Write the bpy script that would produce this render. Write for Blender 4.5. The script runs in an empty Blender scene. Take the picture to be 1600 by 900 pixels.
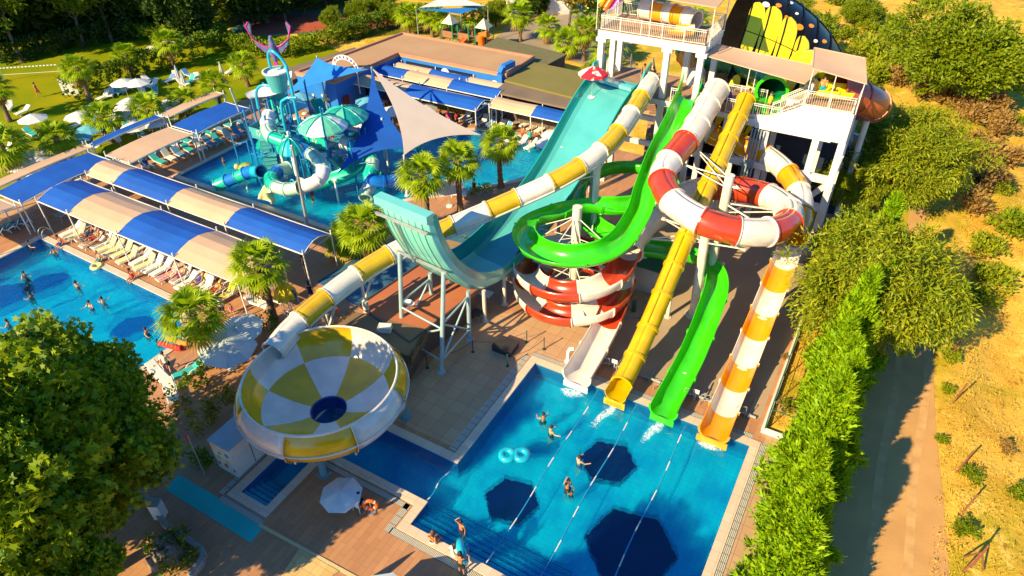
import bpy, math, random
import numpy as np
from mathutils import Vector, Matrix
from mathutils.geometry import tessellate_polygon
random.seed(7); RNG = np.random.default_rng(7)
R = math.radians; PI = math.pi
SC = bpy.context.scene; COL = SC.collection

# ---------------------------------------------------------------- camera, sky, sun, exposure
CAM_H = 30.0; FPX = 1062.0
def _axes(p, r, y):
    f = Vector((-math.sin(y)*math.cos(p), math.cos(y)*math.cos(p), -math.sin(p)))
    rt = Vector((math.cos(y), math.sin(y), 0)); up = rt.cross(f)
    return rt*math.cos(r)+up*math.sin(r), -rt*math.sin(r)+up*math.cos(r), f
RT, UP, FW = _axes(R(37.6), R(-0.8), R(30.2))
cam_d = bpy.data.cameras.new('camera'); cam = bpy.data.objects.new('camera', cam_d); COL.objects.link(cam)
cam_d.sensor_width = 36; cam_d.lens = FPX/1600*36; cam_d.clip_start = 0.5; cam_d.clip_end = 4000
m = Matrix((RT, UP, -FW)).transposed().to_4x4(); m.translation = Vector((0, 0, CAM_H)); cam.matrix_world = m
SC.camera = cam
SUN_EL, SUN_AZ = 31.0, 70.0            # height of the sun; direction (from +X, ccw) in which shadows fall
w = bpy.data.worlds.new('World'); SC.world = w; w.use_nodes = True
sky = w.node_tree.nodes.new('ShaderNodeTexSky'); sky.sky_type = 'NISHITA'; sky.sun_disc = False
sky.sun_elevation = R(SUN_EL); sky.sun_rotation = R(90-(SUN_AZ+180)); sky.ozone_density = 2.2; sky.air_density = 1.3; sky.dust_density = 0.4
bg = w.node_tree.nodes['Background']; bg.inputs['Strength'].default_value = 0.105
tint = w.node_tree.nodes.new('ShaderNodeMix'); tint.data_type = 'RGBA'; tint.blend_type = 'MULTIPLY'; tint.inputs[0].default_value = 1.0
tint.inputs[7].default_value = (0.24, 0.60, 0.98, 1)      # the deep teal sky light of the photograph's shadows
w.node_tree.links.new(sky.outputs[0], tint.inputs[6]); w.node_tree.links.new(tint.outputs[2], bg.inputs['Color'])
sd = bpy.data.lights.new('sun', 'SUN'); sun = bpy.data.objects.new('sun', sd); COL.objects.link(sun)
sd.energy = 5.0; sd.angle = R(0.5); sd.color = (1.0, 0.79, 0.40)
_d = Vector((math.cos(R(SUN_AZ))*math.cos(R(SUN_EL)), math.sin(R(SUN_AZ))*math.cos(R(SUN_EL)), -math.sin(R(SUN_EL))))
sun.rotation_euler = _d.to_track_quat('-Z', 'Y').to_euler()
SC.view_settings.view_transform = 'Standard'; SC.view_settings.look = 'None'
SC.view_settings.exposure = 1.08; SC.view_settings.gamma = 1.0
SC.cycles.max_bounces = 8; SC.cycles.transparent_max_bounces = 16

def at(px, py, z=0.0):
    """the point of the place at height z that the photograph (1600 x 900) shows at px, py"""
    d = RT*((px-800)/FPX) - UP*((py-450)/FPX) + FW
    t = (z-CAM_H)/d.z
    return Vector((d.x*t, d.y*t, z))
def ats(L): return [at(*a) for a in L]

# ---------------------------------------------------------------- materials
_M = {}
def mat(name, col, col2=None, scale=1.5, rough=0.6, bump=0.0, bscale=None, metal=0.0, coat=0.0, spec=0.5, trans=0.0, island=0.0, detail=4, hard=False):
    if name in _M: return _M[name]
    m = bpy.data.materials.new(name); m.use_nodes = True; nt = m.node_tree; N = nt.nodes; Lk = nt.links
    b = N['Principled BSDF']; b.inputs['Roughness'].default_value = rough; b.inputs['Metallic'].default_value = metal
    b.inputs['Coat Weight'].default_value = coat; b.inputs['Coat Roughness'].default_value = 0.12
    b.inputs['Specular IOR Level'].default_value = spec
    tc = N.new('ShaderNodeTexCoord')
    c1 = tuple(col)+(1,)
    cs = None
    if col2 is None: col2 = tuple(c*0.86 for c in col)
    no = N.new('ShaderNodeTexNoise'); no.inputs['Scale'].default_value = scale; no.inputs['Detail'].default_value = detail
    Lk.new(tc.outputs['Object'], no.inputs['Vector'])
    rp = N.new('ShaderNodeMapRange'); rp.inputs[1].default_value = 0.47 if hard else 0.32; rp.inputs[2].default_value = 0.53 if hard else 0.68
    Lk.new(no.outputs['Fac'], rp.inputs[0])
    mx = N.new('ShaderNodeMix'); mx.data_type = 'RGBA'
    mx.inputs[6].default_value = c1; mx.inputs[7].default_value = tuple(col2)+(1,)
    fac = rp.outputs[0]
    if island > 0:
        g = N.new('ShaderNodeNewGeometry'); ad = N.new('ShaderNodeMix'); ad.data_type = 'FLOAT'
        ad.inputs[0].default_value = island; Lk.new(fac, ad.inputs[2]); Lk.new(g.outputs['Random Per Island'], ad.inputs[3])
        fac = ad.outputs[0]
    Lk.new(fac, mx.inputs[0]); Lk.new(mx.outputs[2], b.inputs['Base Color'])
    if bump > 0:
        n2 = N.new('ShaderNodeTexNoise'); n2.inputs['Scale'].default_value = bscale or scale*6; n2.inputs['Detail'].default_value = 5
        Lk.new(tc.outputs['Object'], n2.inputs['Vector'])
        bp = N.new('ShaderNodeBump'); bp.inputs['Strength'].default_value = bump; bp.inputs['Distance'].default_value = 0.05
        Lk.new(n2.outputs['Fac'], bp.inputs['Height']); Lk.new(bp.outputs[0], b.inputs['Normal'])
    if trans > 0:
        tr = N.new('ShaderNodeBsdfTranslucent'); Lk.new(mx.outputs[2], tr.inputs['Color'])
        ms = N.new('ShaderNodeMixShader'); ms.inputs[0].default_value = trans
        Lk.new(b.outputs[0], ms.inputs[1]); Lk.new(tr.outputs[0], ms.inputs[2]); Lk.new(ms.outputs[0], N['Material Output'].inputs['Surface'])
    _M[name] = m; return m

def mat_tiles(name, c1, c2, mortar, bw, bh, ms=0.02, rough=0.55, rot=0.0, offset=0.5, stain=0.35, stainc=None, bump=0.2):
    if name in _M: return _M[name]
    m = bpy.data.materials.new(name); m.use_nodes = True; nt = m.node_tree; N = nt.nodes; Lk = nt.links
    b = N['Principled BSDF']; b.inputs['Roughness'].default_value = rough
    tc = N.new('ShaderNodeTexCoord'); mp = N.new('ShaderNodeMapping'); mp.inputs['Rotation'].default_value[2] = rot
    Lk.new(tc.outputs['Object'], mp.inputs['Vector'])
    br = N.new('ShaderNodeTexBrick'); br.inputs['Scale'].default_value = 1.0; br.offset = offset
    br.inputs['Brick Width'].default_value = bw; br.inputs['Row Height'].default_value = bh; br.inputs['Mortar Size'].default_value = ms
    br.inputs['Mortar Smooth'].default_value = 0.3; br.inputs['Bias'].default_value = 0.0
    br.inputs['Color1'].default_value = tuple(c1)+(1,); br.inputs['Color2'].default_value = tuple(c2)+(1,); br.inputs['Mortar'].default_value = tuple(mortar)+(1,)
    Lk.new(mp.outputs[0], br.inputs['Vector'])
    no = N.new('ShaderNodeTexNoise'); no.inputs['Scale'].default_value = 0.55; no.inputs['Detail'].default_value = 7; no.inputs['Roughness'].default_value = 0.65
    Lk.new(tc.outputs['Object'], no.inputs['Vector'])
    rp = N.new('ShaderNodeMapRange'); rp.inputs[1].default_value = 0.42; rp.inputs[2].default_value = 0.72; rp.inputs[4].default_value = stain
    Lk.new(no.outputs['Fac'], rp.inputs[0])
    mx = N.new('ShaderNodeMix'); mx.data_type = 'RGBA'; Lk.new(rp.outputs[0], mx.inputs[0]); Lk.new(br.outputs['Color'], mx.inputs[6])
    mx.inputs[7].default_value = tuple(stainc or [c*0.5 for c in c1])+(1,)
    Lk.new(mx.outputs[2], b.inputs['Base Color'])
    bp = N.new('ShaderNodeBump'); bp.inputs['Strength'].default_value = bump; bp.inputs['Distance'].default_value = 0.02; bp.invert = True
    Lk.new(br.outputs['Fac'], bp.inputs['Height']); Lk.new(bp.outputs[0], b.inputs['Normal'])
    _M[name] = m; return m

def mat_water(name, tint, bump=0.25, scale=2.2, rough=0.03, murk=0.22):
    m = bpy.data.materials.new(name); m.use_nodes = True; nt = m.node_tree; N = nt.nodes; Lk = nt.links
    N.remove(N['Principled BSDF'])
    tr = N.new('ShaderNodeBsdfTransparent'); tr.inputs[0].default_value = tuple(tint)+(1,)
    gl = N.new('ShaderNodeBsdfGlossy'); gl.inputs['Roughness'].default_value = rough
    fr = N.new('ShaderNodeFresnel'); ge = N.new('ShaderNodeNewGeometry'); io = N.new('ShaderNodeMapRange')
    io.inputs[3].default_value = 1.33; io.inputs[4].default_value = 1/1.33      # same reflectance seen from below: no total reflection of the sunlight
    Lk.new(ge.outputs['Backfacing'], io.inputs[0]); Lk.new(io.outputs[0], fr.inputs['IOR'])
    tc = N.new('ShaderNodeTexCoord')
    n1 = N.new('ShaderNodeTexNoise'); n1.inputs['Scale'].default_value = scale; n1.inputs['Detail'].default_value = 5; n1.inputs['Distortion'].default_value = 0.6
    Lk.new(tc.outputs['Object'], n1.inputs['Vector'])
    bp = N.new('ShaderNodeBump'); bp.inputs['Strength'].default_value = bump; bp.inputs['Distance'].default_value = 0.12
    Lk.new(n1.outputs['Fac'], bp.inputs['Height'])
    Lk.new(bp.outputs[0], gl.inputs['Normal']); Lk.new(bp.outputs[0], fr.inputs['Normal'])
    # suspended air and chlorine haze in the water: a thin cloudy scatter that varies over metres
    df = N.new('ShaderNodeBsdfDiffuse'); df.inputs[0].default_value = (0.0, 0.45, 0.55, 1); n2 = N.new('ShaderNodeTexNoise'); n2.inputs['Scale'].default_value = 0.32; n2.inputs['Detail'].default_value = 6; n2.inputs['Distortion'].default_value = 1.2
    Lk.new(tc.outputs['Object'], n2.inputs['Vector']); r2 = N.new('ShaderNodeMapRange'); r2.inputs[1].default_value = 0.35; r2.inputs[2].default_value = 0.68; r2.inputs[3].default_value = murk*0.25; r2.inputs[4].default_value = murk*1.9
    n3 = N.new('ShaderNodeTexNoise'); n3.inputs['Scale'].default_value = 3.4; n3.inputs['Detail'].default_value = 3; n3.inputs['Distortion'].default_value = 2.0; Lk.new(tc.outputs['Object'], n3.inputs['Vector'])
    ml = N.new('ShaderNodeMath'); ml.operation = 'MULTIPLY'; m3 = N.new('ShaderNodeMapRange'); m3.inputs[1].default_value = 0.38; m3.inputs[2].default_value = 0.62; m3.inputs[3].default_value = 0.55; m3.inputs[4].default_value = 1.35
    Lk.new(n3.outputs['Fac'], m3.inputs[0]); Lk.new(n2.outputs['Fac'], r2.inputs[0]); Lk.new(r2.outputs[0], ml.inputs[0]); Lk.new(m3.outputs[0], ml.inputs[1])
    m0 = N.new('ShaderNodeMixShader'); Lk.new(ml.outputs[0], m0.inputs[0]); Lk.new(tr.outputs[0], m0.inputs[1]); Lk.new(df.outputs[0], m0.inputs[2]); tr = m0
    rf = N.new('ShaderNodeBsdfRefraction'); rf.inputs['Color'].default_value = tuple(tint)+(1,); rf.inputs['Roughness'].default_value = 0.0; rf.inputs['IOR'].default_value = 1.33
    b2 = N.new('ShaderNodeBump'); b2.inputs['Strength'].default_value = 1.0; b2.inputs['Distance'].default_value = 0.10; n4 = N.new('ShaderNodeTexNoise'); n4.inputs['Scale'].default_value = 2.6; n4.inputs['Detail'].default_value = 3; n4.inputs['Distortion'].default_value = 0.8
    Lk.new(tc.outputs['Object'], n4.inputs['Vector']); Lk.new(n4.outputs['Fac'], b2.inputs['Height']); Lk.new(b2.outputs[0], rf.inputs['Normal'])
    m5 = N.new('ShaderNodeMixShader'); m5.inputs[0].default_value = 0.42; Lk.new(tr.outputs[0], m5.inputs[1]); Lk.new(rf.outputs[0], m5.inputs[2]); tr = m5
    ms = N.new('ShaderNodeMixShader'); Lk.new(fr.outputs[0], ms.inputs[0]); Lk.new(tr.outputs[0], ms.inputs[1]); Lk.new(gl.outputs[0], ms.inputs[2])
    Lk.new(ms.outputs[0], N['Material Output'].inputs['Surface'])
    return m

# ---------------------------------------------------------------- mesh building
class MB:
    """collects shapes; build() links them as ONE mesh object"""
    def __init__(s): s.v = []; s.f = []; s.m = []; s.sm = []
    def add(s, vs, fs, mi=0, smooth=False):
        o = len(s.v); s.v += [tuple(v) for v in vs]
        for f in fs: s.f.append(tuple(i+o for i in f)); s.m.append(mi); s.sm.append(smooth)
    def box(s, c, d, rz=0.0, mi=0, rot=None):
        x, y, z = d[0]/2, d[1]/2, d[2]/2
        M_ = rot if rot is not None else Matrix.Rotation(rz, 3, 'Z')
        vs = [Vector(c)+M_ @ Vector((a*x, b*y, e*z)) for a in (-1, 1) for b in (-1, 1) for e in (-1, 1)]
        s.add(vs, [(0, 1, 3, 2), (4, 6, 7, 5), (0, 4, 5, 1), (2, 3, 7, 6), (0, 2, 6, 4), (1, 5, 7, 3)], mi); return s
    def beam(s, p, q, w_, h_=None, mi=0):
        p, q = Vector(p), Vector(q); d = q-p
        if d.length < 1e-6: return s
        rot = d.to_track_quat('X', 'Z').to_matrix()
        return s.box((p+q)/2, (d.length, w_, h_ or w_), rot=rot, mi=mi)
    def rod(s, p, q, r, n=8, r2=None, mi=0, caps=True, smooth=True):
        p, q = Vector(p), Vector(q); d = q-p
        if d.length < 1e-6: return s
        rot = d.to_track_quat('Z', 'Y').to_matrix(); r2 = r if r2 is None else r2
        vs = []
        for c, rr in ((p, r), (q, r2)):
            for k in range(n):
                a = 2*PI*k/n; vs.append(c+rot @ Vector((rr*math.cos(a), rr*math.sin(a), 0)))
        s.add(vs, [(k, (k+1) % n, n+(k+1) % n, n+k) for k in range(n)], mi, smooth)
        if caps: s.add(vs, [tuple(range(n-1, -1, -1)), tuple(range(n, 2*n))], mi)
        return s
    def tube(s, pts, r, n=8, mi=0, caps=True):
        pts = [Vector(p) for p in pts]; vs = []; N_ = len(pts); px = None
        for i, p in enumerate(pts):
            t = (pts[min(i+1, N_-1)]-pts[max(i-1, 0)]).normalized()
            if px is None: px = t.orthogonal().normalized()
            px = (px - t*px.dot(t)).normalized(); py = t.cross(px)
            rr = r[i] if hasattr(r, '__len__') else r
            for k in range(n):
                a = 2*PI*k/n; vs.append(p+px*(rr*math.cos(a))+py*(rr*math.sin(a)))
        fs = [(i*n+k, i*n+(k+1) % n, (i+1)*n+(k+1) % n, (i+1)*n+k) for i in range(N_-1) for k in range(n)]
        s.add(vs, fs, mi, True)
        if caps: s.add(vs, [tuple(range(n-1, -1, -1)), tuple((N_-1)*n+k for k in range(n))], mi)
        return s
    def lathe(s, prof, c=(0, 0, 0), n=16, mi=0, smooth=True, a0=0.0, a1=2*PI, mif=None, sx=1, sy=1):
        full = abs(a1-a0-2*PI) < 1e-6; K = n if full else n+1; vs = []
        for (r, z) in prof:
            for k in range(K):
                a = a0+(a1-a0)*k/n; vs.append((c[0]+r*math.cos(a)*sx, c[1]+r*math.sin(a)*sy, c[2]+z))
        for i in range(len(prof)-1):
            for k in range(n):
                k2 = (k+1) % K
                s.add([vs[i*K+k], vs[i*K+k2], vs[(i+1)*K+k2], vs[(i+1)*K+k]], [(0, 1, 2, 3)], mif(i, k) if mif else mi, smooth)
        return s
    def ball(s, c, r, n=10, mi=0, sc=(1, 1, 1), smooth=True):
        pr = [(math.sin(PI*i/(n//2+2)), -math.cos(PI*i/(n//2+2))) for i in range(n//2+3)]
        vs = [(c[0]+a*r*math.cos(2*PI*k/n)*sc[0], c[1]+a*r*math.sin(2*PI*k/n)*sc[1], c[2]+b*r*sc[2]) for a, b in pr for k in range(n)]
        s.add(vs, [(i*n+k, i*n+(k+1) % n, (i+1)*n+(k+1) % n, (i+1)*n+k) for i in range(len(pr)-1) for k in range(n)], mi, smooth); return s
    def poly(s, pts, z0, z1, mi=0, holes=(), mi_side=None):
        """prism over a (holed) polygon; z0 == z1 gives a flat sheet"""
        loops = [[Vector((p[0], p[1], 0)) for p in L] for L in [pts]+list(holes)]
        flat = [v for L in loops for v in L]; tris = tessellate_polygon(loops)
        def up(t):
            a, b, c = (flat[i] for i in t); return t if (b-a).cross(c-a).z > 0 else t[::-1]
        tris = [up(tuple(t)) for t in tris]
        s.add([(v.x, v.y, z1) for v in flat], tris, mi)
        if z0 != z1:
            s.add([(v.x, v.y, z0) for v in flat], [t[::-1] for t in tris], mi)
            for L in loops:
                n = len(L)
                area = sum(L[i].x*L[(i+1) % n].y-L[(i+1) % n].x*L[i].y for i in range(n))
                for i in range(n):
                    a, b = L[i], L[(i+1) % n]
                    if (area > 0) != (L is loops[0]): a, b = b, a
                    s.add([(a.x, a.y, z0), (b.x, b.y, z0), (b.x, b.y, z1), (a.x, a.y, z1)], [(0, 1, 2, 3)], mi if mi_side is None else mi_side)
        return s
    def quad(s, a, b, c, d, mi=0): s.add([a, b, c, d], [(0, 1, 2, 3)], mi); return s
    def mesh(s, name, mats, org=(0, 0, 0)):
        me = bpy.data.meshes.new(name); o = org
        me.from_pydata([(v[0]-o[0], v[1]-o[1], v[2]-o[2]) for v in s.v], [], s.f)
        mats = mats if isinstance(mats, (list, tuple)) else [mats]
        for m_ in mats: me.materials.append(m_)
        me.polygons.foreach_set('material_index', s.m); me.polygons.foreach_set('use_smooth', s.sm)
        me.update(); return me
    def build(s, name, mats, parent=None, org=None):
        """parent: an Empty/part; coordinates collected are world ones when org is the thing's place, local ones when org is None"""
        me = s.mesh(name, mats, org if org is not None else (0, 0, 0))
        o = bpy.data.objects.new(name, me); COL.objects.link(o)
        if parent is not None: o.parent = parent
        elif org is not None: o.location = org
        return o
def weld(o, d=1e-4):
    import bmesh
    bm = bmesh.new(); bm.from_mesh(o.data); bmesh.ops.remove_doubles(bm, verts=bm.verts, dist=d); bm.to_mesh(o.data); bm.free(); return o
def tag(o, label=None, cat=None, group=None, kind=None):
    if label: o['label'] = label
    if cat: o['category'] = cat
    if group: o['group'] = group
    if kind: o['kind'] = kind
    return o
def thing(name, label, cat, loc=(0, 0, 0), rz=0.0, group=None):
    o = bpy.data.objects.new(name, None); COL.objects.link(o); o.empty_display_size = 0.3
    o.location = loc; o.rotation_euler = (0, 0, rz); return tag(o, label, cat, group)
def copy_tree(o, parent=None):
    c = o.copy(); COL.objects.link(c)
    if parent is not None: c.parent = parent
    for ch in list(o.children): copy_tree(ch, c)
    return c
def spot(proto, used, loc, rz=0.0, label=None, group=None, sc=1.0):
    o = proto if not used else copy_tree(proto)
    o.location = loc; o.rotation_euler = (o.rotation_euler[0], o.rotation_euler[1], rz); o.scale = (sc, sc, sc) if not hasattr(sc, '__len__') else sc
    if label: o['label'] = label
    if group: o['group'] = group
    return o
ORD = 'first second third fourth fifth sixth seventh eighth ninth tenth eleventh twelfth thirteenth fourteenth fifteenth sixteenth seventeenth eighteenth nineteenth twentieth'.split()
def od(i):
    if i < 20: return ORD[i]
    d, u = divmod(i+1, 10); T = {2: 'twent', 3: 'thirt', 4: 'fort', 5: 'fift', 6: 'sixt'}[d]
    return T+'ieth' if u == 0 else T+'y-'+ORD[u-1]
def crom(P, per=8, closed=False):
    P = [Vector(p) for p in P]; out = []
    Q = [P[0]*2-P[1]]+P+[P[-1]*2-P[-2]]
    for i in range(1, len(Q)-2):
        a, b, c, d = Q[i-1], Q[i], Q[i+1], Q[i+2]
        for k in range(per):
            t = k/per; out.append(0.5*((2*b)+(c-a)*t+(2*a-5*b+4*c-d)*t*t+(3*b-a-3*c+d)*t**3))
    out.append(Q[-2]); return out
def resample(P, step):
    L = [0.0]
    for i in range(1, len(P)): L.append(L[-1]+(P[i]-P[i-1]).length)
    n = max(2, int(round(L[-1]/step))); out = []; j = 0
    for k in range(n+1):
        s_ = L[-1]*k/n
        while j < len(P)-2 and L[j+1] < s_: j += 1
        t = (s_-L[j])/max(1e-9, L[j+1]-L[j]); out.append(P[j].lerp(P[j+1], min(1, max(0, t))))
    return out
def frames(P, bank=None, flat=True):
    F = []; n = len(P)
    for i in range(n):
        t = (P[min(i+1, n-1)]-P[max(i-1, 0)]).normalized(); s_ = t.cross(Vector((0, 0, 1)))
        if s_.length < 1e-3: s_ = F[-1][1] if F else Vector((1, 0, 0))
        s_.normalize(); u = s_.cross(t)
        if bank is not None:
            a = bank[i] if hasattr(bank, '__len__') else bank
            s_, u = s_*math.cos(a)+u*math.sin(a), u*math.cos(a)-s_*math.sin(a)
        F.append((t, s_, u))
    return F
def sweep(mb, P, F, prof, mi=0, scale=None, caps=True, closed=True, smooth=True):
    n = len(prof); vs = []
    for i, p in enumerate(P):
        t, s_, u = F[i]; k = scale[i] if scale else 1.0
        for a, b in prof: vs.append(p+s_*(a*k)+u*(b*k))
    K = n if closed else n-1
    mb.add(vs, [(i*n+k, (i+1)*n+k, (i+1)*n+(k+1) % n, i*n+(k+1) % n) for i in range(len(P)-1) for k in range(K)], mi, smooth)
    if caps and closed:
        for base, rev in ((0, False), ((len(P)-1)*n, True)):
            h = n//2
            for k in range(h-1):      # loops are built inner-then-outer, so opposite points pair up
                q = (base+k, base+k+1, base+n-2-k, base+n-1-k); mb.add(vs, [q if rev else q[::-1]], mi)
    return vs
def arc(r, a0, a1, n, oy=0.0, sx=1.0): return [(r*math.sin(R(a0+(a1-a0)*k/n))*sx, oy-r*math.cos(R(a0+(a1-a0)*k/n))) for k in range(n+1)]
def prof_open(r, th=0.05, a=100, n=14, sx=1.0, lip=0.09):
    inn = arc(r, -a, a, n, r, sx); out = arc(r+th, a, -a, n, r, sx)
    return inn+out
def prof_tube(r, th=0.05, n=20):
    inn = arc(r-th, -180, 180, n, 0); out = arc(r, 180, -180, n, 0); return inn+out
def slide_sections(parent, org, P, prof, mats, name, nsec=None, seclen=None, bank=None, flange=0.07, first=0, seq=None, flmat=None, flprof=None, smooth_end=False):
    """splits a path into coloured glass-fibre sections, each a part with bolted flanges at its ends"""
    F = frames(P, bank); n = len(P); ns = nsec; objs = []
    for k in range(ns):
        i0, i1 = round(k*(n-1)/ns), round((k+1)*(n-1)/ns)
        mb = MB(); pp = P[i0:i1+1]; ff = F[i0:i1+1]
        sweep(mb, pp, ff, prof, 0)
        # flanges: slightly bigger short collars at both ends
        if flange:
            outr = flprof
            for (j, sg) in ((0, 1), (len(pp)-1, -1)):
                a = pp[j]+ff[j][0]*(0.012*sg); b = pp[j]+ff[j][0]*(0.085*sg)
                sweep(mb, [a, b] if sg > 0 else [b, a], [ff[j], ff[j]], flprof, 0, smooth=False)
        c = mats[seq[k % len(seq)] if seq else (k+first) % len(mats)]
        objs.append(mb.build(name, c, parent, org))
    return objs
# ---------------------------------------------------------------- palette
WHITE = mat('white_paint', (0.74, 0.71, 0.70), (0.60, 0.56, 0.54), 0.9, 0.5, bump=0.05)
PLAST = mat('white_plastic', (0.78, 0.76, 0.76), (0.70, 0.68, 0.67), 2, 0.35)
STEEL = mat('galvanised_steel', (0.52, 0.53, 0.54), (0.42, 0.43, 0.44), 3, 0.42, metal=0.55)
CREAMP = mat('cream_post_paint', (0.72, 0.66, 0.58), (0.60, 0.54, 0.46), 1.2, 0.45)
RAIL = mat('white_rail_paint', (0.75, 0.72, 0.68), (0.62, 0.58, 0.52), 2, 0.45)
DARK = mat('dark_rubber', (0.03, 0.03, 0.035), (0.05, 0.05, 0.05), 3, 0.6)
DGREY = mat('dark_grey_metal', (0.10, 0.11, 0.12), (0.07, 0.08, 0.09), 3, 0.5)
G_YEL = mat('yellow_glass_fibre', (0.66, 0.42, 0.002), (0.55, 0.33, 0.002), 1.1, 0.22, coat=0.5)
G_WHT = mat('white_glass_fibre', (0.76, 0.69, 0.62), (0.64, 0.56, 0.49), 1.1, 0.25, coat=0.5)
G_RED = mat('red_glass_fibre', (0.50, 0.050, 0.014), (0.42, 0.036, 0.010), 1.1, 0.24, coat=0.5)
G_GRN = mat('green_glass_fibre', (0.045, 0.56, 0.004), (0.035, 0.47, 0.004), 1.1, 0.22, coat=0.5)
G_DGR = mat('dark_green_glass_fibre', (0.004, 0.22, 0.07), (0.003, 0.17, 0.055), 1.1, 0.28, coat=0.4)
G_TEA = mat('turquoise_glass_fibre', (0.075, 0.38, 0.40), (0.06, 0.33, 0.36), 0.8, 0.25, coat=0.5)
G_TEAD = mat('deep_teal_glass_fibre', (0.008, 0.36, 0.32), (0.006, 0.30, 0.27), 0.8, 0.25, coat=0.5)
G_ORG = mat('orange_glass_fibre', (0.84, 0.32, 0.004), (0.78, 0.27, 0.004), 1.1, 0.24, coat=0.5)
G_BLU = mat('blue_glass_fibre', (0.006, 0.16, 0.62), (0.005, 0.12, 0.52), 1.1, 0.24, coat=0.5)
G_CYA = mat('cyan_glass_fibre', (0.01, 0.40, 0.62), (0.01, 0.34, 0.55), 1.1, 0.24, coat=0.5)
F_BLU = mat('blue_shade_fabric', (0.003, 0.10, 0.50), (0.002, 0.07, 0.38), 0.35, 0.75, trans=0.12, bump=0.15, bscale=1.2)
F_TAN = mat('sand_shade_fabric', (0.64, 0.42, 0.28), (0.56, 0.36, 0.23), 0.35, 0.8, trans=0.12, bump=0.15, bscale=1.2)
F_CRM = mat('cream_sail_fabric', (0.85, 0.70, 0.58), (0.80, 0.65, 0.53), 0.6, 0.8, trans=0.2, bump=0.2, bscale=0.9)
F_WHT = mat('white_parasol_fabric', (0.78, 0.76, 0.76), (0.70, 0.68, 0.68), 1.5, 0.8, trans=0.2)
F_SBL = mat('bright_blue_sail_fabric', (0.006, 0.20, 0.68), (0.005, 0.16, 0.58), 0.6, 0.7, trans=0.15, bump=0.2, bscale=0.9)
DECK = mat_tiles('tan_deck_tiles', (0.47, 0.235, 0.115), (0.39, 0.185, 0.088), (0.25, 0.12, 0.06), 1.0, 0.33, 0.009, rot=R(90), stainc=(0.28, 0.13, 0.06))
DECK2 = mat_tiles('square_paving', (0.50, 0.31, 0.18), (0.43, 0.26, 0.15), (0.26, 0.15, 0.09), 0.9, 0.9, 0.015, offset=0.0, stainc=(0.35, 0.2, 0.1))
COPE = mat_tiles('cream_coping', (0.66, 0.52, 0.40), (0.60, 0.46, 0.35), (0.4, 0.3, 0.2), 0.6, 0.6, 0.01, offset=0.0, stain=0.2)
APRON = mat('grey_concrete', (0.40, 0.29, 0.20), (0.33, 0.235, 0.16), 0.35, 0.8, bump=0.15, bscale=8)
GRATE = mat_tiles('overflow_grating', (0.62, 0.55, 0.45), (0.56, 0.5, 0.4), (0.10, 0.12, 0.13), 0.08, 0.5, 0.02, offset=0.0, stain=0.1, bump=0.6)
POOLT = mat_tiles('turquoise_pool_mosaic', (0.001, 0.50, 0.70), (0.001, 0.40, 0.66), (0.01, 0.26, 0.38), 0.3, 0.3, 0.008, offset=0.0, stain=0.8, stainc=(0.001, 0.17, 0.52))
POOLW = mat_tiles('blue_pool_mosaic', (0.005, 0.16, 0.42), (0.004, 0.13, 0.38), (0.006, 0.15, 0.36), 0.3, 0.3, 0.01, offset=0.0, stain=0.3)
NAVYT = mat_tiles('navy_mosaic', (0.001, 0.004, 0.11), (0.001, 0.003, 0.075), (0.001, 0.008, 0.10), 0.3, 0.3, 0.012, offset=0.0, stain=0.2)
WATER = mat_water('pool_water', (0.35, 0.95, 1.0), 0.6, 2.2, murk=0.02)
WATER2 = mat_water('pool_water_rippled', (0.45, 0.97, 1.0), 0.8, 3.4, murk=0.05)
TEALMAT = mat('turquoise_walkway_mat', (0.01, 0.44, 0.42), (0.008, 0.38, 0.37), 0.8, 0.85)
LAWN = mat('mown_lawn', (0.13, 0.20, 0.002), (0.27, 0.24, 0.004), 0.16, 0.95, spec=0.05, bump=0.4, bscale=9, detail=8)
ROADM = mat('packed_earth_road', (0.56, 0.30, 0.10), (0.46, 0.24, 0.08), 0.5, 0.9, bump=0.3, bscale=14, detail=7)
REDC = mat('red_court_surface', (0.38, 0.07, 0.03), (0.30, 0.06, 0.03), 0.4, 0.9)
GRNC = mat('green_court_surface', (0.05, 0.15, 0.10), (0.04, 0.12, 0.09), 0.4, 0.9)

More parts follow.
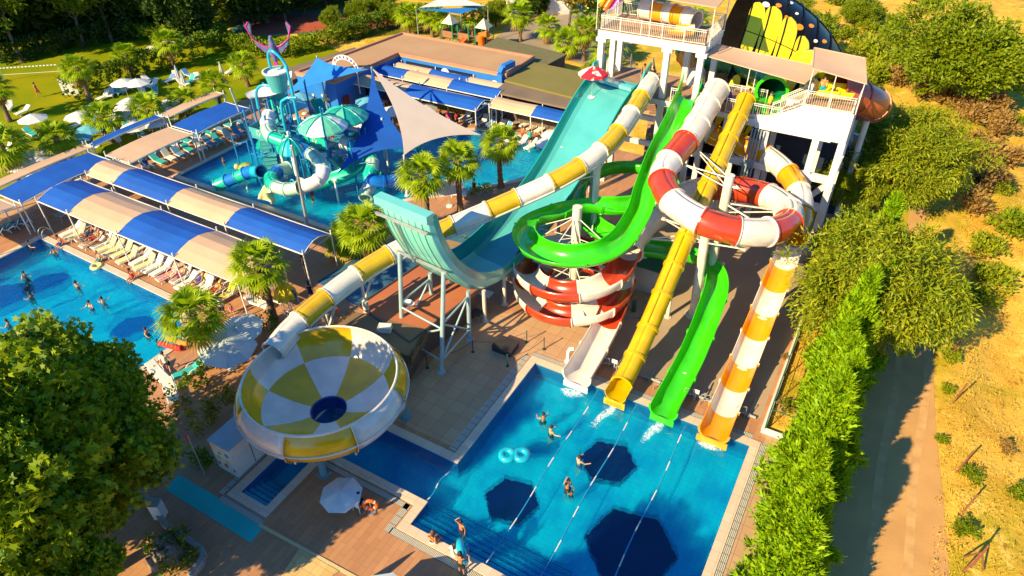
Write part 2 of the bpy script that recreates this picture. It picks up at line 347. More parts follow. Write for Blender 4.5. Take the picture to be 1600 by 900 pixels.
def mat_ground():
    m = bpy.data.materials.new('dry_grass_and_soil'); m.use_nodes = True; nt = m.node_tree; N = nt.nodes; Lk = nt.links
    b = N['Principled BSDF']; b.inputs['Roughness'].default_value = 0.95; b.inputs['Specular IOR Level'].default_value = 0.1
    tc = N.new('ShaderNodeTexCoord')
    def noise(sc, det=8, dist=0.0):
        n = N.new('ShaderNodeTexNoise'); n.inputs['Scale'].default_value = sc; n.inputs['Detail'].default_value = det
        n.inputs['Distortion'].default_value = dist; n.inputs['Roughness'].default_value = 0.62; Lk.new(tc.outputs['Object'], n.inputs['Vector']); return n
    cur = None
    base = (0.70, 0.43, 0.065, 1)
    for col, sc, lo, hi, det in (((0.56, 0.30, 0.04, 1), 0.35, 0.42, 0.60, 8), ((0.36, 0.29, 0.015, 1), 0.14, 0.47, 0.60, 9), ((0.84, 0.56, 0.13, 1), 0.5, 0.56, 0.68, 8), ((0.24, 0.13, 0.02, 1), 2.6, 0.57, 0.66, 8)):
        n = noise(sc, det, 0.4); r = N.new('ShaderNodeMapRange'); r.inputs[1].default_value = lo; r.inputs[2].default_value = hi; r.inputs[4].default_value = 0.85
        Lk.new(n.outputs['Fac'], r.inputs[0])
        x = N.new('ShaderNodeMix'); x.data_type = 'RGBA'; Lk.new(r.outputs[0], x.inputs[0])
        if cur is None: x.inputs[6].default_value = base
        else: Lk.new(cur, x.inputs[6])
        x.inputs[7].default_value = col; cur = x.outputs[2]
    Lk.new(cur, b.inputs['Base Color'])
    n = noise(5.0, 8, 0.3); bp = N.new('ShaderNodeBump'); bp.inputs['Strength'].default_value = 0.6; bp.inputs['Distance'].default_value = 0.10
    Lk.new(n.outputs['Fac'], bp.inputs['Height']); Lk.new(bp.outputs[0], b.inputs['Normal'])
    return m
GROUNDM = mat_ground()

# ---------------------------------------------------------------- ground
MAIN = [(-14.43, 27.6), (-14.43, 18.67), (-23.35, 18.67), (-23.35, 11.62), (-21.5, 11.62), (-21.5, 15.9), (-14.43, 15.9), (-14.43, 14.4), (-6.6, 14.4), (-6.6, 9.0), (-1.0, 9.0), (-1.0, 27.6)]
WAVE = [(-56.3, 20.9), (-40.0, 20.6), (-36.1, 18.6), (-36.1, 6.0), (-56.3, 6.0)]
def play_outline():
    P = [(-55.2, 33.6), (-36.6, 33.6), (-36.2, 35.5), (-35.0, 38.0), (-33.8, 40.6), (-31.0, 43.2), (-29.0, 45.8), (-27.0, 48.4), (-26.5, 51.0), (-27.3, 54.0), (-30.0, 55.8), (-34.0, 56.0), (-38.0, 54.0), (-41.5, 50.6), (-45.0, 49.2), (-50.0, 48.8), (-55.2, 48.6)]
    a = crom([Vector((x, y, 0)) for x, y in P[1:14]], 4)
    return [P[0]]+[(v.x, v.y) for v in a]+P[14:]
PLAY = play_outline()
def inset(poly, d):
    """offset a simple polygon by d outwards"""
    n = len(poly); area = sum(poly[i][0]*poly[(i+1) % n][1]-poly[(i+1) % n][0]*poly[i][1] for i in range(n)); sg = 1 if area > 0 else -1
    out = []
    for i in range(n):
        a, b, c = (Vector(poly[j % n]) for j in (i-1, i, i+1))
        e1, e2 = (b-a).normalized(), (c-b).normalized(); n1 = Vector((e1.y, -e1.x))*sg; n2 = Vector((e2.y, -e2.x))*sg
        k = (n1+n2); k = k/max(0.35, k.dot(n1)*1.0) if k.length > 1e-6 else n1
        out.append((b.x+k.x*d, b.y+k.y*d))
    return out
def pin(x, y, poly):
    c = False; n = len(poly)
    for i in range(n):
        (x1, y1), (x2, y2) = poly[i], poly[(i+1) % n]
        if (y1 > y) != (y2 > y) and x < (x2-x1)*(y-y1)/(y2-y1)+x1: c = not c
    return c
def gh(x, y):
    """height of the land"""
    if x > 9.0:
        t = min(1, (x-9.0)/1.6); h = -0.45*t
        h += 0.35*math.sin(x*0.31+y*0.17)*t+0.25*math.sin(x*0.83-y*0.41)*t*0.6+0.10*math.sin(x*2.1+y*1.7)*t
        return h-0.02
    return -0.03
def build_ground():
    xs = [-900, -400, -220, -160]+list(np.arange(-140, 60.1, 1.0))+[80, 120, 200, 400, 900]
    ys = [-600, -200, -60]+list(np.arange(-20, 180.1, 1.0))+[220, 320, 500, 900, 1500]
    # pools dip the soil under their basins
    P3 = [inset(MAIN, 0.3), inset(WAVE, 0.3), inset(PLAY, 0.3)]
    vs = []; nx = len(xs)
    for y in ys:
        for x in xs:
            z = gh(x, y)
            if -66 < x < 1.4 and 2.5 < y < 58 and any(pin(x+dx, y+dy, P) for P in P3 for dx, dy in ((0, 0), (1, 0), (-1, 0), (0, 1), (0, -1), (1, 1), (-1, -1), (1, -1), (-1, 1))): z = -2.6
            vs.append((x, y, z))
    fs = [(j*nx+i, j*nx+i+1, (j+1)*nx+i+1, (j+1)*nx+i) for j in range(len(ys)-1) for i in range(nx-1)]
    mb = MB(); mb.add(vs, fs, 0, True); return tag(mb.build('ground', GROUNDM), kind='structure')
build_ground()
def struct(name, mb, mats): return tag(mb.build(name, mats), kind='structure')
# pool decks: one paved sheet with the pools cut out
mb = MB(); mb.poly([(-61, 2), (1.15, 2), (1.15, 29.0), (-0.45, 29.0), (-0.45, 48), (-0.45, 58), (-61, 58)], 0, 0, holes=[inset(MAIN, 0.02), inset(WAVE, 0.02), inset(PLAY, 0.02)])
o = struct('pavement', mb, DECK)
mb = MB(); mb.poly([(-12.9, 29.9), (-0.95, 29.9), (-0.95, 60), (-12.9, 60)], 0.0, 0.004); struct('slide_apron_concrete', mb, APRON)
mb = MB(); mb.poly([(-20.3, 19.5), (-15.0, 19.5), (-15.0, 28.3), (-12.9, 28.3), (-12.9, 34), (-20.3, 30)], 0.0, 0.005); struct('paving_beside_pool', mb, DECK2)
mb = MB(); mb.poly([(-0.35, 2), (1.1, 2), (1.1, 28.9), (-0.35, 28.9)], 0.0, 0.005); struct('paving_along_pool', mb, DECK2)

def basin(name, P, depth, wn, wmat, cope=0.5, cz=0.06, steps=None, fl=POOLT, hexes=()):
    mb = MB(); n = len(P); area = sum(P[i][0]*P[(i+1) % n][1]-P[(i+1) % n][0]*P[i][1] for i in range(n))
    Q = P if area > 0 else P[::-1]
    mb.poly(Q, -depth, -depth, 0)
    for i in range(n):
        a, b = Q[i], Q[(i+1) % n]
        for z0, z1, mi in ((-depth, -0.02, 1), (-0.02, cz-0.004, 2)):
            mb.quad((b[0], b[1], z0), (a[0], a[1], z0), (a[0], a[1], z1), (b[0], b[1], z1), mi)
    struct(name+'_basin', mb, [fl, POOLW, COPE])
    mb = MB(); mb.poly(inset(P, cope), 0.002, cz, holes=[inset(P, 0.003)]); struct(name+'_coping', mb, COPE)
    mb = MB(); mb.poly(P, -0.08, -0.08); struct(wn, mb, wmat)
basin('splash_pool', MAIN, 1.25, 'splash_pool_water', WATER)
basin('wave_pool', WAVE, 1.4, 'wave_pool_water', WATER)
basin('play_pool', PLAY, 0.55, 'play_pool_water', WATER2)
# overflow gutters and steps of the splash pool
mb = MB()
for x0, x1, y0, y1 in ((-15.42, -15.0, 19.3, 28.0), (-15.0, -1.0, 28.15, 28.5), (-15.1, -6.6, 13.5, 13.85), (-15.4, -15.05, 13.5, 15.3), (-22.6, -15.1, 15.0, 15.3), (-24.35, -24.0, 11.0, 19.0), (-24.0, -21.0, 10.7, 11.05), (-0.5, -0.15, 9, 28.1)):
    mb.poly([(x0, y0), (x1, y0), (x1, y1), (x0, y1)], 0.006, 0.022)
struct('overflow_gutter', mb, GRATE)
mb = MB()
for k in range(6):
    mb.box(((-14.43-6.6)/2, 14.4+0.19+k*0.38, -1.25+(1.05-k*0.19)/2), (7.83-0.01, 0.379, 1.05-k*0.19), mi=0)
    mb.box(((-14.43-6.6)/2, 14.4+0.36+k*0.38, -0.195-k*0.19), (7.8, 0.05, 0.012), mi=1)
for k in range(5):
    mb.box((-22.425, 11.62+0.17+k*0.34, -1.25+(1.05-k*0.2)/2), (1.84, 0.339, 1.05-k*0.2), mi=0)
    mb.box((-22.425, 11.62+0.32+k*0.34, -0.195-k*0.2), (1.8, 0.05, 0.012), mi=1)
struct('underwater_steps', mb, [POOLT, NAVYT])
# dark mosaic shapes on the pool floors
def hexa(cx, cy, r, a0, z, n=6, j=0.0):
    V = [Vector((cx+r*(1+j*math.sin(k*2.3))*math.cos(a0+2*PI*k/n), cy+r*(1+j*math.sin(k*2.3))*math.sin(a0+2*PI*k/n))) for k in range(n)]; P = []
    for a, b in zip(V, V[1:]+V[:1]):      # tile by tile edge
        for i in range(14): p = a.lerp(b, i/14); P.append((p.x+random.uniform(-0.05, 0.05), p.y+random.uniform(-0.05, 0.05)))
    mb = MB(); mb.poly(P, z, z+0.02); return mb
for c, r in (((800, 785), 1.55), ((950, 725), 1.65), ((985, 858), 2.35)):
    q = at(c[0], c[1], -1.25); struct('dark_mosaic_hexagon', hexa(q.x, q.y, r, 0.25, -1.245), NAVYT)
for c, r in (((208, 515), 1.5), ((75, 447), 1.7), ((5, 470), 2.2)):
    q = at(c[0], c[1], -1.4); struct('dark_mosaic_hexagon', hexa(q.x, q.y, r, 0.1, -1.395, 14, 0.06), mat_tiles('mid_blue_mosaic', (0.001, 0.10, 0.42), (0.001, 0.08, 0.36), (0.001, 0.08, 0.3), 0.3, 0.3, 0.012, offset=0.0, stain=0.2))
# navy channel in front of the wave pool and turquoise walkway mats
mb = MB()
a = [at(*p) for p in ((280, 742), (414, 820), (392, 848), (258, 765))]
mb.poly([(v.x, v.y) for v in a], 0.003, 0.012); struct('turquoise_walkway', mb, TEALMAT)
# lawn, road, courts, paths
mb = MB(); mb.poly([(-130, 22), (-61, 18), (-61, 66), (-74, 70), (-92, 62), (-130, 40)], -0.01, -0.006); struct('lawn', mb, LAWN)
mb = MB(); L = []; Rr = []
for k in range(0, 26):
    y = 5+k*2.2; x0 = 3.6+max(0, (y-30))*0.03+0.15*math.sin(y*0.5); x1 = min(9.3, 8.9-(y-24)*0.095)+0.12*math.sin(y*0.31)
    L.append((x0, y)); Rr.append((x1, y))
mb.poly(L+Rr[::-1], -0.02, -0.004); struct('dirt_road', mb, ROADM)
mb = MB(); c = [at(*p) for p in ((395, 82), (612, 16), (640, 40), (440, 90))]
mb.poly([(-84, 64), (-60, 83), (-66, 93), (-90, 74)], -0.015, -0.008, 0); mb.poly([(-82, 66.2), (-62, 82), (-66.2, 89.6), (-87, 73.5)], -0.008, -0.003, 1)
struct('tennis_court', mb, [GRNC, REDC])
mb = MB(); mb.poly([(-66.0, 14), (-61.2, 14), (-60.6, 45), (-59.5, 52), (-63.0, 54), (-64.5, 46)], -0.004, 0.002); struct('garden_path', mb, DECK2)
mb = MB()
for off in (5.35, 6.95):
    L = [(off+0.12*math.sin(k*0.9)+(0.3 if k > 12 else 0)*0, 6+k*2.0) for k in range(24)]; L = [(x-max(0, (y-33))*0.03, y) for x, y in L]
    mb.poly(L+[(x+0.42, y) for x, y in L[::-1]], 0.0, 0.003)
struct('wheel_tracks', mb, mat('pressed_earth', (0.62, 0.35, 0.13), (0.47, 0.25, 0.09), 1.4, 0.85, bump=0.3, bscale=20, detail=8))
mb = MB(); a = ats([(748, 78), (800, 40), (905, 18), (990, 30), (980, 95), (940, 108), (880, 92), (815, 70)]); mb.poly([(v.x, v.y) for v in a], -0.01, 0.0); struct('service_yard', mb, mat('grey_yard_paving', (0.33, 0.25, 0.19), (0.25, 0.19, 0.14), 0.3, 0.9))
mb = MB(); a = ats([(468, 60), (560, 62), (640, 50), (760, 70), (745, 30), (640, 8), (560, -8), (440, 10)]); mb.poly([(v.x, v.y) for v in a], -0.022, -0.018); struct('rough_grass', mb, mat('rough_grass', (0.08, 0.12, 0.004), (0.20, 0.16, 0.02), 0.3, 0.95, spec=0.05, bump=0.5))
# ================================================================ the water slides
def flange_tube(r): return arc(r-0.01, -180, 180, 20, 0)+arc(r+0.075, 180, -180, 20, 0)
def flange_open(r, a, th=0.05, sx=1.0): return arc(r+th-0.01, -a, a, 14, r, sx)+arc(r+th+0.08, a, -a, 14, r, sx)
def pole(parent, org, base, top, r=0.2, n=14, name='support_post', m=None):
    mb = MB(); b = Vector(base); t = Vector(top)
    mb.rod(b, t, r, n); mb.rod(b, b+Vector((0, 0, 0.05)), r*1.9, n); mb.rod(t, t+(t-b).normalized()*0.02, r*1.04, n)
    for k in range(6):
        a = k*PI/3; mb.rod(b+Vector((math.cos(a)*r*1.6, math.sin(a)*r*1.6, 0.05)), b+Vector((math.cos(a)*r*1.6, math.sin(a)*r*1.6, 0.1)), 0.03, 5)
    return mb.build(name, m or CREAMP, parent, org)
def arms(parent, org, top, targets, r=0.05, drop=0.7):
    mb = MB()
    for q in targets:
        q = Vector(q); d = (q-Vector(top)); p = Vector(top); mb.rod(p, q, r, 6); mb.rod(p-Vector((0, 0, drop)), q, r*0.85, 6)
        mb.box(q, (0.22, 0.22, 0.12)); mb.box(p, (0.3, 0.3, 0.1))
    return mb.build('bracket_arm', CREAMP, parent, org)

# --- yellow straight tube slide
def yellow_slide():
    org = (-8.7, 28.0, 0)
    t = thing('tube_slide', 'plain yellow enclosed tube slide running straight down left of the green slide', 'water slide', org)
    P = resample(crom([(-8.85, 49.0, 10.75), (-8.78, 46.6, 9.9), (-8.72, 42.4, 8.25), (-8.7, 39.3, 6.9), (-8.7, 36.9, 5.5), (-8.7, 34.7, 4.2), (-8.7, 32.6, 2.9), (-8.7, 30.4, 1.85), (-8.7, 28.6, 1.15), (-8.7, 27.6, 0.95)], 8), 0.35)
    P = [p for p in P]
    slide_sections(t, org, P, prof_tube(0.62, 0.04), [G_YEL], 'tube_section', nsec=11, flprof=flange_tube(0.62))
    F = frames(P); n = len(P); mb = MB()
    i0 = 0; i1 = int(n*0.83)
    sweep(mb, [P[i]+F[i][2]*0.625 for i in range(i0, i1)], F[i0:i1], [(-0.02, -0.01), (0.02, -0.01), (0.02, 0.02), (-0.02, 0.02)], 0, caps=False)
    mb.build('seam', mat('dark_seam', (0.16, 0.10, 0.01), rough=0.6), t, org)
    # open scoop at the pool end
    mb = MB(); Q = [Vector((-8.7, 27.75, 0.40)), Vector((-8.7, 27.2, 0.36)), Vector((-8.7, 26.7, 0.34))]
    sweep(mb, Q, frames(Q), prof_open(0.62, 0.05, 88, 14), 0)
    mb.box((-8.7, 26.68, 0.2), (1.3, 0.06, 0.5)); mb.box((-8.7, 27.2, 0.12), (1.0, 1.1, 0.3))
    mb.build('exit_scoop', G_YEL, t, org)
    for y, z in ((45, 8.7), (36, 4.5), (31.5, 1.75)):
        pole(t, org, (-8.7, y, 0), (-8.7, y, z), 0.13)
yellow_slide()

# --- orange and white open slide on the right
def orange_slide():
    org = (-2.8, 28.0, 0)
    t = thing('open_slide', 'orange and white striped open slide, rightmost of the slides into the pool', 'water slide', org)
    tube = crom([(-9.0, 50.0, 6.9), (-6.5, 49.6, 6.5), (-4.6, 48.2, 6.1), (-3.3, 46.0, 5.75), (-2.75, 43.9, 5.3), (-2.72, 42.2, 4.8)], 8)
    slide_sections(t, org, resample(tube, 0.3), prof_tube(0.78, 0.05), [G_ORG, G_WHT], 'tube_section', nsec=5, flprof=flange_tube(0.78))
    P = resample(crom([(-2.72, 42.2, 4.02), (-2.76, 40.2, 3.25), (-2.8, 38.0, 2.45), (-2.84, 36.0, 1.75), (-2.86, 33.2, 1.0), (-2.88, 30.4, 0.5), (-2.9, 28.3, 0.28), (-2.9, 26.7, 0.22)], 8), 0.22)
    pr = prof_open(0.76, 0.05, 92, 16); 
    slide_sections(t, org, P, pr, [G_WHT, G_ORG], 'chute_section', nsec=8, seq=[0, 1], flprof=flange_open(0.76, 92, 0.05))
    mb = MB(); mb.box((-2.9, 26.72, 0.12), (1.7, 0.07, 0.5)); mb.build('exit_lip', G_ORG, t, org)
    for y, z in ((40.5, 3.3), (36.5, 1.9), (32.5, 0.85)):
        mb = MB(); mb.rod((-2.8, y, 0), (-2.8, y, z), 0.12, 10); mb.box((-2.8, y, z), (1.3, 0.18, 0.12)); mb.box((-2.8, y, 0.04), (0.5, 0.5, 0.06)); mb.build('support_post', CREAMP, t, org)
orange_slide()

# --- bright green open slide with one loop
def green_slide():
    org = (-5.9, 28.0, 0)
    t = thing('open_slide', 'bright green open slide looping round a post and ending between yellow and orange', 'water slide', org)
    C = (-14.9, 33.9); r = 3.15
    pts = [(-13.0, 49.0, 9.95), (-12.9, 47.6, 9.75), (-12.55, 44.2, 9.2), (-12.3, 41.0, 8.4), (-11.95, 38.2, 7.5), (-11.65, 36.0, 6.75)]
    for k, a in enumerate((-5, -40, -75, -110, -145, -180, -215)):
        pts.append((C[0]+r*math.cos(R(a)), C[1]+r*math.sin(R(a)), 6.25-k*0.17))
    pts += [(-16.3, 37.9, 5.05), (-14.0, 39.6, 4.85), (-12.3, 42.0, 4.6), (-12.6, 45.0, 4.4), (-14.8, 46.9, 4.15), (-17.3, 46.2, 3.95), (-18.6, 43.6, 3.75), (-17.9, 40.6, 3.55), (-15.6, 38.6, 3.35), (-12.9, 38.0, 3.1), (-10.2, 38.6, 2.85), (-8.3, 39.2, 2.65), (-7.0, 38.6, 2.45), (-6.2, 36.8, 2.15), (-5.85, 34.2, 1.65), (-5.75, 31.6, 1.0), (-5.8, 29.4, 0.5), (-5.85, 27.9, 0.28), (-5.85, 26.9, 0.22)]
    P = resample(crom(pts, 8), 0.25); F = frames(P)
    bank = []
    for i in range(len(P)):
        a, b = F[max(0, i-3)][0], F[min(len(P)-1, i+3)][0]; bank.append(max(-0.3, min(0.3, a.cross(b).z*-0.9)))
    bank = [sum(bank[max(0, i-3):i+4])/len(bank[max(0, i-3):i+4]) for i in range(len(bank))]
    slide_sections(t, org, P, prof_open(0.74, 0.05, 96, 14), [G_GRN], 'chute_section', nsec=24, bank=bank, flprof=flange_open(0.74, 96, 0.05))
    # tall entry wings
    for s in (-1, 1):
        mb = MB(); x = -13.0+s*0.72
        mb.add([(x, 49.6, 9.9), (x, 47.9, 9.8), (x, 49.6, 11.7), (x, 48.6, 10.9), (x+s*0.06, 49.6, 9.9), (x+s*0.06, 47.9, 9.8), (x+s*0.06, 49.6, 11.7), (x+s*0.06, 48.6, 10.9)],
               [(0, 1, 3, 2), (4, 6, 7, 5), (0, 4, 5, 1), (1, 5, 7, 3), (3, 7, 6, 2), (2, 6, 4, 0)])
        mb.build('entry_wing', G_GRN, t, org)
    mb = MB(); mb.box((-5.85, 26.9, 0.1), (1.4, 0.06, 0.5)); mb.build('exit_lip', G_GRN, t, org)
    pole(t, org, (-15.95, 39.3, 0), (-15.95, 39.3, 8.3), 0.24)
    arms(t, org, (-15.95, 39.3, 4.6), [(-14.3, 39.9, 4.8), (-15.5, 38.0, 3.3)], 0.05)
    pole(t, org, (-6.6, 41.0, 0), (-6.6, 40.6, 2.3), 0.14)
    pole(t, org, (-5.75, 33.4, 0), (-5.75, 33.4, 1.4), 0.12); pole(t, org, (-5.8, 30.6, 0), (-5.8, 30.6, 0.75), 0.12)
    pole(t, org, (-13.6, 47.9, 0), (-13.6, 47.9, 7.2), 0.24)
    mb = MB()
    for k in range(5):
        a = R(-15-k*42); q = Vector((C[0]+r*math.cos(a), C[1]+r*math.sin(a), 6.05-k*0.15)); p = Vector((C[0]+0.2*math.cos(a), C[1]+0.2*math.sin(a), 7.2)); mb.rod(p, q, 0.035, 5); mb.rod(p-Vector((0, 0, 1.5)), q, 0.03, 5)
    mb.build('bracket_arm', CREAMP, t, org)
green_slide()

# --- red and white slide: big tube ring, then an open double spiral
def red_slide():
    org = (-14.9, 33.9, 0)
    t = thing('spiral_slide', 'red and white slide with a tube ring and an open spiral', 'water slide', org)
    C = (-7.2, 39.8); r = 4.1
    pts = [(-11.0, 49.0, 11.1), (-11.0, 46.8, 10.6), (-10.95, 43.6, 9.9)]
    for k, a in enumerate((180, 205, 235, 265, 295, 325, 355, 25, 60, 95, 125, 150)):
        pts.append((C[0]+r*math.cos(R(a)), C[1]+r*math.sin(R(a)), 9.1-k*0.30))
    pts += [(-11.3, 40.3, 5.35), (-11.8, 38.4, 5.05), (-12.0, 36.9, 4.75), (-11.75, 35.6, 4.5)]
    P = resample(crom(pts, 8), 0.3)
    seq = [0, 0, 0, 1, 0, 1, 0, 1, 0, 1, 0, 0, 1, 1, 0, 0, 0, 0]
    # keep the colour order of the photograph: long white start, then red / white round the ring, dark red return, white drop
    slide_sections(t, org, P, prof_tube(0.86, 0.05, 22), [G_WHT, G_RED], 'tube_section', nsec=18, seq=seq, flprof=[(a*1.0, b*1.0) for a, b in arc(0.85, -180, 180, 22, 0)+arc(0.94, 180, -180, 22, 0)])
    C2 = (-14.9, 33.9); rc = 3.35; pts = []
    N_ = 26; a0 = 22; tot = 22+90*8+0
    for k in range(N_+1):
        a = a0-(tot-8)*k/N_; sw = (tot-8)*k/N_; z = 3.75-0.75*sw/112 if sw < 112 else (3.0-1.95*(sw-112)/360 if sw < 472 else 1.05-0.15*(sw-472)/250)
        pts.append((C2[0]+rc*math.cos(R(a)), C2[1]+rc*math.sin(R(a)), z))
    pts = [(-11.75, 35.6, 3.9)]+pts[1:]
    pts = pts[:-1]+[(-11.55, 33.6, 0.95), (-11.35, 31.6, 0.62), (-11.3, 29.6, 0.36), (-11.3, 28.0, 0.24), (-11.3, 26.9, 0.2)]
    P = resample(crom(pts, 8), 0.25)
    bank = [-0.16]*len(P); nb = int(len(P)*0.12)
    for i in range(nb): bank[-1-i] = -0.16*i/nb
    slide_sections(t, org, P, prof_open(0.84, 0.05, 98, 14), [G_RED, G_WHT], 'chute_section', nsec=19, seq=[0, 1]*8+[0, 1, 1], bank=bank, flprof=flange_open(0.84, 98, 0.05))
    mb = MB(); mb.box((-11.3, 26.9, 0.1), (1.6, 0.06, 0.5)); mb.build('exit_lip', G_WHT, t, org)
    pole(t, org, (C2[0], C2[1], 0), (C2[0], C2[1], 8.0), 0.3)
    mb = MB()
    for zt, zz in ((3.0, 3.2), (1.6, 1.5)):
        for k in range(6):
            a = R(k*60+10); q = Vector((C2[0]+2.9*math.cos(a), C2[1]+2.9*math.sin(a), zz)); p = Vector((C2[0]+0.25*math.cos(a), C2[1]+0.25*math.sin(a), zt+0.6)); mb.rod(p, q, 0.045, 5); mb.rod(p-Vector((0, 0, 1.0)), q, 0.04, 5)
    mb.build('bracket_arm', CREAMP, t, org)
    pole(t, org, (C[0], C[1], 0), (C[0], C[1], 9.4), 0.3)
    arms(t, org, (C[0], C[1], 7.4), [(-3.4, 41.6, 6.9), (-3.8, 38.6, 6.9), (-6.0, 43.6, 5.7)], 0.06)
    arms(t, org, (C[0], C[1], 9.2), [(-10.3, 40.6, 9.0), (-10.8, 43.5, 9.1)], 0.05)
    p2b = at(1083, 492, 0); p2t = at(1107, 337, 7.6)
    pole(t, org, p2b, p2t, 0.3)
    arms(t, org, (p2t.x, p2t.y, 6.3), [(-4.9, 36.4, 6.6), (-10.2, 36.9, 6.9), (-11.3, 37.6, 4.6)], 0.06)
red_slide()

# --- yellow and white straight tube that feeds the bowl
BOWL = (-21.4, 16.8)
def bowl_feeder():
    org = (-15.9, 39.0, 0)
    t = thing('tube_slide', 'long yellow and white striped tube slide running from the tower down into the round bowl', 'water slide', org)
    P = resample(crom([(-16.1, 49.0, 10.9), (-15.9, 47.0, 10.5), (-15.75, 44.0, 9.9), (-15.8, 41.0, 9.3), (-16.4, 38.2, 8.75), (-17.7, 35.7, 8.1), (-19.7, 33.2, 7.3), (-21.35, 31.1, 6.7), (-22.8, 29.2, 6.2), (-23.9, 27.4, 5.85), (-24.7, 25.4, 5.55), (-25.2, 23.2, 5.3), (-25.45, 20.8, 5.05), (-25.5, 18.8, 4.8), (-25.3, 17.2, 4.55)], 8), 0.35)
    slide_sections(t, org, P, prof_tube(0.64, 0.045, 16), [G_WHT, G_YEL], 'tube_section', nsec=15, seq=[0, 1], flprof=arc(0.63, -180, 180, 16, 0)+arc(0.71, 180, -180, 16, 0))
    F = frames(P); mb = MB()
    for s in (-1, 1): sweep(mb, [P[i]-F[i][2]*0.25+F[i][1]*(0.60*s) for i in range(len(P))], F, [(-0.03, -0.14), (0.03, -0.14), (0.03, 0.02), (-0.03, 0.02)], 0, caps=False)
    mb.build('side_flange', G_WHT, t, org)
    for i_, (x, y, z) in enumerate(((-15.95, 39.9, 9.0), (-20.9, 31.7, 6.2), (-25.2, 24.6, 4.8), (-25.6, 21.6, 4.5))):
        if i_ < 2: continue
        b = Vector((x, y, 0)); mb = MB()
        mb.rod(b, b+Vector((0, 0, z*0.62)), 0.2, 12); top = b+Vector((0, 0, z*0.62))
        for d in ((-0.45, 0.5), (0.45, -0.5), (0.3, 0.9)): mb.rod(top, Vector((x+d[0], y+d[1], z+0.05)), 0.07, 6)
        mb.box((x, y, z+0.02), (1.3, 0.12, 0.1)); mb.build('support_post', CREAMP, t, org)
    arms(t, org, (-15.95, 39.3, 8.1), [(-17.2, 36.6, 7.8), (-15.8, 41.6, 8.8)], 0.055)
bowl_feeder()

# --- the bowl
def bowl():
    org = (BOWL[0], BOWL[1], 0)
    t = thing('bowl_slide', 'big round bowl slide with yellow and white chequered panels above the small pool', 'water slide', org)
    zr = 4.9
    # inner profile from rim to drain, two rings of panels
    wall = [(3.95, zr), (4.04, zr-0.3), (4.0, zr-0.75), (3.78, zr-1.25), (3.35, zr-1.72)]
    floor_ = [(3.35, zr-1.72), (2.7, zr-2.05), (2.0, zr-2.3), (1.4, zr-2.44), (0.98, zr-2.5)]
    outw = [(3.98, zr), (4.20, zr-0.22), (4.40, zr-0.6), (4.47, zr-1.0), (4.38, zr-1.4), (4.15, zr-1.75)]
    outf = [(4.15, zr-1.75), (3.5, zr-2.2), (2.6, zr-2.6), (1.5, zr-2.85), (1.0, zr-2.9), (0.98, zr-2.5)]
    a_off = R(18)
    for k in range(8):
        a0, a1 = a_off+k*PI/4, a_off+(k+1)*PI/4
        c = G_WHT if k % 2 else G_YEL; d = G_YEL if k % 2 else G_WHT
        b = (BOWL[0], BOWL[1], 0)
        mb = MB(); mb.lathe(wall, b, 8, 0, True, a0, a1); o = mb.build('wall_panel', c, t, org); weld(o)
        mb = MB(); mb.lathe(floor_, b, 8, 0, True, a0, a1); o = mb.build('floor_panel', d, t, org); weld(o)
        mb = MB(); mb.lathe(outw, b, 8, 0, True, a0, a1); mb.lathe(outf, b, 8, 0, True, a0, a1)
        for aa in (a0, a1):    # bolted ribs between the shell panels
            s = 0.03 if aa == a0 else -0.03
            ring = [(r*math.cos(aa)+b[0], r*math.sin(aa)+b[1], z) for r, z in outw+outf[1:]]
            rin = [((r+0.09)*math.cos(aa+s*0.3)+b[0], (r+0.09)*math.sin(aa+s*0.3)+b[1], z-0.05) for r, z in outw+outf[1:]]
            mb.add(ring+rin, [(i, i+1, len(ring)+i+1, len(ring)+i) for i in range(len(ring)-2)], 0)
        o = mb.build('outer_shell_panel', c, t, org); weld(o)
    mb = MB(); mb.lathe([(3.93, zr-0.02), (3.93, zr+0.05), (3.99, zr+0.07), (4.04, zr+0.04), (4.04, zr-0.05)], (BOWL[0], BOWL[1], 0), 64); mb.build('rim', G_WHT, t, org)
    mb = MB(); mb.lathe([(1.0, zr-2.49), (0.93, zr-2.56), (0.93, zr-3.4)], (BOWL[0], BOWL[1], 0), 32); mb.build('drain_throat', mat('navy_glass_fibre', (0.006, 0.05, 0.28), rough=0.3), t, org)
    mb = MB(); mb.lathe([(4.47, zr-1.04), (4.53, zr-1.02), (4.53, zr-0.97), (4.47, zr-0.95)], (BOWL[0], BOWL[1], 0), 64); mb.build('shell_joint', G_WHT, t, org)
    mb = MB()
    for k in range(8):
        a = a_off+k*PI/4; mb.beam((BOWL[0]+1.1*math.cos(a), BOWL[1]+1.1*math.sin(a), zr-2.99), (BOWL[0]+3.9*math.cos(a), BOWL[1]+3.9*math.sin(a), zr-2.2), 0.1, 0.16)
    mb.lathe([(1.1, zr-3.1), (1.2, zr-3.1), (1.2, zr-2.93), (1.1, zr-2.93)], (BOWL[0], BOWL[1], 0), 24)
    mb.build('steel_cradle', STEEL, t, org)
    for x, y in ((-20.3, 14.6), (-24.6, 14.4), (-24.6, 19.5), (-18.9, 20.0)):
        mb = MB(); mb.rod((x, y, 0), (x, y, 2.4), 0.19, 12); mb.box((x, y, 0.03), (0.6, 0.6, 0.05)); mb.rod((x, y, 1.6), (BOWL[0]+(x-BOWL[0])*0.5, BOWL[1]+(y-BOWL[1])*0.5, 2.1), 0.08, 6); mb.build('support_post', mat('blue_grey_steel', (0.16, 0.30, 0.36), rough=0.5), t, org)
bowl()

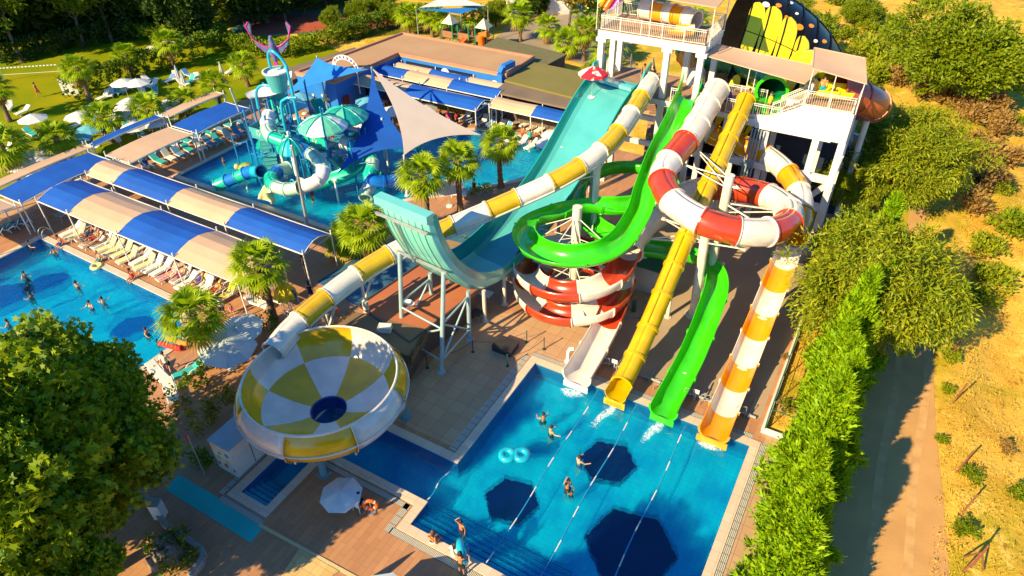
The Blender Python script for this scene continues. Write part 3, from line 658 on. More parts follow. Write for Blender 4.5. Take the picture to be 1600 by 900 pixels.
# --- the turquoise half-pipe
def half_pipe():
    org = (-21.5, 31.0, 0)
    t = thing('half_pipe_slide', 'wide turquoise half pipe slide dropping from the tower and rising up a steep ribbed wall', 'water slide', org)
    def cx(y): return -18.45-(49-y)*0.115
    prof2 = [(49.3, 10.35), (48.3, 10.2), (47.2, 9.95), (45.6, 9.1), (43.6, 7.6), (41.6, 6.1), (39.6, 4.9), (37.6, 4.0), (35.6, 3.3), (33.6, 2.85), (31.6, 2.65), (29.8, 3.0), (28.2, 3.9), (26.9, 5.3), (25.8, 7.1), (25.0, 9.0), (24.6, 10.8)]
    pts = [(cx(y), y, z) for y, z in prof2]
    P = resample(crom(pts, 8), 0.35); n = len(P)
    F = []
    ax = Vector((0.115, 1, 0)).normalized(); side = ax.cross(Vector((0, 0, 1))).normalized()
    for i in range(n):
        tt = (P[min(i+1, n-1)]-P[max(i-1, 0)]).normalized(); u = side.cross(tt).normalized(); F.append((tt, -side, u if u.dot(Vector((0, 0, 1))) > -0.2 or P[i].y < 30 else -u))
    F = [(a, b, b.cross(a)*1.0) for a, b, c in F]
    if F[n//2][2].z < 0: F = [(a, b, -c) for a, b, c in F]
    hw = 1.85; H = 1.15; th = 0.06
    def pf(h, w=hw):
        inn = [(-w-0.1, h), (-w-0.02, h*0.55), (-w+0.1, h*0.24), (-w+0.4, 0.03), (-w*0.5, 0), (0, 0), (w*0.5, 0), (w-0.4, 0.03), (w-0.1, h*0.24), (w+0.02, h*0.55), (w+0.1, h)]
        out = [(a+(th if a > 0 else -th) if abs(a) > w-0.5 else a, b-(th if abs(a) < w else 0)) for a, b in inn][::-1]
        return inn+out
    # bed and walls in one shell per stretch; the walls deepen towards the valley
    def stretch(i0, i1, name, m, h0, h1, mi_side=None):
        mb = MB(); vs = []; K = None
        for i in range(i0, i1+1):
            k = (i-i0)/max(1, i1-i0); pr = pf(h0+(h1-h0)*k); K = len(pr)
            for a, b in pr: vs.append(P[i]+F[i][1]*a+F[i][2]*b)
        for i in range(i1-i0):
            for k in range(K):
                k2 = (k+1) % K; mi = 1 if (k < 2 or 8 <= k <= 12 or k > K-3) else 0
                mb.add([vs[i*K+k], vs[(i+1)*K+k], vs[(i+1)*K+k2], vs[i*K+k2]], [(0, 1, 2, 3)], mi, False)
        for base in (0, (i1-i0)*K):
            h = K//2
            for k in range(h-1): mb.add(vs, [(base+k, base+k+1, base+K-2-k, base+K-1-k)], mi)
        o = mb.build(name, m, t, org); weld(o, 1e-3); return o
    LT = mat('pale_turquoise_fibre', (0.17, 0.60, 0.53), (0.14, 0.53, 0.47), 0.5, 0.25, coat=0.5)
    def idx(y, up=False):
        c = [i for i in range(n)]
        c = [i for i in c if (i < n*0.6) != up]
        return min(c, key=lambda i: abs(P[i].y-y)) if not up else min(c, key=lambda i: abs(P[i].z-y))
    cuts = [0, idx(45.0), idx(41.5), idx(38.0), idx(35.0), idx(32.0), idx(3.9, True), idx(7.0, True), n-1]
    for k in range(len(cuts)-1):
        stretch(cuts[k], cuts[k+1], 'chute_section', [G_TEA if k < 5 else mat('wall_turquoise_fibre', (0.22, 0.60, 0.52), (0.18, 0.53, 0.46), 0.5, 0.3, coat=0.4), G_TEAD], (0.8, 0.9, 1.0, 1.15, 1.4, 1.45, 1.25, 0.85)[k], (0.9, 1.0, 1.15, 1.4, 1.45, 1.25, 0.85, 0.7)[k])
    # entry sill, twisted side wings at the top
    mb = MB(); mb.box((cx(48.2), 48.25, 10.38), (3.0, 0.5, 0.25), rz=-0.2); mb.build('entry_sill', LT, t, org)
    for s in (-1, 1):
        mb = MB(); vs = []
        for k in range(9):
            y = 49.9-k*0.5; zz = 10.2-(0.15*k if k > 3 else 0); h = 1.75-0.09*k; x = cx(y)+s*1.8+0.0
            vs += [(x, y, zz), (x+s*0.12, y, zz), (x+s*(0.12+0.25*math.sin(k*0.35)), y, zz+h), (x+s*0.25*math.sin(k*0.35), y, zz+h)]
        mb.add(vs, [(i*4+k, (i+1)*4+k, (i+1)*4+(k+1) % 4, i*4+(k+1) % 4) for i in range(8) for k in range(4)]+[(0, 1, 2, 3), (35, 34, 33, 32)])
        mb.build('entry_wing', G_TEAD, t, org)
    # ribs and steel on the back of the rising wall
    i0 = cuts[6]
    for a in (-1.45, -0.95, -0.45, 0.1, 0.6, 1.1, 1.5):
        mb = MB()
        for i in range(i0-6, n-2):
            mb.beam(P[i]-F[i][2]*0.062+F[i][1]*a, P[i+1]-F[i+1][2]*0.062+F[i+1][1]*a, 0.045, 0.03)
        mb.build('rib', G_TEAD, t, org)
    mb = MB(); e = n-1
    mb.box(P[e]+Vector((0, 0.25, 0.05)), (3.95, 0.62, 0.5), rz=-0.115); mb.build('end_cap', LT, t, org)
    mb = MB(); z1, z2 = P[idx(10.0, True)], P[idx(7.0, True)]
    iA, iB = idx(10.0, True), idx(6.9, True)
    for i_ in (iA, iB): mb.beam(P[i_]-F[i_][2]*0.25-F[i_][1]*1.95, P[i_]-F[i_][2]*0.25+F[i_][1]*1.95, 0.14, 0.14)
    mb.beam(P[iA]-F[iA][2]*0.3+F[iA][1]*0.5, P[iB]-F[iB][2]*0.4+F[iB][1]*0.5, 0.12)
    mb.build('steel_cross_beam', STEEL, t, org)
    # legs: four long ones under the wall, short ones under the valley
    LEG = mat('pale_blue_steel', (0.42, 0.56, 0.60), (0.34, 0.48, 0.53), 1.5, 0.4, metal=0.3)
    yb = P[iB].y; W4 = [(-25.0, 26.55), (-21.0, 25.4), (-24.6, 29.6), (-20.75, 28.6)]
    A = P[iB]-F[iB][2]*0.3-F[iB][1]*1.75; B = P[iB]-F[iB][2]*0.3+F[iB][1]*1.75
    if A.x > B.x: A, B = B, A
    i3 = idx(4.0, True); Cc = P[i3]-F[i3][2]*0.2-F[i3][1]*1.6; D = P[i3]-F[i3][2]*0.2+F[i3][1]*1.6
    if Cc.x > D.x: Cc, D = D, Cc
    tops = [A, B, Cc, D]; bases = [Vector((A.x+0.2, A.y-1.2, 0)), Vector((B.x+0.2, B.y-1.4, 0)), Vector((Cc.x, Cc.y-0.2, 0)), Vector((D.x, D.y-0.2, 0))]
    for q, b in zip(tops, bases):
        mb = MB(); mb.rod(b, q, 0.135, 12); mb.rod(b, b+Vector((0, 0, 0.06)), 0.28, 12); mb.build('leg', LEG, t, org)
    mb = MB()
    def lz(k, f): return bases[k].lerp(tops[k], f)
    for i, j in ((0, 1), (1, 3), (0, 2)):
        for f, g in ((0.12, 0.12), (0.5, 0.5), (0.12, 0.5), (0.5, 0.12)) if i != 0 or j != 1 else ((0.12, 0.12), (0.45, 0.45), (0.12, 0.45)): 
            mb.rod(lz(i, f), lz(j, min(1, g*(1.8 if j > 1 else 1))), 0.07, 6)
    mb.build('brace', LEG, t, org)
    for y in (38.5, 34.8, 31.8, 29.6):
        for s in (-1, 1):
            b = Vector((cx(y)+s*1.3, y, 0)); i_ = idx(y)
            mb = MB(); mb.rod(b, b+Vector((0, 0, P[i_].z-0.08)), 0.13, 10); mb.rod(b, b+Vector((0, 0, 0.05)), 0.25, 10); mb.build('leg', CREAMP, t, org)
    for y in (43.0,):
        for s in (-1, 1):
            b = Vector((cx(y)+s*1.3, y, 0)); i_ = idx(y); mb = MB(); mb.rod(b, b+Vector((0, 0, P[i_].z-0.1)), 0.16, 10); mb.build('leg', CREAMP, t, org)
half_pipe()
# ================================================================ the slide tower
def railing(mb, a, b, h=1.05, step=0.14, r=0.016, posts=1.6, zdrop=0.0):
    a, b = Vector(a), Vector(b); L = (b-a).length; n = max(1, int(L/step))
    for k in range(1, n):
        p = a.lerp(b, k/n); mb.beam(p+Vector((0, 0, 0.10)), p+Vector((0, 0, h)), r)
    m_ = max(1, round(L/posts))
    for k in range(m_+1):
        p = a.lerp(b, k/m_); mb.beam(p, p+Vector((0, 0, h+0.04)), 0.055)
    for z in (h, 0.10, h-0.14): mb.beam(a+Vector((0, 0, z)), b+Vector((0, 0, z)), 0.045, 0.04)
def stairs(mb, a, b, w_, n, mi=0):
    """steps from a up to b"""
    a, b = Vector(a), Vector(b); d = Vector((b.x-a.x, b.y-a.y, 0)); L = d.length; d.normalize(); rz = math.atan2(d.y, d.x)
    for k in range(n):
        p = a.lerp(b, (k+0.5)/n); mb.box((p.x, p.y, a.z+(b.z-a.z)*(k+1)/n-0.03), (L/n+0.03, w_, 0.06), rz=rz, mi=mi)
        q = a.lerp(b, k/n); mb.box((q.x, q.y, a.z+(b.z-a.z)*(k+0.5)/n), (0.03, w_, (b.z-a.z)/n), rz=rz, mi=mi)
    s = Vector((-d.y, d.x, 0))*(w_/2)
    for sg in (-1, 1): mb.beam(a+s*sg-Vector((0, 0, 0.15)), b+s*sg-Vector((0, 0, 0.15)), 0.07, 0.34, mi=mi)
FLOORC = mat('brown_deck_floor', (0.36, 0.21, 0.13), (0.28, 0.16, 0.10), 0.8, 0.85)
def tower():
    org = (-11.0, 51.0, 0)
    t = thing('slide_tower', 'tall white concrete tower with railed decks where all the slides start', 'tower', org)
    B = lambda n_, mb, m_: mb.build(n_, m_, t, org)
    # launch deck at 9.7 m, upper deck at 14 m on the left, raised deck on the right
    mb = MB(); mb.box((-14.35, 51.4, 9.45), (13.0, 5.6, 0.34), mi=0)
    mb.box((-5.2, 51.2, 9.1), (5.2, 5.0, 0.34)); B('launch_deck_slab', mb, WHITE)
    mb = MB(); mb.box((-14.35, 51.4, 9.635), (12.7, 5.3, 0.03)); mb.box((-5.2, 51.2, 9.285), (5.0, 4.8, 0.03)); B('launch_deck_floor', mb, FLOORC)
    mb = MB(); mb.box((-16.45, 51.2, 13.75), (8.3, 4.6, 0.55)); B('upper_deck_slab', mb, WHITE)
    mb = MB(); mb.box((-16.45, 51.2, 14.04), (8.2, 4.5, 0.03)); B('upper_deck_floor', mb, FLOORC)
    for x, y in ((-20.35, 49.15), (-20.35, 51.6), (-20.35, 53.2), (-15.1, 49.15), (-14.7, 53.2), (-12.55, 49.15), (-12.55, 53.2)):
        mb = MB(); mb.box((x, y, 6.75), (0.42, 0.42, 13.5-0.02)); 
        if y < 50: mb.box((x, y, 13.3), (0.8, 0.4, 0.3))
        B('column', mb, WHITE)
    for x, y in ((-9.9, 49.1), (-9.9, 53.6), (-7.0, 49.4), (-7.0, 53.2)):
        mb = MB(); mb.box((x, y, 4.6), (0.4, 0.4, 9.2)); B('column', mb, WHITE)
    # raised deck on the right with its stepped white side wall
    mb = MB(); x0, x1 = -6.9, -1.65; Y = 48.75
    prof = [(-8.6, 9.0), (-1.65, 9.0), (-1.65, 11.2), (-4.9, 11.2), (-5.2, 10.95), (-5.6, 10.7), (-6.0, 10.45), (-6.5, 10.2), (-7.1, 9.95), (-8.6, 9.75)]
    n = len(prof); vs = [(x, Y, z) for x, z in prof]+[(x, Y+0.25, z) for x, z in prof]
    mb.add(vs, [tuple(range(n)), tuple(range(2*n-1, n-1, -1))]+[(i, n+i, n+(i+1) % n, (i+1) % n) for i in range(n)])
    mb.box((-1.78, 51.0, 10.1), (0.25, 4.3, 2.2)); B('deck_side_wall', mb, WHITE)
    mb = MB(); mb.box((-3.3, 51.1, 11.05), (3.1, 4.2, 0.2)); 
    for k in range(5): mb.box((-5.1-k*0.42, 51.0, 10.9-k*0.25), (0.45, 2.4, 0.12))
    B('raised_deck_floor', mb, FLOORC)
    for x, y in ((-1.85, 49.0), (-3.55, 49.0), (-1.85, 53.0), (-3.55, 53.0)):
        mb = MB(); mb.box((x, y, 4.5), (0.46, 0.46, 9.0)); B('column', mb, WHITE)
    mb = MB()
    for z in (6.0, 3.7): mb.box((-6.0, 49.0, z), (8.0, 0.4, 0.5)); mb.box((-1.85, 51.0, z), (0.4, 3.6, 0.5)); mb.box((-16.0, 53.2, z), (9.0, 0.35, 0.4))
    mb.box((-9.4, 51.3, 9.2), (0.3, 4.2, 0.3)); B('cross_beam', mb, WHITE)
    mb = MB(); mb.beam((-3.3, 49.0, 3.9), (-2.0, 49.0, 5.7), 0.35); B('diagonal_strut', mb, WHITE)
    # railings
    mb = MB(); z = 14.05
    railing(mb, (-20.5, 48.98, z), (-12.35, 48.98, z)); railing(mb, (-20.5, 48.98, z), (-20.5, 53.4, z)); railing(mb, (-12.35, 48.98, z), (-12.35, 53.4, z)); railing(mb, (-20.5, 53.4, z), (-12.35, 53.4, z))
    B('upper_railing', mb, RAIL)
    z = 9.65
    for a_, b_ in (((-14.3, 48.75, z), (-13.8, 48.75, z)), ((-12.2, 48.75, z), (-11.95, 48.75, z)), ((-11.7, 51.6, z), (-7.9, 51.6, z)), ((-10.1, 48.75, z), (-9.5, 48.75, z)), ((-20.9, 50.0, z), (-20.9, 54.0, z)), ((-8.15, 48.75, z), (-6.2, 48.75, z))):
        mb = MB(); railing(mb, a_, b_); B('launch_deck_railing', mb, RAIL)
    mb = MB(); railing(mb, (-6.9, 48.7, 9.95), (-5.0, 48.7, 11.2)); railing(mb, (-4.9, 48.7, 11.2), (-1.7, 48.7, 11.2)); railing(mb, (-1.7, 48.7, 11.2), (-1.7, 53.0, 11.2)); railing(mb, (-6.6, 50.1, 10.0), (-5.0, 50.1, 11.15)); B('raised_deck_railing', mb, RAIL)
    mb = MB(); mb.box((-5.0, 51.9, 10.4), (0.2, 2.0, 2.4)); mb.box((-5.6, 50.15, 10.2), (1.2, 0.12, 1.4)); B('stair_screen_wall', mb, WHITE)
    # stairs up behind the decks
    mb = MB(); stairs(mb, (-19.6, 60.2, 3.6), (-18.7, 54.2, 9.6), 1.7, 22); stairs(mb, (-16.8, 54.2, 0.1), (-18.7, 60.2, 3.6), 1.6, 16); mb.box((-19.0, 60.9, 3.5), (4.0, 1.6, 0.2)); B('staircase', mb, mat('brown_stone_steps', (0.36, 0.22, 0.15), (0.27, 0.16, 0.11), 2, 0.8))
    mb = MB()
    for s in (-1.0, 0.95): railing(mb, (-19.6+s, 60.2, 3.7), (-18.7+s, 54.2, 9.7), step=0.3)
    B('stair_handrail', mb, RAIL)
    # canopies
    mb = MB()
    def canopy(c, z):  # four corners, sagging panel
        a, b, cc, d = [Vector(v) for v in c]; n_ = 6; vs = []
        for i in range(n_+1):
            for j in range(n_+1):
                p = a.lerp(b, i/n_).lerp(d.lerp(cc, i/n_), j/n_); p.z += z-0.12*math.sin(PI*i/n_)*math.sin(PI*j/n_); vs.append(p)
        mb.add(vs, [(i*(n_+1)+j, (i+1)*(n_+1)+j, (i+1)*(n_+1)+j+1, i*(n_+1)+j+1) for i in range(n_) for j in range(n_)], 0, True)
        mb.beam(a+Vector((0, 0, z)), b+Vector((0, 0, z)), 0.07); mb.beam(b+Vector((0, 0, z)), cc+Vector((0, 0, z)), 0.07); mb.beam(cc+Vector((0, 0, z)), d+Vector((0, 0, z)), 0.07); mb.beam(d+Vector((0, 0, z)), a+Vector((0, 0, z)), 0.07)
    canopy([(-20.9, 48.9, 0.3), (-12.0, 48.9, 0), (-12.2, 53.2, 0.1), (-20.9, 53.2, 0.4)], 16.7); B('upper_canopy', mb, F_TAN)
    mb = MB(); canopy([(-12.3, 49.3, 0.35), (-5.2, 48.6, -0.2), (-4.6, 51.8, 0.0), (-12.2, 51.8, 0.45)], 12.9); B('launch_canopy', mb, F_TAN)
    mb = MB(); canopy([(-5.0, 48.9, 0.1), (-1.5, 48.6, -0.25), (-2.2, 52.6, 0.1), (-5.6, 52.6, 0.3)], 13.6); B('raised_canopy', mb, F_TAN)
    mb = MB()
    for x, y, z0, z1 in ((-20.8, 49, 14, 17), (-16.6, 49, 14, 16.85), (-12.1, 49, 14, 16.7), (-12.2, 53.1, 14, 16.8), (-20.8, 53.1, 14, 17.1), (-4.9, 48.9, 11.2, 13.7), (-1.6, 48.7, 11.2, 13.35), (-2.3, 52.5, 11.1, 13.7), (-3.4, 48.8, 11.2, 13.5), (-5.5, 52.5, 11.1, 13.9), (-9.0, 49.0, 9.65, 13.0), (-9.0, 51.7, 9.65, 13.2)):
        mb = MB(); mb.rod((x, y, z0), (x, y, z1), 0.035, 6); B('canopy_pole', mb, RAIL)
    mb = MB()  # pipework down the tower face
    for k in range(4): mb.rod((-8.2+k*0.22, 48.6, 0.1), (-7.9+k*0.22, 48.6, 8.9), 0.07, 8)
    for z in (2, 4, 6, 8): mb.box((-7.75, 48.55, z), (1.0, 0.06, 0.12))
    B('water_pipe', mb, mat('pipe_blue_grey', (0.22, 0.30, 0.36), rough=0.4))
tower()
# ================================================================ shade canopies, sails, buildings
def barrel(mb, x0, x1, y0, y1, z, rise, n=8, zx=0.0, mi=0, th=0.03):
    vs = []; nx = 4
    for j in range(nx+1):
        for i in range(n+1):
            y = y0+(y1-y0)*i/n; dz = -0.05*math.sin(PI*j/nx); vs.append((x0+(x1-x0)*j/nx, y, z+rise*math.sin(PI*i/n)+dz+zx*j/nx))
    K = n+1
    mb.add(vs, [(j*K+i, (j+1)*K+i, (j+1)*K+i+1, j*K+i+1) for j in range(nx) for i in range(n)], mi, False)
    mb.add([(v[0], v[1], v[2]-th) for v in vs], [(j*K+i, j*K+i+1, (j+1)*K+i+1, (j+1)*K+i) for j in range(nx) for i in range(n)], mi, False)
def shade_row(label, xs, cols, y0, y1, z, rise=0.55, group=None, posts=True, lab=True):
    org = ((xs[0]+xs[-1])/2, (y0+y1)/2, 0)
    t = thing('shade_canopy', label, 'canopy', org, group=group)
    for k in range(len(xs)-1):
        mb = MB(); barrel(mb, xs[k]+0.02, xs[k+1]-0.02, y0, y1, z, rise, 5)
        mb.build('fabric_panel', cols[k], t, org)
    mb = MB()
    for y in (y0, y1): mb.beam((xs[0], y, z-0.03), (xs[-1], y, z-0.03), 0.07)
    for x in xs:
        P = [(x, y0+(y1-y0)*i/5, z-0.05+rise*math.sin(PI*i/5)) for i in range(6)]
        for a, b in zip(P, P[1:]): mb.beam(a, b, 0.06)
        mb.beam((x, y0, z-0.05), (x, y1, z-0.05), 0.05)
    mb.build('frame', RAIL, t, org)
    if posts:
        for x in xs:
            for y in (y0, y1):
                mb = MB(); mb.rod((x, y, 0), (x, y, z+0.35), 0.055, 8); mb.build('post', RAIL, t, org)
    return t
B_, T_ = F_BLU, F_TAN
shade_row('front row of arched blue and sand canopies beside the left pool', [-56.7, -52.6, -46.6, -40.4, -34.0], [B_, T_, B_, T_], 22.1, 26.0, 2.8)
shade_row('back row of arched sand and blue canopies between the two pools', [-57.3, -53.8, -47.0, -40.5, -32.6], [T_, B_, T_, B_], 26.8, 29.7, 2.8)
shade_row('low blue canopy joining the two long rows at their far left end', [-61.2, -57.6], [B_], 21.3, 29.6, 2.7, 0.25)
shade_row('shaded sand coloured canopy left of the loungers past the left pool', [-63.5, -57.6], [T_], 15.5, 20.9, 2.7, 0.25)
shade_row('wide sand canopy along the far side of the play pool', [-59.2, -55.8], [T_], 29.9, 36.6, 2.8, 0.12)
shade_row('wide blue canopy behind the play pool next to a tall pole', [-59.0, -55.4], [B_], 36.8, 43.4, 2.9, 0.12)
shade_row('narrow sand strip canopy on the lawn edge', [-63.4, -62.2], [T_], 21.0, 30.5, 2.6, 0.1)
shade_row('narrow blue strip canopy on the lawn edge', [-63.2, -62.2], [B_], 30.7, 38.2, 2.6, 0.1)
shade_row('narrow sand strip canopy beside a row of palms', [-63.0, -61.6], [T_], 38.4, 45.4, 2.6, 0.1)
shade_row('front canopy of sand and blue panels before the courtyard', [-53.2, -43.8, -34.9], [T_, B_], 53.3, 56.3, 3.0)
shade_row('middle canopy of alternating blue and sand panels in the courtyard', [-50.6, -46.4, -40.6, -34.6], [B_, T_, B_], 56.7, 59.2, 3.1)
shade_row('canopy of one sand and one blue panel in front of the grey roof', [-34.3, -29.6, -24.9], [T_, B_], 54.9, 57.4, 3.0)
shade_row('rear canopy of sand and blue panels against the blue courtyard wall', [-49.5, -44.8, -39.8, -35.6], [T_, B_, T_], 59.3, 60.7, 3.1, 0.3)

def sail(label, A, Bc, Cc, m, name='shade_sail', pull=0.28, sag=0.0, n=12, group=None):
    A, Bc, Cc = Vector(A), Vector(Bc), Vector(Cc); G = (A+Bc+Cc)/3
    def mid(p, q): h = (p+q)/2; h = h.lerp(G, pull); h.z -= sag; return h
    AB, BC, CA = mid(A, Bc), mid(Bc, Cc), mid(Cc, A)
    vs = []; idx = {}
    for i in range(n+1):
        for j in range(n+1-i):
            u, v = i/n, j/n; w_ = 1-u-v
            idx[i, j] = len(vs); vs.append(A*w_*w_+Bc*u*u+Cc*v*v+AB*2*w_*u+BC*2*u*v+CA*2*w_*v)
    fs = []
    for i in range(n):
        for j in range(n-i):
            fs.append((idx[i, j], idx[i+1, j], idx[i, j+1]))
            if i+j < n-1: fs.append((idx[i+1, j], idx[i+1, j+1], idx[i, j+1]))
    org = tuple(G); mb = MB(); mb.add(vs, fs, 0, True)
    N_ = (Bc-A).cross(Cc-A).normalized()*0.02
    mb.add([v+N_ for v in vs], fs, 0, True)
    return tag(mb.build(name, m, None, org), label, 'shade sail', group)
MAST = at(581, 106, 7.4)
R1, R2, R3 = at(752, 211, 2.6), at(631, 243, 3.6), at(527, 272, 2.6)
sail('large cream sail stretched from the tall mast towards the palms', MAST, R1, R2, F_CRM, pull=0.5)
sail('steep dark blue sail hanging from the tall mast over the play pool', MAST, R3, at(655, 238, 3.0), F_BLU, pull=0.7)
sail('bright blue sail with a pointed peak beside the bucket tower', at(495, 90, 6.5), at(436, 153, 2.8), at(577, 108, 7.2), F_SBL, pull=0.42)
def mast(label, b, t, r, m=STEEL):
    mb = MB(); mb.rod(b, t, r, 12, r*0.75); mb.rod(b, Vector(b)+Vector((0, 0, 0.08)), r*2, 12); mb.ball(t, r*0.9, 8); o = mb.build('mast', m, None, tuple(b)); return tag(o, label, 'mast')
mast('tall blue grey mast holding the cream and dark blue sails', (MAST.x+0.25, MAST.y-0.1, -0.5), MAST, 0.17, mat('mast_blue', (0.12, 0.24, 0.34), rough=0.45))
b = at(636, 306, 0); mast('cream mast at the low corner of the cream sail', b, R2, 0.11, CREAMP)
b = at(480, 350, 0); mast('leaning silver mast at the front edge of the play pool', b, at(456, 228, 7.0), 0.13)
b = at(391, 218, 0); mast('tall grey mast beside the wide blue canopy', b, at(360, 139, 5.2), 0.12)
mast('mast carrying the peak of the bright blue sail', (at(495, 90, 6.5).x, at(495, 90, 6.5).y+0.2, 0), at(495, 88, 6.6), 0.10)

# --- buildings
BEIGER = mat('beige_flat_roof', (0.44, 0.26, 0.135), (0.38, 0.22, 0.11), 0.25, 0.9, bump=0.1)
BLUEW = mat('bright_blue_wall', (0.01, 0.16, 0.55), (0.008, 0.13, 0.47), 0.6, 0.6)
def courtyard_building():
    org = (-45, 62, 0); t = thing('courtyard_building', 'low u shaped building with a beige flat roof and bright blue courtyard walls', 'building', org)
    U = [(-56.0, 50.8), (-50.6, 50.8), (-50.0, 60.9), (-35.8, 60.9), (-35.8, 67.0), (-54.0, 67.0)]
    mb = MB(); mb.poly(U, 0, 3.75); mb.build('wall', BLUEW, t, org)
    mb = MB(); mb.poly(inset(U, 0.05), 3.752, 4.0, 0); mb.build('roof', BEIGER, t, org)
    mb = MB(); mb.poly(inset(U, 0.1), 4.0, 4.22, 0, holes=[inset(U, -0.12)]); mb.build('parapet', mat('terracotta_coping', (0.44, 0.20, 0.13), rough=0.8), t, org)
    mb = MB(); mb.box((-44.5, 60.88, 3.1), (9.0, 0.06, 0.55), mi=0); mb.box((-50.3, 56, 1.5), (0.05, 2.2, 2.0), rz=0.05); mb.build('window_band', mat('dark_glass', (0.01, 0.02, 0.06), rough=0.1), t, org)
    for x, z, r in ((-43.6, 2.9, 0.55), (-37.2, 2.7, 0.5)):
        mb = MB(); mb.rod((x, 60.86, z), (x, 60.80, z), r, 20); mb.build('round_emblem', WHITE, t, org)
        mb = MB(); mb.rod((x, 60.80, z), (x, 60.79, z), r*0.5, 12); mb.build('emblem_mark', mat('emblem_grey', (0.5, 0.5, 0.55)), t, org)
    mb = MB()
    P = [(-36.3, 60.6, 0.2), (-36.3, 60.6, 4.2), (-36.2, 61.0, 4.7), (-35.9, 62.6, 4.75)]
    for a, b in zip(P, P[1:]): mb.beam(a, b, 0.6)
    mb.build('blue_arch_duct', BLUEW, t, org)
    # arched white sign board on the roof edge
    mb = MB(); q = Vector((-51.2, 53.4, 0))
    for k in range(9):
        a0, a1 = PI*k/9, PI*(k+1)/9
        mb.beam((q.x+1.6*math.cos(a0), q.y, 4.6+1.1*math.sin(a0)), (q.x+1.6*math.cos(a1), q.y, 4.6+1.1*math.sin(a1)), 0.08, 0.5)
    for s in (-1.5, 1.5): mb.rod((q.x+s, q.y, 2.0), (q.x+s, q.y, 4.7), 0.06, 6)
    mb.build('arched_sign', WHITE, t, org)
    mb = MB()
    for k in range(8):
        a = PI*(k+0.9)/9.6; mb.box((q.x+1.6*math.cos(a), q.y-0.06, 4.6+1.1*math.sin(a)), (0.22, 0.03, 0.26), mi=k % 2)
    mb.build('sign_letters', [mat('sign_blue', (0.02, 0.12, 0.5)), mat('sign_pink', (0.6, 0.05, 0.2))], t, org)
    # entrance facade at the left: doors and star shapes
    mb = MB(); mb.box((-50.45, 51.9, 1.1), (0.08, 0.9, 2.1)); mb.build('door', mat('dark_red_door', (0.16, 0.02, 0.02)), t, org)
    for y, z in ((50.75, 1.9), (50.75, 1.5)):
        mb = MB(); x = -52.3 if z > 1.8 else -54.2
        for k in range(5): a = k*2*PI/5; mb.beam((x, y, z), (x+0.6*math.cos(a), y, z+0.6*math.sin(a)), 0.04, 0.26)
        mb.build('star_ornament', mat('star_yellow', (0.75, 0.65, 0.25)), t, org)
courtyard_building()
def flat_block(name, label, P, z0, z1, roofm, wallm, over=0.15, posts=False):
    cx_, cy_ = sum(p[0] for p in P)/len(P), sum(p[1] for p in P)/len(P); org = (cx_, cy_, 0); t = thing(name, label, 'building', org)
    mb = MB(); mb.poly(inset(P, over), z1-0.18, z1); mb.build('roof', roofm, t, org)
    if posts:
        for p in P:
            mb = MB(); mb.rod((p[0]+(cx_-p[0])*0.04, p[1]+(cy_-p[1])*0.04, 0), (p[0]+(cx_-p[0])*0.04, p[1]+(cy_-p[1])*0.04, z1-0.19), 0.1, 8); mb.build('post', DGREY, t, org)
        mb = MB(); mb.poly(inset(P, -0.8), z0, z1-1.4); mb.build('counter', wallm, t, org)
    else:
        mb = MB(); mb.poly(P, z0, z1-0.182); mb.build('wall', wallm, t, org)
    return t
DKW = mat('dark_brown_wall', (0.12, 0.08, 0.06), rough=0.8)  # even dark brown, shared by walls, counter and door
GREENR = mat('olive_green_roof', (0.19, 0.16, 0.035), (0.165, 0.14, 0.03), 0.3, 0.9)
GREYR = mat('grey_brown_roof', (0.20, 0.14, 0.09), (0.15, 0.105, 0.07), 0.4, 0.9)
flat_block('kitchen_block', 'flat olive green roof right of the beige roof', [(-35.5, 60.4), (-27.0, 59.6), (-26.2, 66.0), (-35.5, 66.4)], 0, 3.7, GREENR, DKW)
flat_block('bar_pavilion', 'flat grey brown roof in front of the olive green one', [(-35.2, 57.6), (-25.6, 57.4), (-26.0, 59.5), (-35.4, 60.2)], 0, 3.5, GREYR, DKW, posts=True)
flat_block('storage_block', 'dark olive flat roof behind the beige building near the palms', [(-43.5, 67.4), (-34.2, 67.2), (-33.8, 71.0), (-43.8, 72.6)], 0, 3.5, mat('dark_olive_roof', (0.15, 0.13, 0.05), rough=0.9), DKW)
flat_block('side_block', 'low grey roof left of the beige building', [(-60.0, 50.4), (-56.6, 50.6), (-54.6, 60.0), (-57.4, 61.8)], 0, 3.3, GREYR, DKW)
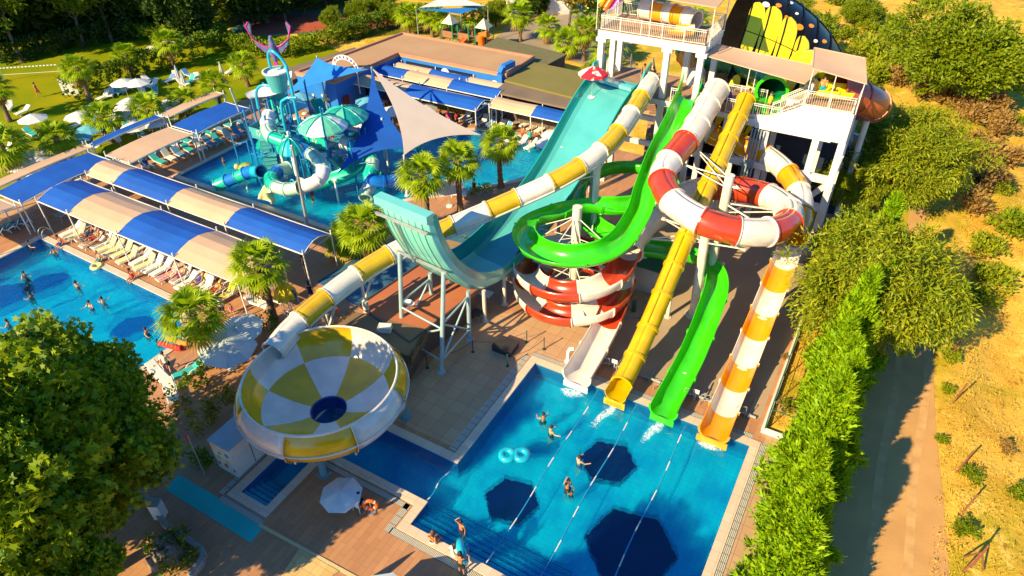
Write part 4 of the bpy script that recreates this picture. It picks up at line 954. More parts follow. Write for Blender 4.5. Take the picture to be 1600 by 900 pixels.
# snack bar under the half pipe: terracotta terrace roof, thatched hut
def snack_bar():
    org = (-25, 27, 0); t = thing('snack_bar', 'terracotta flat roofed snack bar behind the legs of the half pipe', 'building', org)
    P = [(v.x, v.y) for v in (at(560, 478, 2.3), at(640, 535, 2.3), at(752, 450, 2.3), at(668, 405, 2.3))]
    mb = MB(); mb.poly(P, 2.1, 2.3); mb.build('roof', mat('terracotta_roof', (0.42, 0.13, 0.055), (0.36, 0.105, 0.045), 0.4, 0.85), t, org)
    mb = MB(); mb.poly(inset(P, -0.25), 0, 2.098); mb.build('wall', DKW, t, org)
    mb = MB(); mb.poly(inset(P, 0.06), 2.3, 2.38, holes=[inset(P, -0.06)]); mb.build('parapet', mat('dark_edge', (0.05, 0.05, 0.06)), t, org)
    mb = MB(); q = at(640, 486, 2.3); mb.rod(q, q+Vector((0, 0, 0.5)), 0.04, 6); mb.lathe([(0.0, 0.0), (0.25, 0.06), (0.42, 0.2)], (q.x, q.y, 2.8), 18, sx=1, sy=0.7); mb.build('satellite_dish', WHITE, t, org)
    mb = MB(); mb.box((-22.6, 27.0, 1.0), (0.8, 1.4, 1.9)); mb.build('fridge', WHITE, t, org)
    mb = MB(); mb.box((-22.1, 28.6, 0.9), (0.6, 0.7, 1.7)); mb.build('red_fridge', mat('cola_red', (0.5, 0.02, 0.02), rough=0.4), t, org)
snack_bar()
THATCH = mat('dry_thatch', (0.42, 0.29, 0.14), (0.20, 0.13, 0.06), 3, 0.95, bump=1.0, bscale=22)
def thatched_hut():
    org = tuple(at(590, 540, 0)); t = thing('thatched_hut', 'small hut with a shaggy thatch fringe between the bowl and the snack bar', 'hut', org)
    P = [(v.x, v.y) for v in (at(505, 520, 2.3), at(553, 487, 2.3), at(668, 515, 2.3), at(640, 560, 2.3))]
    mb = MB(); mb.poly(P, 2.2, 2.32); mb.build('roof', mat('brown_board_roof', (0.22, 0.13, 0.07), (0.17, 0.10, 0.055), 0.8, 0.9), t, org)
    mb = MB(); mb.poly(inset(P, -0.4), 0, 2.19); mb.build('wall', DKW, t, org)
    vs = MB(); n = len(P); Q = [Vector((a, b, 0)) for a, b in P]
    for i in (0, 2, 3):
        a, b = Q[i], Q[(i+1) % n]; L = (b-a).length; d = (b-a).normalized(); nn = Vector((d.y, -d.x, 0))
        for k in range(int(L*60)):
            p = a+d*(random.random()*L)+nn*random.uniform(-0.15, 0.12); z = 2.35+random.uniform(0, 0.14); q = p+nn*random.uniform(0.1, 0.35)+d*random.uniform(-0.1, 0.1)
            w_ = d*0.03; zz = z-random.uniform(0.5, 1.1)
            vs.add([(p.x-w_.x, p.y-w_.y, z), (p.x+w_.x, p.y+w_.y, z), (q.x+w_.x, q.y+w_.y, zz), (q.x-w_.x, q.y-w_.y, zz)], [(0, 1, 2, 3)])
    vs.build('thatch_fringe', THATCH, t, org)
    mb = MB(); q = at(602, 517, 2.32); mb.box((q.x, q.y, 2.55), (0.8, 0.5, 0.4), rz=0.4); mb.build('air_conditioner', WHITE, t, org)
thatched_hut()
def deck_terrace():
    t = thing('wooden_terrace', 'brown raised terrace with railings behind the half pipe valley', 'terrace', tuple(at(700, 400, 0)))
    org = tuple(at(700, 400, 0)); P = [(v.x, v.y) for v in (at(655, 395, 1.9), at(690, 372, 1.9), at(735, 383, 1.9), at(700, 412, 1.9))]
    mb = MB(); mb.poly(P, 1.7, 1.9); mb.build('roof', mat('brown_felt', (0.30, 0.18, 0.08), rough=0.9), t, org)
    mb = MB(); mb.poly(inset(P, -0.2), 0, 1.698); mb.build('wall', DKW, t, org)
    mb = MB(); a, b, c = at(735, 405, 0), at(760, 385, 0), at(800, 392, 0); railing(mb, a, b, step=0.5); railing(mb, b, c, step=0.5); mb.build('railing', STEEL, t, org)
deck_terrace()
mb = MB(); a = [at(*p) for p in ((495, 440), (570, 395), (640, 400), (800, 330), (830, 345), (700, 415), (610, 470), (560, 480))]
mb.poly([(v.x, v.y) for v in a], 0.004, 0.010); struct('dark_blue_carpet', mb, mat('dark_blue_carpet', (0.03, 0.13, 0.22), (0.02, 0.08, 0.17), 0.5, 0.9))
def kiosk():   # white ticket box by the bowl
    org = (-24.7, 13.3, 0); t = thing('equipment_cabin', 'white cabin with printed side panels beside the bowl', 'cabin', org, )
    P = [(-25.6, 12.2), (-24.1, 12.2), (-24.1, 14.6), (-25.6, 14.6)]
    mb = MB(); mb.poly(P, 0, 2.2); mb.build('wall', WHITE, t, org)
    mb = MB(); mb.poly(inset(P, 0.05), 2.2, 2.27); mb.build('roof', mat('cabin_roof_grey', (0.45, 0.48, 0.50), rough=0.5), t, org)
    mb = MB(); mb.box((-24.09, 13.4, 1.1), (0.03, 0.03, 2.0)); mb.box((-25.61, 13.4, 1.1), (0.03, 1.2, 2.0)); mb.build('panel_joint', DGREY, t, org)
    for k in range(7):
        mb = MB(); c = Vector((-25.4+0.19*k, 12.2, 0.5+0.5*(k % 3)+0.1*(k % 2)))
        mb.rod(c, c+Vector((0, -0.012, 0)), 0.16 if k % 2 else 0.11, 12)
        mb.build('printed_flower', (mat('print_red', (0.6, 0.08, 0.04)), mat('print_yellow', (0.7, 0.5, 0.05)), mat('print_blue', (0.05, 0.3, 0.5)))[k % 3], t, org)
kiosk()
# fence along the right side of the slides
def east_fence():
    org = (-0.6, 36, 0); t = thing('wire_fence', 'green wire fence on a white kerb along the cypress strip', 'fence', org)
    GF = mat('green_fence_paint', (0.01, 0.12, 0.06), rough=0.5)
    mb = MB(); mb.box((-0.62, 38.6, 0.15), (0.22, 19.0, 0.3)); mb.box((0.2, 28.95, 0.15), (1.8, 0.2, 0.3)); mb.build('kerb_wall', WHITE, t, org)
    mb = MB(); mb.beam((-0.55, 29, 1.9), (-0.55, 48, 1.9), 0.05); mb.beam((-0.55, 29, 0.9), (-0.55, 48, 0.9), 0.03); mb.beam((-0.55, 29, 0.4), (-0.55, 48, 0.4), 0.03)
    mb.beam((-0.55, 28.95, 1.9), (1.1, 28.95, 1.9), 0.05); 
    for k in range(64): mb.beam((-0.55, 29+k*0.3, 0.3), (-0.55, 29+k*0.3, 1.9), 0.008)
    for k in range(5): mb.beam((-0.55, 29, 0.6+k*0.3), (-0.55, 48, 0.6+k*0.3), 0.008)
    mb.build('wire_mesh', GF, t, org)
    for k in range(9):
        mb = MB(); mb.rod((-0.55, 29+k*2.35, 0.3), (-0.55, 29+k*2.35, 1.95), 0.035, 6); mb.build('post', GF, t, org)
    mb = MB(); mb.rod((1.1, 28.95, 0), (1.1, 28.95, 1.95), 0.035, 6); mb.build('post', GF, t, org)
east_fence()
# pump cabin, boxes and small things on the slide apron
def small_sheds():
    org = (-11.9, 39.6, 0); t = thing('pump_cabin', 'grey cabin with a dark green roof behind the spiral slide', 'cabin', org)
    P = [(-12.6, 37.8), (-10.3, 37.8), (-10.3, 40.6), (-12.6, 40.6)]
    mb = MB(); mb.poly(P, 0, 2.1); mb.build('wall', mat('light_grey_panel', (0.48, 0.46, 0.43), rough=0.7), t, org)
    mb = MB(); mb.poly(inset(P, 0.15), 2.1, 2.2); mb.build('roof', mat('dark_green_sheet', (0.02, 0.13, 0.09), rough=0.6), t, org)
    o = MB(); q = at(790, 545, 0); o.box((q.x, q.y, 0.22), (1.35, 1.15, 0.44), rz=0.02); o.box((q.x, q.y, 0.455), (1.42, 1.22, 0.03), rz=0.02)
    for k in range(10): o.box((q.x-0.6+k*0.133, q.y, 0.475), (0.03, 1.1, 0.012), rz=0.02)
    tag(o.build('pump_cover', mat('charcoal_slats', (0.035, 0.03, 0.035), rough=0.7), None, (q.x, q.y, 0)), 'dark slatted box lying on the paving left of the pool corner', 'box')
small_sheds()
def pallet(px, py, c, lab, w_=1.1, d=0.8, h=0.14):
    q = at(px, py); o = MB()
    for k in range(6): o.box((q.x-w_/2+0.1+k*(w_-0.2)/5, q.y, h-0.02), (0.12, d, 0.025), mi=0)
    for s in (-1, 0, 1): o.box((q.x, q.y+s*d*0.42, h/2-0.02), (w_, 0.09, h-0.045))
    tag(o.build('pallet', c, None, tuple(q)), lab, 'pallet')
pallet(1003, 466, mat('pale_wood', (0.45, 0.33, 0.18), rough=0.8), 'pale wooden pallet on the concrete in front of the grey cabin')
# bollard posts with a chain along the pool surround
GB = mat('dark_green_post', (0.01, 0.08, 0.06), rough=0.5)
PB = [(739, 550), (823, 535), (850, 546), (793, 572), (668, 575)]
for i, p in enumerate(PB):
    q = at(*p); mb = MB(); mb.rod(q, q+Vector((0, 0, 0.95)), 0.035, 8); mb.rod(q, q+Vector((0, 0, 0.04)), 0.12, 10); mb.ball((q.x, q.y, 0.98), 0.05, 8)
    tag(mb.build('barrier_post', GB, None, tuple(q)), 'dark green barrier post, %s from the pool corner on the paving by the dark box' % od([2, 1, 0, 3, 4][i]), 'post', 'barrier posts round the pump box')
mb = MB()
for a, b in zip([PB[4], PB[0], PB[3]], [PB[0], PB[1], PB[2]]):
    A, Bq = at(*a), at(*b); P = [A.lerp(Bq, k/12)+Vector((0, 0, 0.9-0.35*math.sin(PI*k/12))) for k in range(13)]; mb.tube(P, 0.015, 5)
tag(mb.build('barrier_chain', DARK), 'sagging dark rope strung between the barrier posts by the half pipe legs', 'rope')
# ================================================================ behind the tower: funnel, raft slides, dark tube
def back_slides():
    BLK = mat('black_glass_fibre', (0.006, 0.005, 0.005), (0.010, 0.009, 0.009), 1, 0.3, coat=0.0, spec=0.12)
    YL = mat('bright_yellow_marking', (0.85, 0.66, 0.005), (0.80, 0.60, 0.005), rough=0.35, coat=0.2)
    A, Bq = Vector((-14.2, 61.6, 7.6)), Vector((-4.4, 64.4, 5.2)); ax = (Bq-A).normalized(); L = (Bq-A).length
    org = (A.x, A.y, 0); t = thing('funnel_slide', 'huge black funnel slide with yellow petals and orange dots behind the tower', 'water slide', org)
    e1 = ax.cross(Vector((0, 0, 1))).normalized(); e2 = e1.cross(ax).normalized()
    def pt(s, a, off=0.0):
        r = 1.6+6.6*math.sqrt(max(0.0, 1-0.97*max(s, 0.0)**1.7))+off; return A+ax*(s*L)+e1*(r*math.cos(a))+e2*(r*math.sin(a))
    mb = MB(); n = 48; S = [k/14 for k in range(15)]; vs = [pt(s, 2*PI*k/n) for s in S for k in range(n)]
    mb.add(vs, [(i*n+k, i*n+(k+1) % n, (i+1)*n+(k+1) % n, (i+1)*n+k) for i in range(14) for k in range(n)], 0, True)
    vi = [pt(s, 2*PI*k/n, -0.12) for s in S for k in range(n)]
    mb.add(vi, [(i*n+k, (i+1)*n+k, (i+1)*n+(k+1) % n, i*n+(k+1) % n) for i in range(14) for k in range(n)], 0, True)
    mb.build('funnel_shell', BLK, t, org)
    mb = MB()
    for s in S[::2]:
        for k in range(n):
            mb.beam(pt(s, 2*PI*k/n, 0.04), pt(s, 2*PI*(k+1)/n, 0.04), 0.10, 0.12)
    for k in range(0, n, 6):
        for i in range(14): mb.beam(pt(S[i], 2*PI*k/n, 0.04), pt(S[i+1], 2*PI*k/n, 0.04), 0.07, 0.07)
    mb.build('flange', BLK, t, org)
    # petals: long rounded patches round the shell, proud of it by 5 cm
    def petal(sc, ds, a0, a1, taper, nm='petal'):
        mb = MB(); vs = []
        for k in range(25):
            u = k/24; a = R(a0+(a1-a0)*u); hw = ds*1.3*(1-taper*u)*math.sqrt(max(0, 1-(2*u-1)**4))
            for j in range(5): vs.append(pt(sc+hw*(j/2-1), a, 0.05))
        mb.add(vs, [(i*5+j, i*5+j+1, (i+1)*5+j+1, (i+1)*5+j) for i in range(24) for j in range(4)], 0, True); mb.build(nm, YL, t, org)
    for args in ((0.05, 0.05, 66, 30, 0.25), (0.18, 0.06, 68, 28, 0.25), (0.32, 0.06, 66, 24, 0.3), (0.46, 0.055, 58, 18, 0.35), (0.59, 0.05, 52, 14, 0.4), (0.06, 0.035, 22, -12, 0.5), (0.18, 0.05, 20, -22, 0.6), (0.30, 0.045, 18, -14, 0.6), (0.42, 0.04, 14, -10, 0.6), (0.66, 0.04, 36, 6, 0.4)): petal(*args)
    ORD_ = mat('orange_dots', (0.8, 0.25, 0.01), rough=0.3); WD = mat('white_dots', (0.8, 0.8, 0.8), rough=0.3)
    for i, (a, s, rr) in enumerate(((66, 0.10, 0.30), (70, 0.20, 0.24), (64, 0.28, 0.16), (72, 0.36, 0.14), (62, 0.40, 0.32), (70, 0.50, 0.22), (60, 0.56, 0.16), (66, 0.64, 0.2), (78, 0.12, 0.18), (80, 0.30, 0.2))):
        mb = MB(); c = pt(s, R(a), 0.03); nrm = (pt(s, R(a), 1)-c).normalized(); mb.rod(c, c+nrm*0.04, rr, 18); mb.build('dot', ORD_ if i % 3 else WD, t, org)
    for x, y in ((-12, 60.0), (-12, 66.0), (-6, 62.0), (-6, 68.0), (-1.5, 63.0)):
        mb = MB(); mb.rod((x, y, 0), (x, y, 4.0), 0.25, 10); mb.build('support_post', CREAMP, t, org)
    # dark green enclosed tube with a bright mouth on the launch deck
    org = (-8.2, 53, 9.6); t = thing('tube_slide', 'dark green ribbed tube with a bright green open mouth on the launch deck', 'water slide', org)
    P = resample(crom([(-7.6, 51.4, 10.75), (-7.9, 52.8, 10.8), (-9.3, 54.6, 10.9), (-11.6, 55.8, 11.0), (-14.0, 56.2, 10.6), (-15.8, 57.4, 10.4), (-16.3, 59.6, 10.6), (-15.4, 62, 10.6)], 8), 0.28)
    F = frames(P); mb = MB(); sc = [1+0.05*(1 if i % 3 == 0 else 0) for i in range(len(P))]; mb_ = sweep(mb, P[3:], F[3:], prof_tube(0.98, 0.05, 20), 0, scale=sc[3:]); mb.build('ribbed_tube', G_DGR, t, org)
    mb = MB(); sweep(mb, P[:4], F[:4], prof_tube(1.08, 0.10, 24), 0); sweep(mb, [P[0], P[0]-F[0][0]*0.06], [F[0], F[0]], arc(0.98, -180, 180, 24, 0)+arc(1.2, 180, -180, 24, 0), 0)
    mb.build('tube_mouth', G_GRN, t, org)
    mb = MB(); mb.box((-7.6, 50.6, 9.9), (2.2, 1.6, 0.5)); mb.build('entry_tub', G_GRN, t, org)
    org = (-9, 52, 7); t = thing('tube_slide', 'white and orange tube winding under the launch deck behind the columns', 'water slide', org)
    P = resample(crom([(-15.5, 55.5, 11.0), (-14.2, 54.4, 10.0), (-13.4, 52.2, 8.9), (-12.4, 50.2, 7.9), (-10.8, 49.9, 7.2), (-9.0, 50.0, 6.9)], 8), 0.3)
    slide_sections(t, org, P, prof_tube(0.78, 0.05), [G_ORG, G_WHT], 'tube_section', nsec=5, flprof=flange_tube(0.78))
    # raft tube on the upper deck
    org = (-15.8, 52, 14.05); t = thing('tube_slide', 'orange and white start tube lying on the upper deck under its canopy', 'water slide', org)
    P = resample(crom([(-18.6, 52.5, 14.9), (-17.0, 52.3, 14.95), (-15.3, 51.9, 15.0), (-13.9, 51.4, 14.95)], 8), 0.25)
    slide_sections(t, org, P, prof_tube(0.70, 0.05), [G_WHT, G_ORG], 'tube_section', nsec=5, flprof=flange_tube(0.70))
    mb = MB(); sweep(mb, [Vector((-13.6, 50.0, 14.35)), Vector((-14.3, 49.9, 14.2)), Vector((-15.2, 50.0, 14.12))], frames([Vector((-13.6, 50.0, 14.35)), Vector((-14.3, 49.9, 14.2)), Vector((-15.2, 50.0, 14.12))]), prof_open(0.7, 0.06, 80), 0); mb.build('entry_tub', G_ORG, t, org)
    # red family slide at the far right of the tower
    org = (-0.6, 52, 0); t = thing('tube_slide', 'brick red tube curving away behind the raised deck of the tower', 'water slide', org)
    P = resample(crom([(-3.4, 52.0, 11.4), (-2.2, 52.9, 10.9), (-1.0, 54.3, 10.1), (-0.7, 56.2, 9.2), (-1.6, 58.2, 8.4), (-3.4, 59.4, 7.8)], 8), 0.3)
    slide_sections(t, org, P, prof_tube(1.15, 0.06), [mat('brick_red_fibre', (0.42, 0.09, 0.035), (0.36, 0.07, 0.03), 1, 0.35, coat=0.4)], 'tube_section', nsec=5, flprof=flange_tube(1.15))
    for x, y, z in ((-0.9, 55.2, 8.4), (-1.8, 58.2, 7.2)):
        mb = MB(); mb.rod((x, y, 0), (x, y, z), 0.22, 10); mb.build('support_post', CREAMP, t, org)
    org = (-3.4, 50.6, 11.2); t = thing('open_slide', 'bright yellow start tub of a slide on the raised deck', 'water slide', org)
    P = [Vector((-4.6, 50.4, 11.3)), Vector((-3.6, 50.7, 11.28)), Vector((-2.5, 51.2, 11.2))]
    mb = MB(); sweep(mb, P, frames(P), prof_open(0.85, 0.06, 85), 0); mb.build('chute_section', YL, t, org)
    org = (-7.6, 57.2, 10.0); t = thing('tube_slide', 'yellow elbow of a tube slide between the funnel and the tower', 'water slide', org)
    P = resample(crom([(-3.8, 53.6, 12.0), (-4.8, 54.6, 12.2), (-6.3, 55.6, 11.8), (-6.8, 57.6, 10.8)], 8), 0.3)
    slide_sections(t, org, P, prof_tube(0.95, 0.05), [YL], 'tube_section', nsec=3, flprof=flange_tube(0.95))
    # landing pool floor and steel under the tower
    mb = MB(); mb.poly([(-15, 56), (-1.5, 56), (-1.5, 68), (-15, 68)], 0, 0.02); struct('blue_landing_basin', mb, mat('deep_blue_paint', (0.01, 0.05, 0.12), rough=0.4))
    mb = MB(); mb.box((-5.0, 55.4, 3.0), (9.0, 0.2, 6.0)); tag(mb.build('dark_panel', mat('dark_blue_sheet', (0.008, 0.02, 0.05), rough=0.5), None, (-5, 55.4, 0)), 'tall dark blue panel under the raised deck of the tower', 'wall')  # tall dark blue panel filling the dark region under the raised deck
    # rainbow tubes and white hall at the top edge
    RB = [mat('rb_%d' % i, c, rough=0.3, coat=0.4) for i, c in enumerate(((0.02, 0.15, 0.6), (0.01, 0.45, 0.1), (0.8, 0.6, 0.01), (0.7, 0.15, 0.01), (0.35, 0.02, 0.4)))]
    for k in range(5):
        q = at(905+k*13, 22, 0); t_ = MB(); P = [q+Vector((0.4*j, 0.5*j, 0.5+j*0.9)) for j in range(7)]; t_.tube(P, 0.55, 10); o = t_.build('kids_slide', RB[k], None, tuple(q))
        tag(o, '%s open kids slide of the rainbow slides at the top edge left of the tower' % ('blue', 'green', 'yellow', 'orange', 'purple')[k], 'water slide', 'rainbow slides at the top edge')
    org = tuple(at(870, 20)); t = thing('white_hall', 'white building wall at the top edge behind the slim cypresses', 'building', org)
    a, b = at(800, 28), at(890, 22); d = (b-a).normalized(); nn = Vector((-d.y, d.x, 0))
    P = [(a.x, a.y), (b.x, b.y), (b.x+nn.x*6, b.y+nn.y*6), (a.x+nn.x*6, a.y+nn.y*6)]
    mb = MB(); mb.poly(P, 0, 4.5); mb.build('wall', WHITE, t, org); mb = MB(); mb.poly(inset(P, 0.2), 4.5, 4.75); mb.build('roof', WHITE, t, org)
    mb = MB()
    mb.box(tuple(a.lerp(b, 0.5)-nn*0.02+Vector((0, 0, 1.2))), (1.2, 0.05, 2.2), rz=math.atan2(d.y, d.x)); mb.build('door', DKW, t, org)
back_slides()

# ================================================================ the water playground in the pool
def aqua_tower():
    org = tuple(at(470, 270, 0)); t = thing('aqua_play_tower', 'turquoise water play tower with curling tubes, umbrellas and a tipping bucket in the pool', 'water playground', org)
    TQ = G_TEA; BL = mat('play_blue_steel', (0.01, 0.20, 0.50), (0.01, 0.16, 0.42), 1, 0.4); PALE = mat('pale_grey_green_fibre', (0.42, 0.60, 0.50), (0.36, 0.54, 0.45), 1, 0.3, coat=0.4); PG = mat('play_green_fibre', (0.01, 0.50, 0.36), (0.01, 0.44, 0.32), 1, 0.3, coat=0.4)
    PY = mat('pale_yellow_fibre', (0.72, 0.68, 0.38), rough=0.3)
    def B(n_, mb, m_): return mb.build(n_, m_, t, org)
    # decks
    decks = [(-48.6, 39.6, 3.2, 2.6, 2.6), (-45.8, 39.6, 2.2, 2.4, 2.4), (-43.4, 41.2, 3.0, 2.6, 2.6), (-40.6, 43.4, 2.2, 2.4, 2.4), (-45.6, 43.6, 1.6, 2.4, 2.4), (-49.5, 43.2, 4.3, 2.8, 2.4)]
    for x, y, z, a, b in decks:
        mb = MB(); mb.box((x, y, z), (a, b, 0.14)); B('platform', mb, TQ)
        for sx in (-1, 1):
            for sy in (-1, 1):
                mb = MB(); mb.rod((x+sx*a/2, y+sy*b/2, -0.5), (x+sx*a/2, y+sy*b/2, z+2.4), 0.09, 8); mb.ball((x+sx*a/2, y+sy*b/2, z+2.45), 0.12, 8); B('post', mb, BL)
        mb = MB()
        for (p, q) in (((-1, -1), (1, -1)), ((-1, -1), (-1, 1))):
            A = Vector((x+p[0]*a/2, y+p[1]*b/2, z+0.55)); C = Vector((x+q[0]*a/2, y+q[1]*b/2, z+0.55)); d = C-A
            mb.box((A+C)/2, (abs(d.x)*0.9+0.05, abs(d.y)*0.9+0.05, 0.85))
        B('panel', mb, [TQ, PG][int(x) % 2])
        mb = MB()
        for k in range(5):
            a_ = k*2*PI/5; mb.rod((x+0.22*math.cos(a_), y-b/2-0.04, z+0.6+0.22*math.sin(a_)), (x+0.22*math.cos(a_), y-b/2-0.06, z+0.6+0.22*math.sin(a_)), 0.1, 8)
        B('paw_print', mb, PALE)
    mb = MB(); stairs(mb, (-46.2, 36.6, -0.3), (-48.2, 38.6, 3.1), 1.2, 12); B('stairs', mb, TQ)
    mb = MB(); stairs(mb, (-52.6, 41.0, 0.6), (-50.4, 42.6, 4.3), 1.2, 12); stairs(mb, (-48.6, 45.8, 4.3), (-46.0, 44.6, 2.2), 1.1, 8); B('stairs', mb, PG)
    mb = MB()
    for (a, b) in (((-47.3, 39.6, 3.3), (-44.7, 40.6, 3.1)), ((-44.4, 39.6, 2.3), (-41.6, 43.4, 2.3)), ((-46.6, 40.6, 3.0), (-46.6, 42.6, 1.8)), ((-49.0, 41.0, 3.4), (-49.4, 42.2, 4.2))):
        mb.beam(a, b, 1.0, 0.1)
        for s in (-0.5, 0.5): mb.beam((a[0], a[1]+s, a[2]+0.9), (b[0], b[1]+s, b[2]+0.9), 0.06)
    B('bridge', mb, TQ)
    # big leaf shaped white roof
    mb = MB(); a, b = at(388, 152, 6.4), at(458, 122, 7.0); d = (b-a); nn = Vector((-d.y, d.x, 0)).normalized()
    vs = []; K = 14
    for k in range(K+1):
        u = k/K; c = a.lerp(b, u)+Vector((0, 0, -0.35*math.sin(PI*u)+(0.5*max(0, u-0.75)*4 if u > 0.75 else 0))); hw = 1.35*math.sin(PI*min(1, (u+0.08)*0.93))**0.6
        for s, dz in ((-1, 0.18), (-0.5, 0), (0.5, 0), (1, 0.18)): vs.append(c+nn*hw*s+Vector((0, 0, dz)))
    for z in (0, -0.08): mb.add([v+Vector((0, 0, z)) for v in vs], [(i*4+j, i*4+j+1, (i+1)*4+j+1, (i+1)*4+j) for i in range(K) for j in range(3)], 0, True)
    B('leaf_roof', mb, PLAST)
    for u in (0.1, 0.45, 0.85):
        for s in (-0.8, 0.8):
            c = a.lerp(b, u)+nn*s*0.8; mb = MB(); mb.rod((c.x, c.y, -0.5), (c.x, c.y, c.z-0.35), 0.09, 8); B('post', mb, BL)
    # tipping bucket with its bent pipes and the bird on top
    q = at(434, 128, 8.2)
    mb = MB(); mb.lathe([(0.05, 0), (0.7, 0.02), (1.05, 1.7), (1.12, 1.72), (1.12, 1.80), (0.98, 1.78), (0.62, 0.12)], (q.x, q.y, 7.4), 24); B('bucket', mb, G_TEA)
    mb = MB(); mb.lathe([(0.0, 0), (0.98, 0.0)], (q.x, q.y, 9.05), 20); mb.lathe([(1.0, 0), (1.14, 0.0), (1.14, 0.12), (1.0, 0.12)], (q.x, q.y, 9.12), 24); B('bucket_rim', mb, PLAST)
    mb = MB(); mb.tube(crom([(q.x+1.3, q.y+0.2, -0.5), (q.x+1.3, q.y+0.2, 8.5), (q.x+1.1, q.y+0.2, 10.0), (q.x+0.3, q.y, 10.9), (q.x-0.4, q.y, 10.6), (q.x-0.5, q.y, 9.4)], 6), 0.13, 8); B('bucket_pipe', mb, G_CYA)
    mb = MB(); mb.tube(crom([(q.x-0.2, q.y, 7.6), (q.x-1.4, q.y-0.4, 7.8), (q.x-2.2, q.y-0.7, 7.2), (q.x-2.4, q.y-0.8, 5.6)], 6), 0.13, 8); B('bent_pipe', mb, G_CYA)
    mb = MB(); mb.tube(crom([(q.x+1.3, q.y-1.4, -0.3), (q.x+1.3, q.y-1.4, 6.2), (q.x+1.8, q.y-1.2, 7.4), (q.x+2.8, q.y-0.8, 7.6)], 6), 0.13, 8); B('bent_pipe', mb, G_CYA)
    # umbrella roofs
    def umb(c, r, h, seg, m1, m2, nm='umbrella_roof'):
        prof = [(r, 0), (r*0.97, 0.12), (r*0.75, h*0.5), (r*0.4, h*0.85), (0.02, h)]
        mb = MB(); mb.lathe(prof, c, seg*2, smooth=True, mif=lambda i, k: (k//2) % 2); mb.lathe([(a_-0.05 if a_ > 0.1 else a_, b_-0.05) for a_, b_ in prof], c, seg*2, smooth=True, mif=lambda i, k: (k//2) % 2)
        o = mb.build(nm, [m1, m2], t, org)
        mb = MB()
        for k in range(seg):
            a_ = 2*PI*k/seg; P = [(c[0]+(p[0]+0.02)*math.cos(a_), c[1]+(p[0]+0.02)*math.sin(a_), c[2]+p[1]+0.02) for p in prof]
            mb.tube(P, 0.06, 5)
        mb.ball((c[0], c[1], c[2]+h+0.1), 0.14, 8); B('umbrella_rib', mb, G_TEAD)
    c1, c2 = at(505, 198, 5.6), at(538, 184, 5.4)
    umb(c1, 2.15, 1.0, 8, PLAST, mat('umbrella_sea_green', (0.12, 0.50, 0.36), rough=0.4)); umb(c2, 2.15, 1.0, 8, mat('umbrella_sea_green', (0.12, 0.50, 0.36), rough=0.4), mat('umbrella_dark_teal', (0.01, 0.30, 0.28), rough=0.4))
    for px, py, z, r in ((456, 236, 5.4, 1.05), (600, 212, 3.2, 1.1), (594, 194, 3.4, 0.95)):
        c = at(px, py, z); umb(c, r, r*1.1, 8, G_CYA, G_TEAD, 'jellyfish_dome'); mb = MB(); mb.rod((c.x, c.y, -0.5), (c.x, c.y, z+1.7), 0.09, 8); B('dome_post', mb, PLAST)
    for c in (c1, c2):
        mb = MB(); mb.rod((c.x, c.y, -0.5), (c.x, c.y, c.z+0.9), 0.12, 8); B('post', mb, BL)
    # curling tubes
    def tubes(pts, seq, cols, n_, r=0.55):
        P = resample(crom(pts, 8), 0.3); slide_sections(t, org, P, prof_tube(r, 0.05, 16), cols, 'tube_section', nsec=n_, seq=seq, flprof=arc(r-0.01, -180, 180, 16, 0)+arc(r+0.07, 180, -180, 16, 0))
        return P
    cols = [PLAST, PALE, PG, G_BLU, G_CYA, PY]
    P = tubes(ats([(420, 180, 4.9), (417, 195, 4.8), (422, 212, 4.6), (445, 222, 4.3), (470, 232, 4.1), (490, 243, 3.9), (503, 258, 3.6), (504, 274, 3.3), (492, 285, 3.0), (470, 293, 2.7)]), [0, 0, 1, 2, 2, 3, 1, 1, 0, 0], cols, 10)
    P = tubes(ats([(468, 293, 2.65), (448, 296, 2.35), (430, 291, 2.1), (423, 281, 1.9), (432, 269, 1.7), (450, 262, 1.5)]), [1, 1, 2, 2, 3, 1], cols, 6)
    tubes(ats([(408, 268, 2.4), (392, 268, 1.9), (372, 276, 1.3), (352, 284, 0.7), (338, 290, 0.35)]), [4, 3, 2, 3, 2], cols, 5)
    tubes(ats([(535, 222, 3.4), (548, 226, 3.3), (562, 234, 3.1), (578, 244, 2.7), (582, 262, 2.3), (576, 276, 1.9), (590, 284, 1.5), (610, 284, 1.2), (625, 280, 1.0)]), [0, 4, 4, 2, 1, 2, 3, 3, 3], cols, 9)
    tubes(ats([(600, 278, 1.5), (585, 284, 1.2), (574, 296, 0.8), (571, 310, 0.4)]), [2, 3, 0, 1], cols, 4)
    # open chutes
    def chute(pts, m_, r=0.6):
        P = resample(crom(pts, 6), 0.4); mb = MB(); sweep(mb, P, frames(P), prof_open(r, 0.05, 92, 10), 0); B('chute', mb, m_)
    chute(ats([(560, 252, 1.9), (556, 270, 1.6), (540, 282, 1.2), (515, 290, 0.8), (495, 298, 0.4)]), PG, 0.8)
    chute(ats([(428, 296, 1.3), (427, 306, 0.7), (425, 316, 0.2)]), PY, 0.8)
    chute(ats([(516, 248, 2.4), (530, 262, 1.6), (545, 268, 0.9)]), TQ)
    chute(ats([(620, 228, 1.9), (640, 236, 1.2), (650, 238, 0.4)]), PG)
    # white pylon that carries the tubes, sprayers
    for px, py, z in ((446, 268, 4.6), (470, 300, 4.9), (530, 320, 2.0), (478, 312, 1.6), (388, 300, 1.2)):
        b = at(px, py, -0.5); mb = MB(); mb.rod((b.x, b.y, -0.5), (b.x, b.y, z), 0.17 if z > 3 else 0.09, 10); mb.box((b.x, b.y, z), (0.5, 0.12, 0.12)); B('support_post', mb, PLAST)
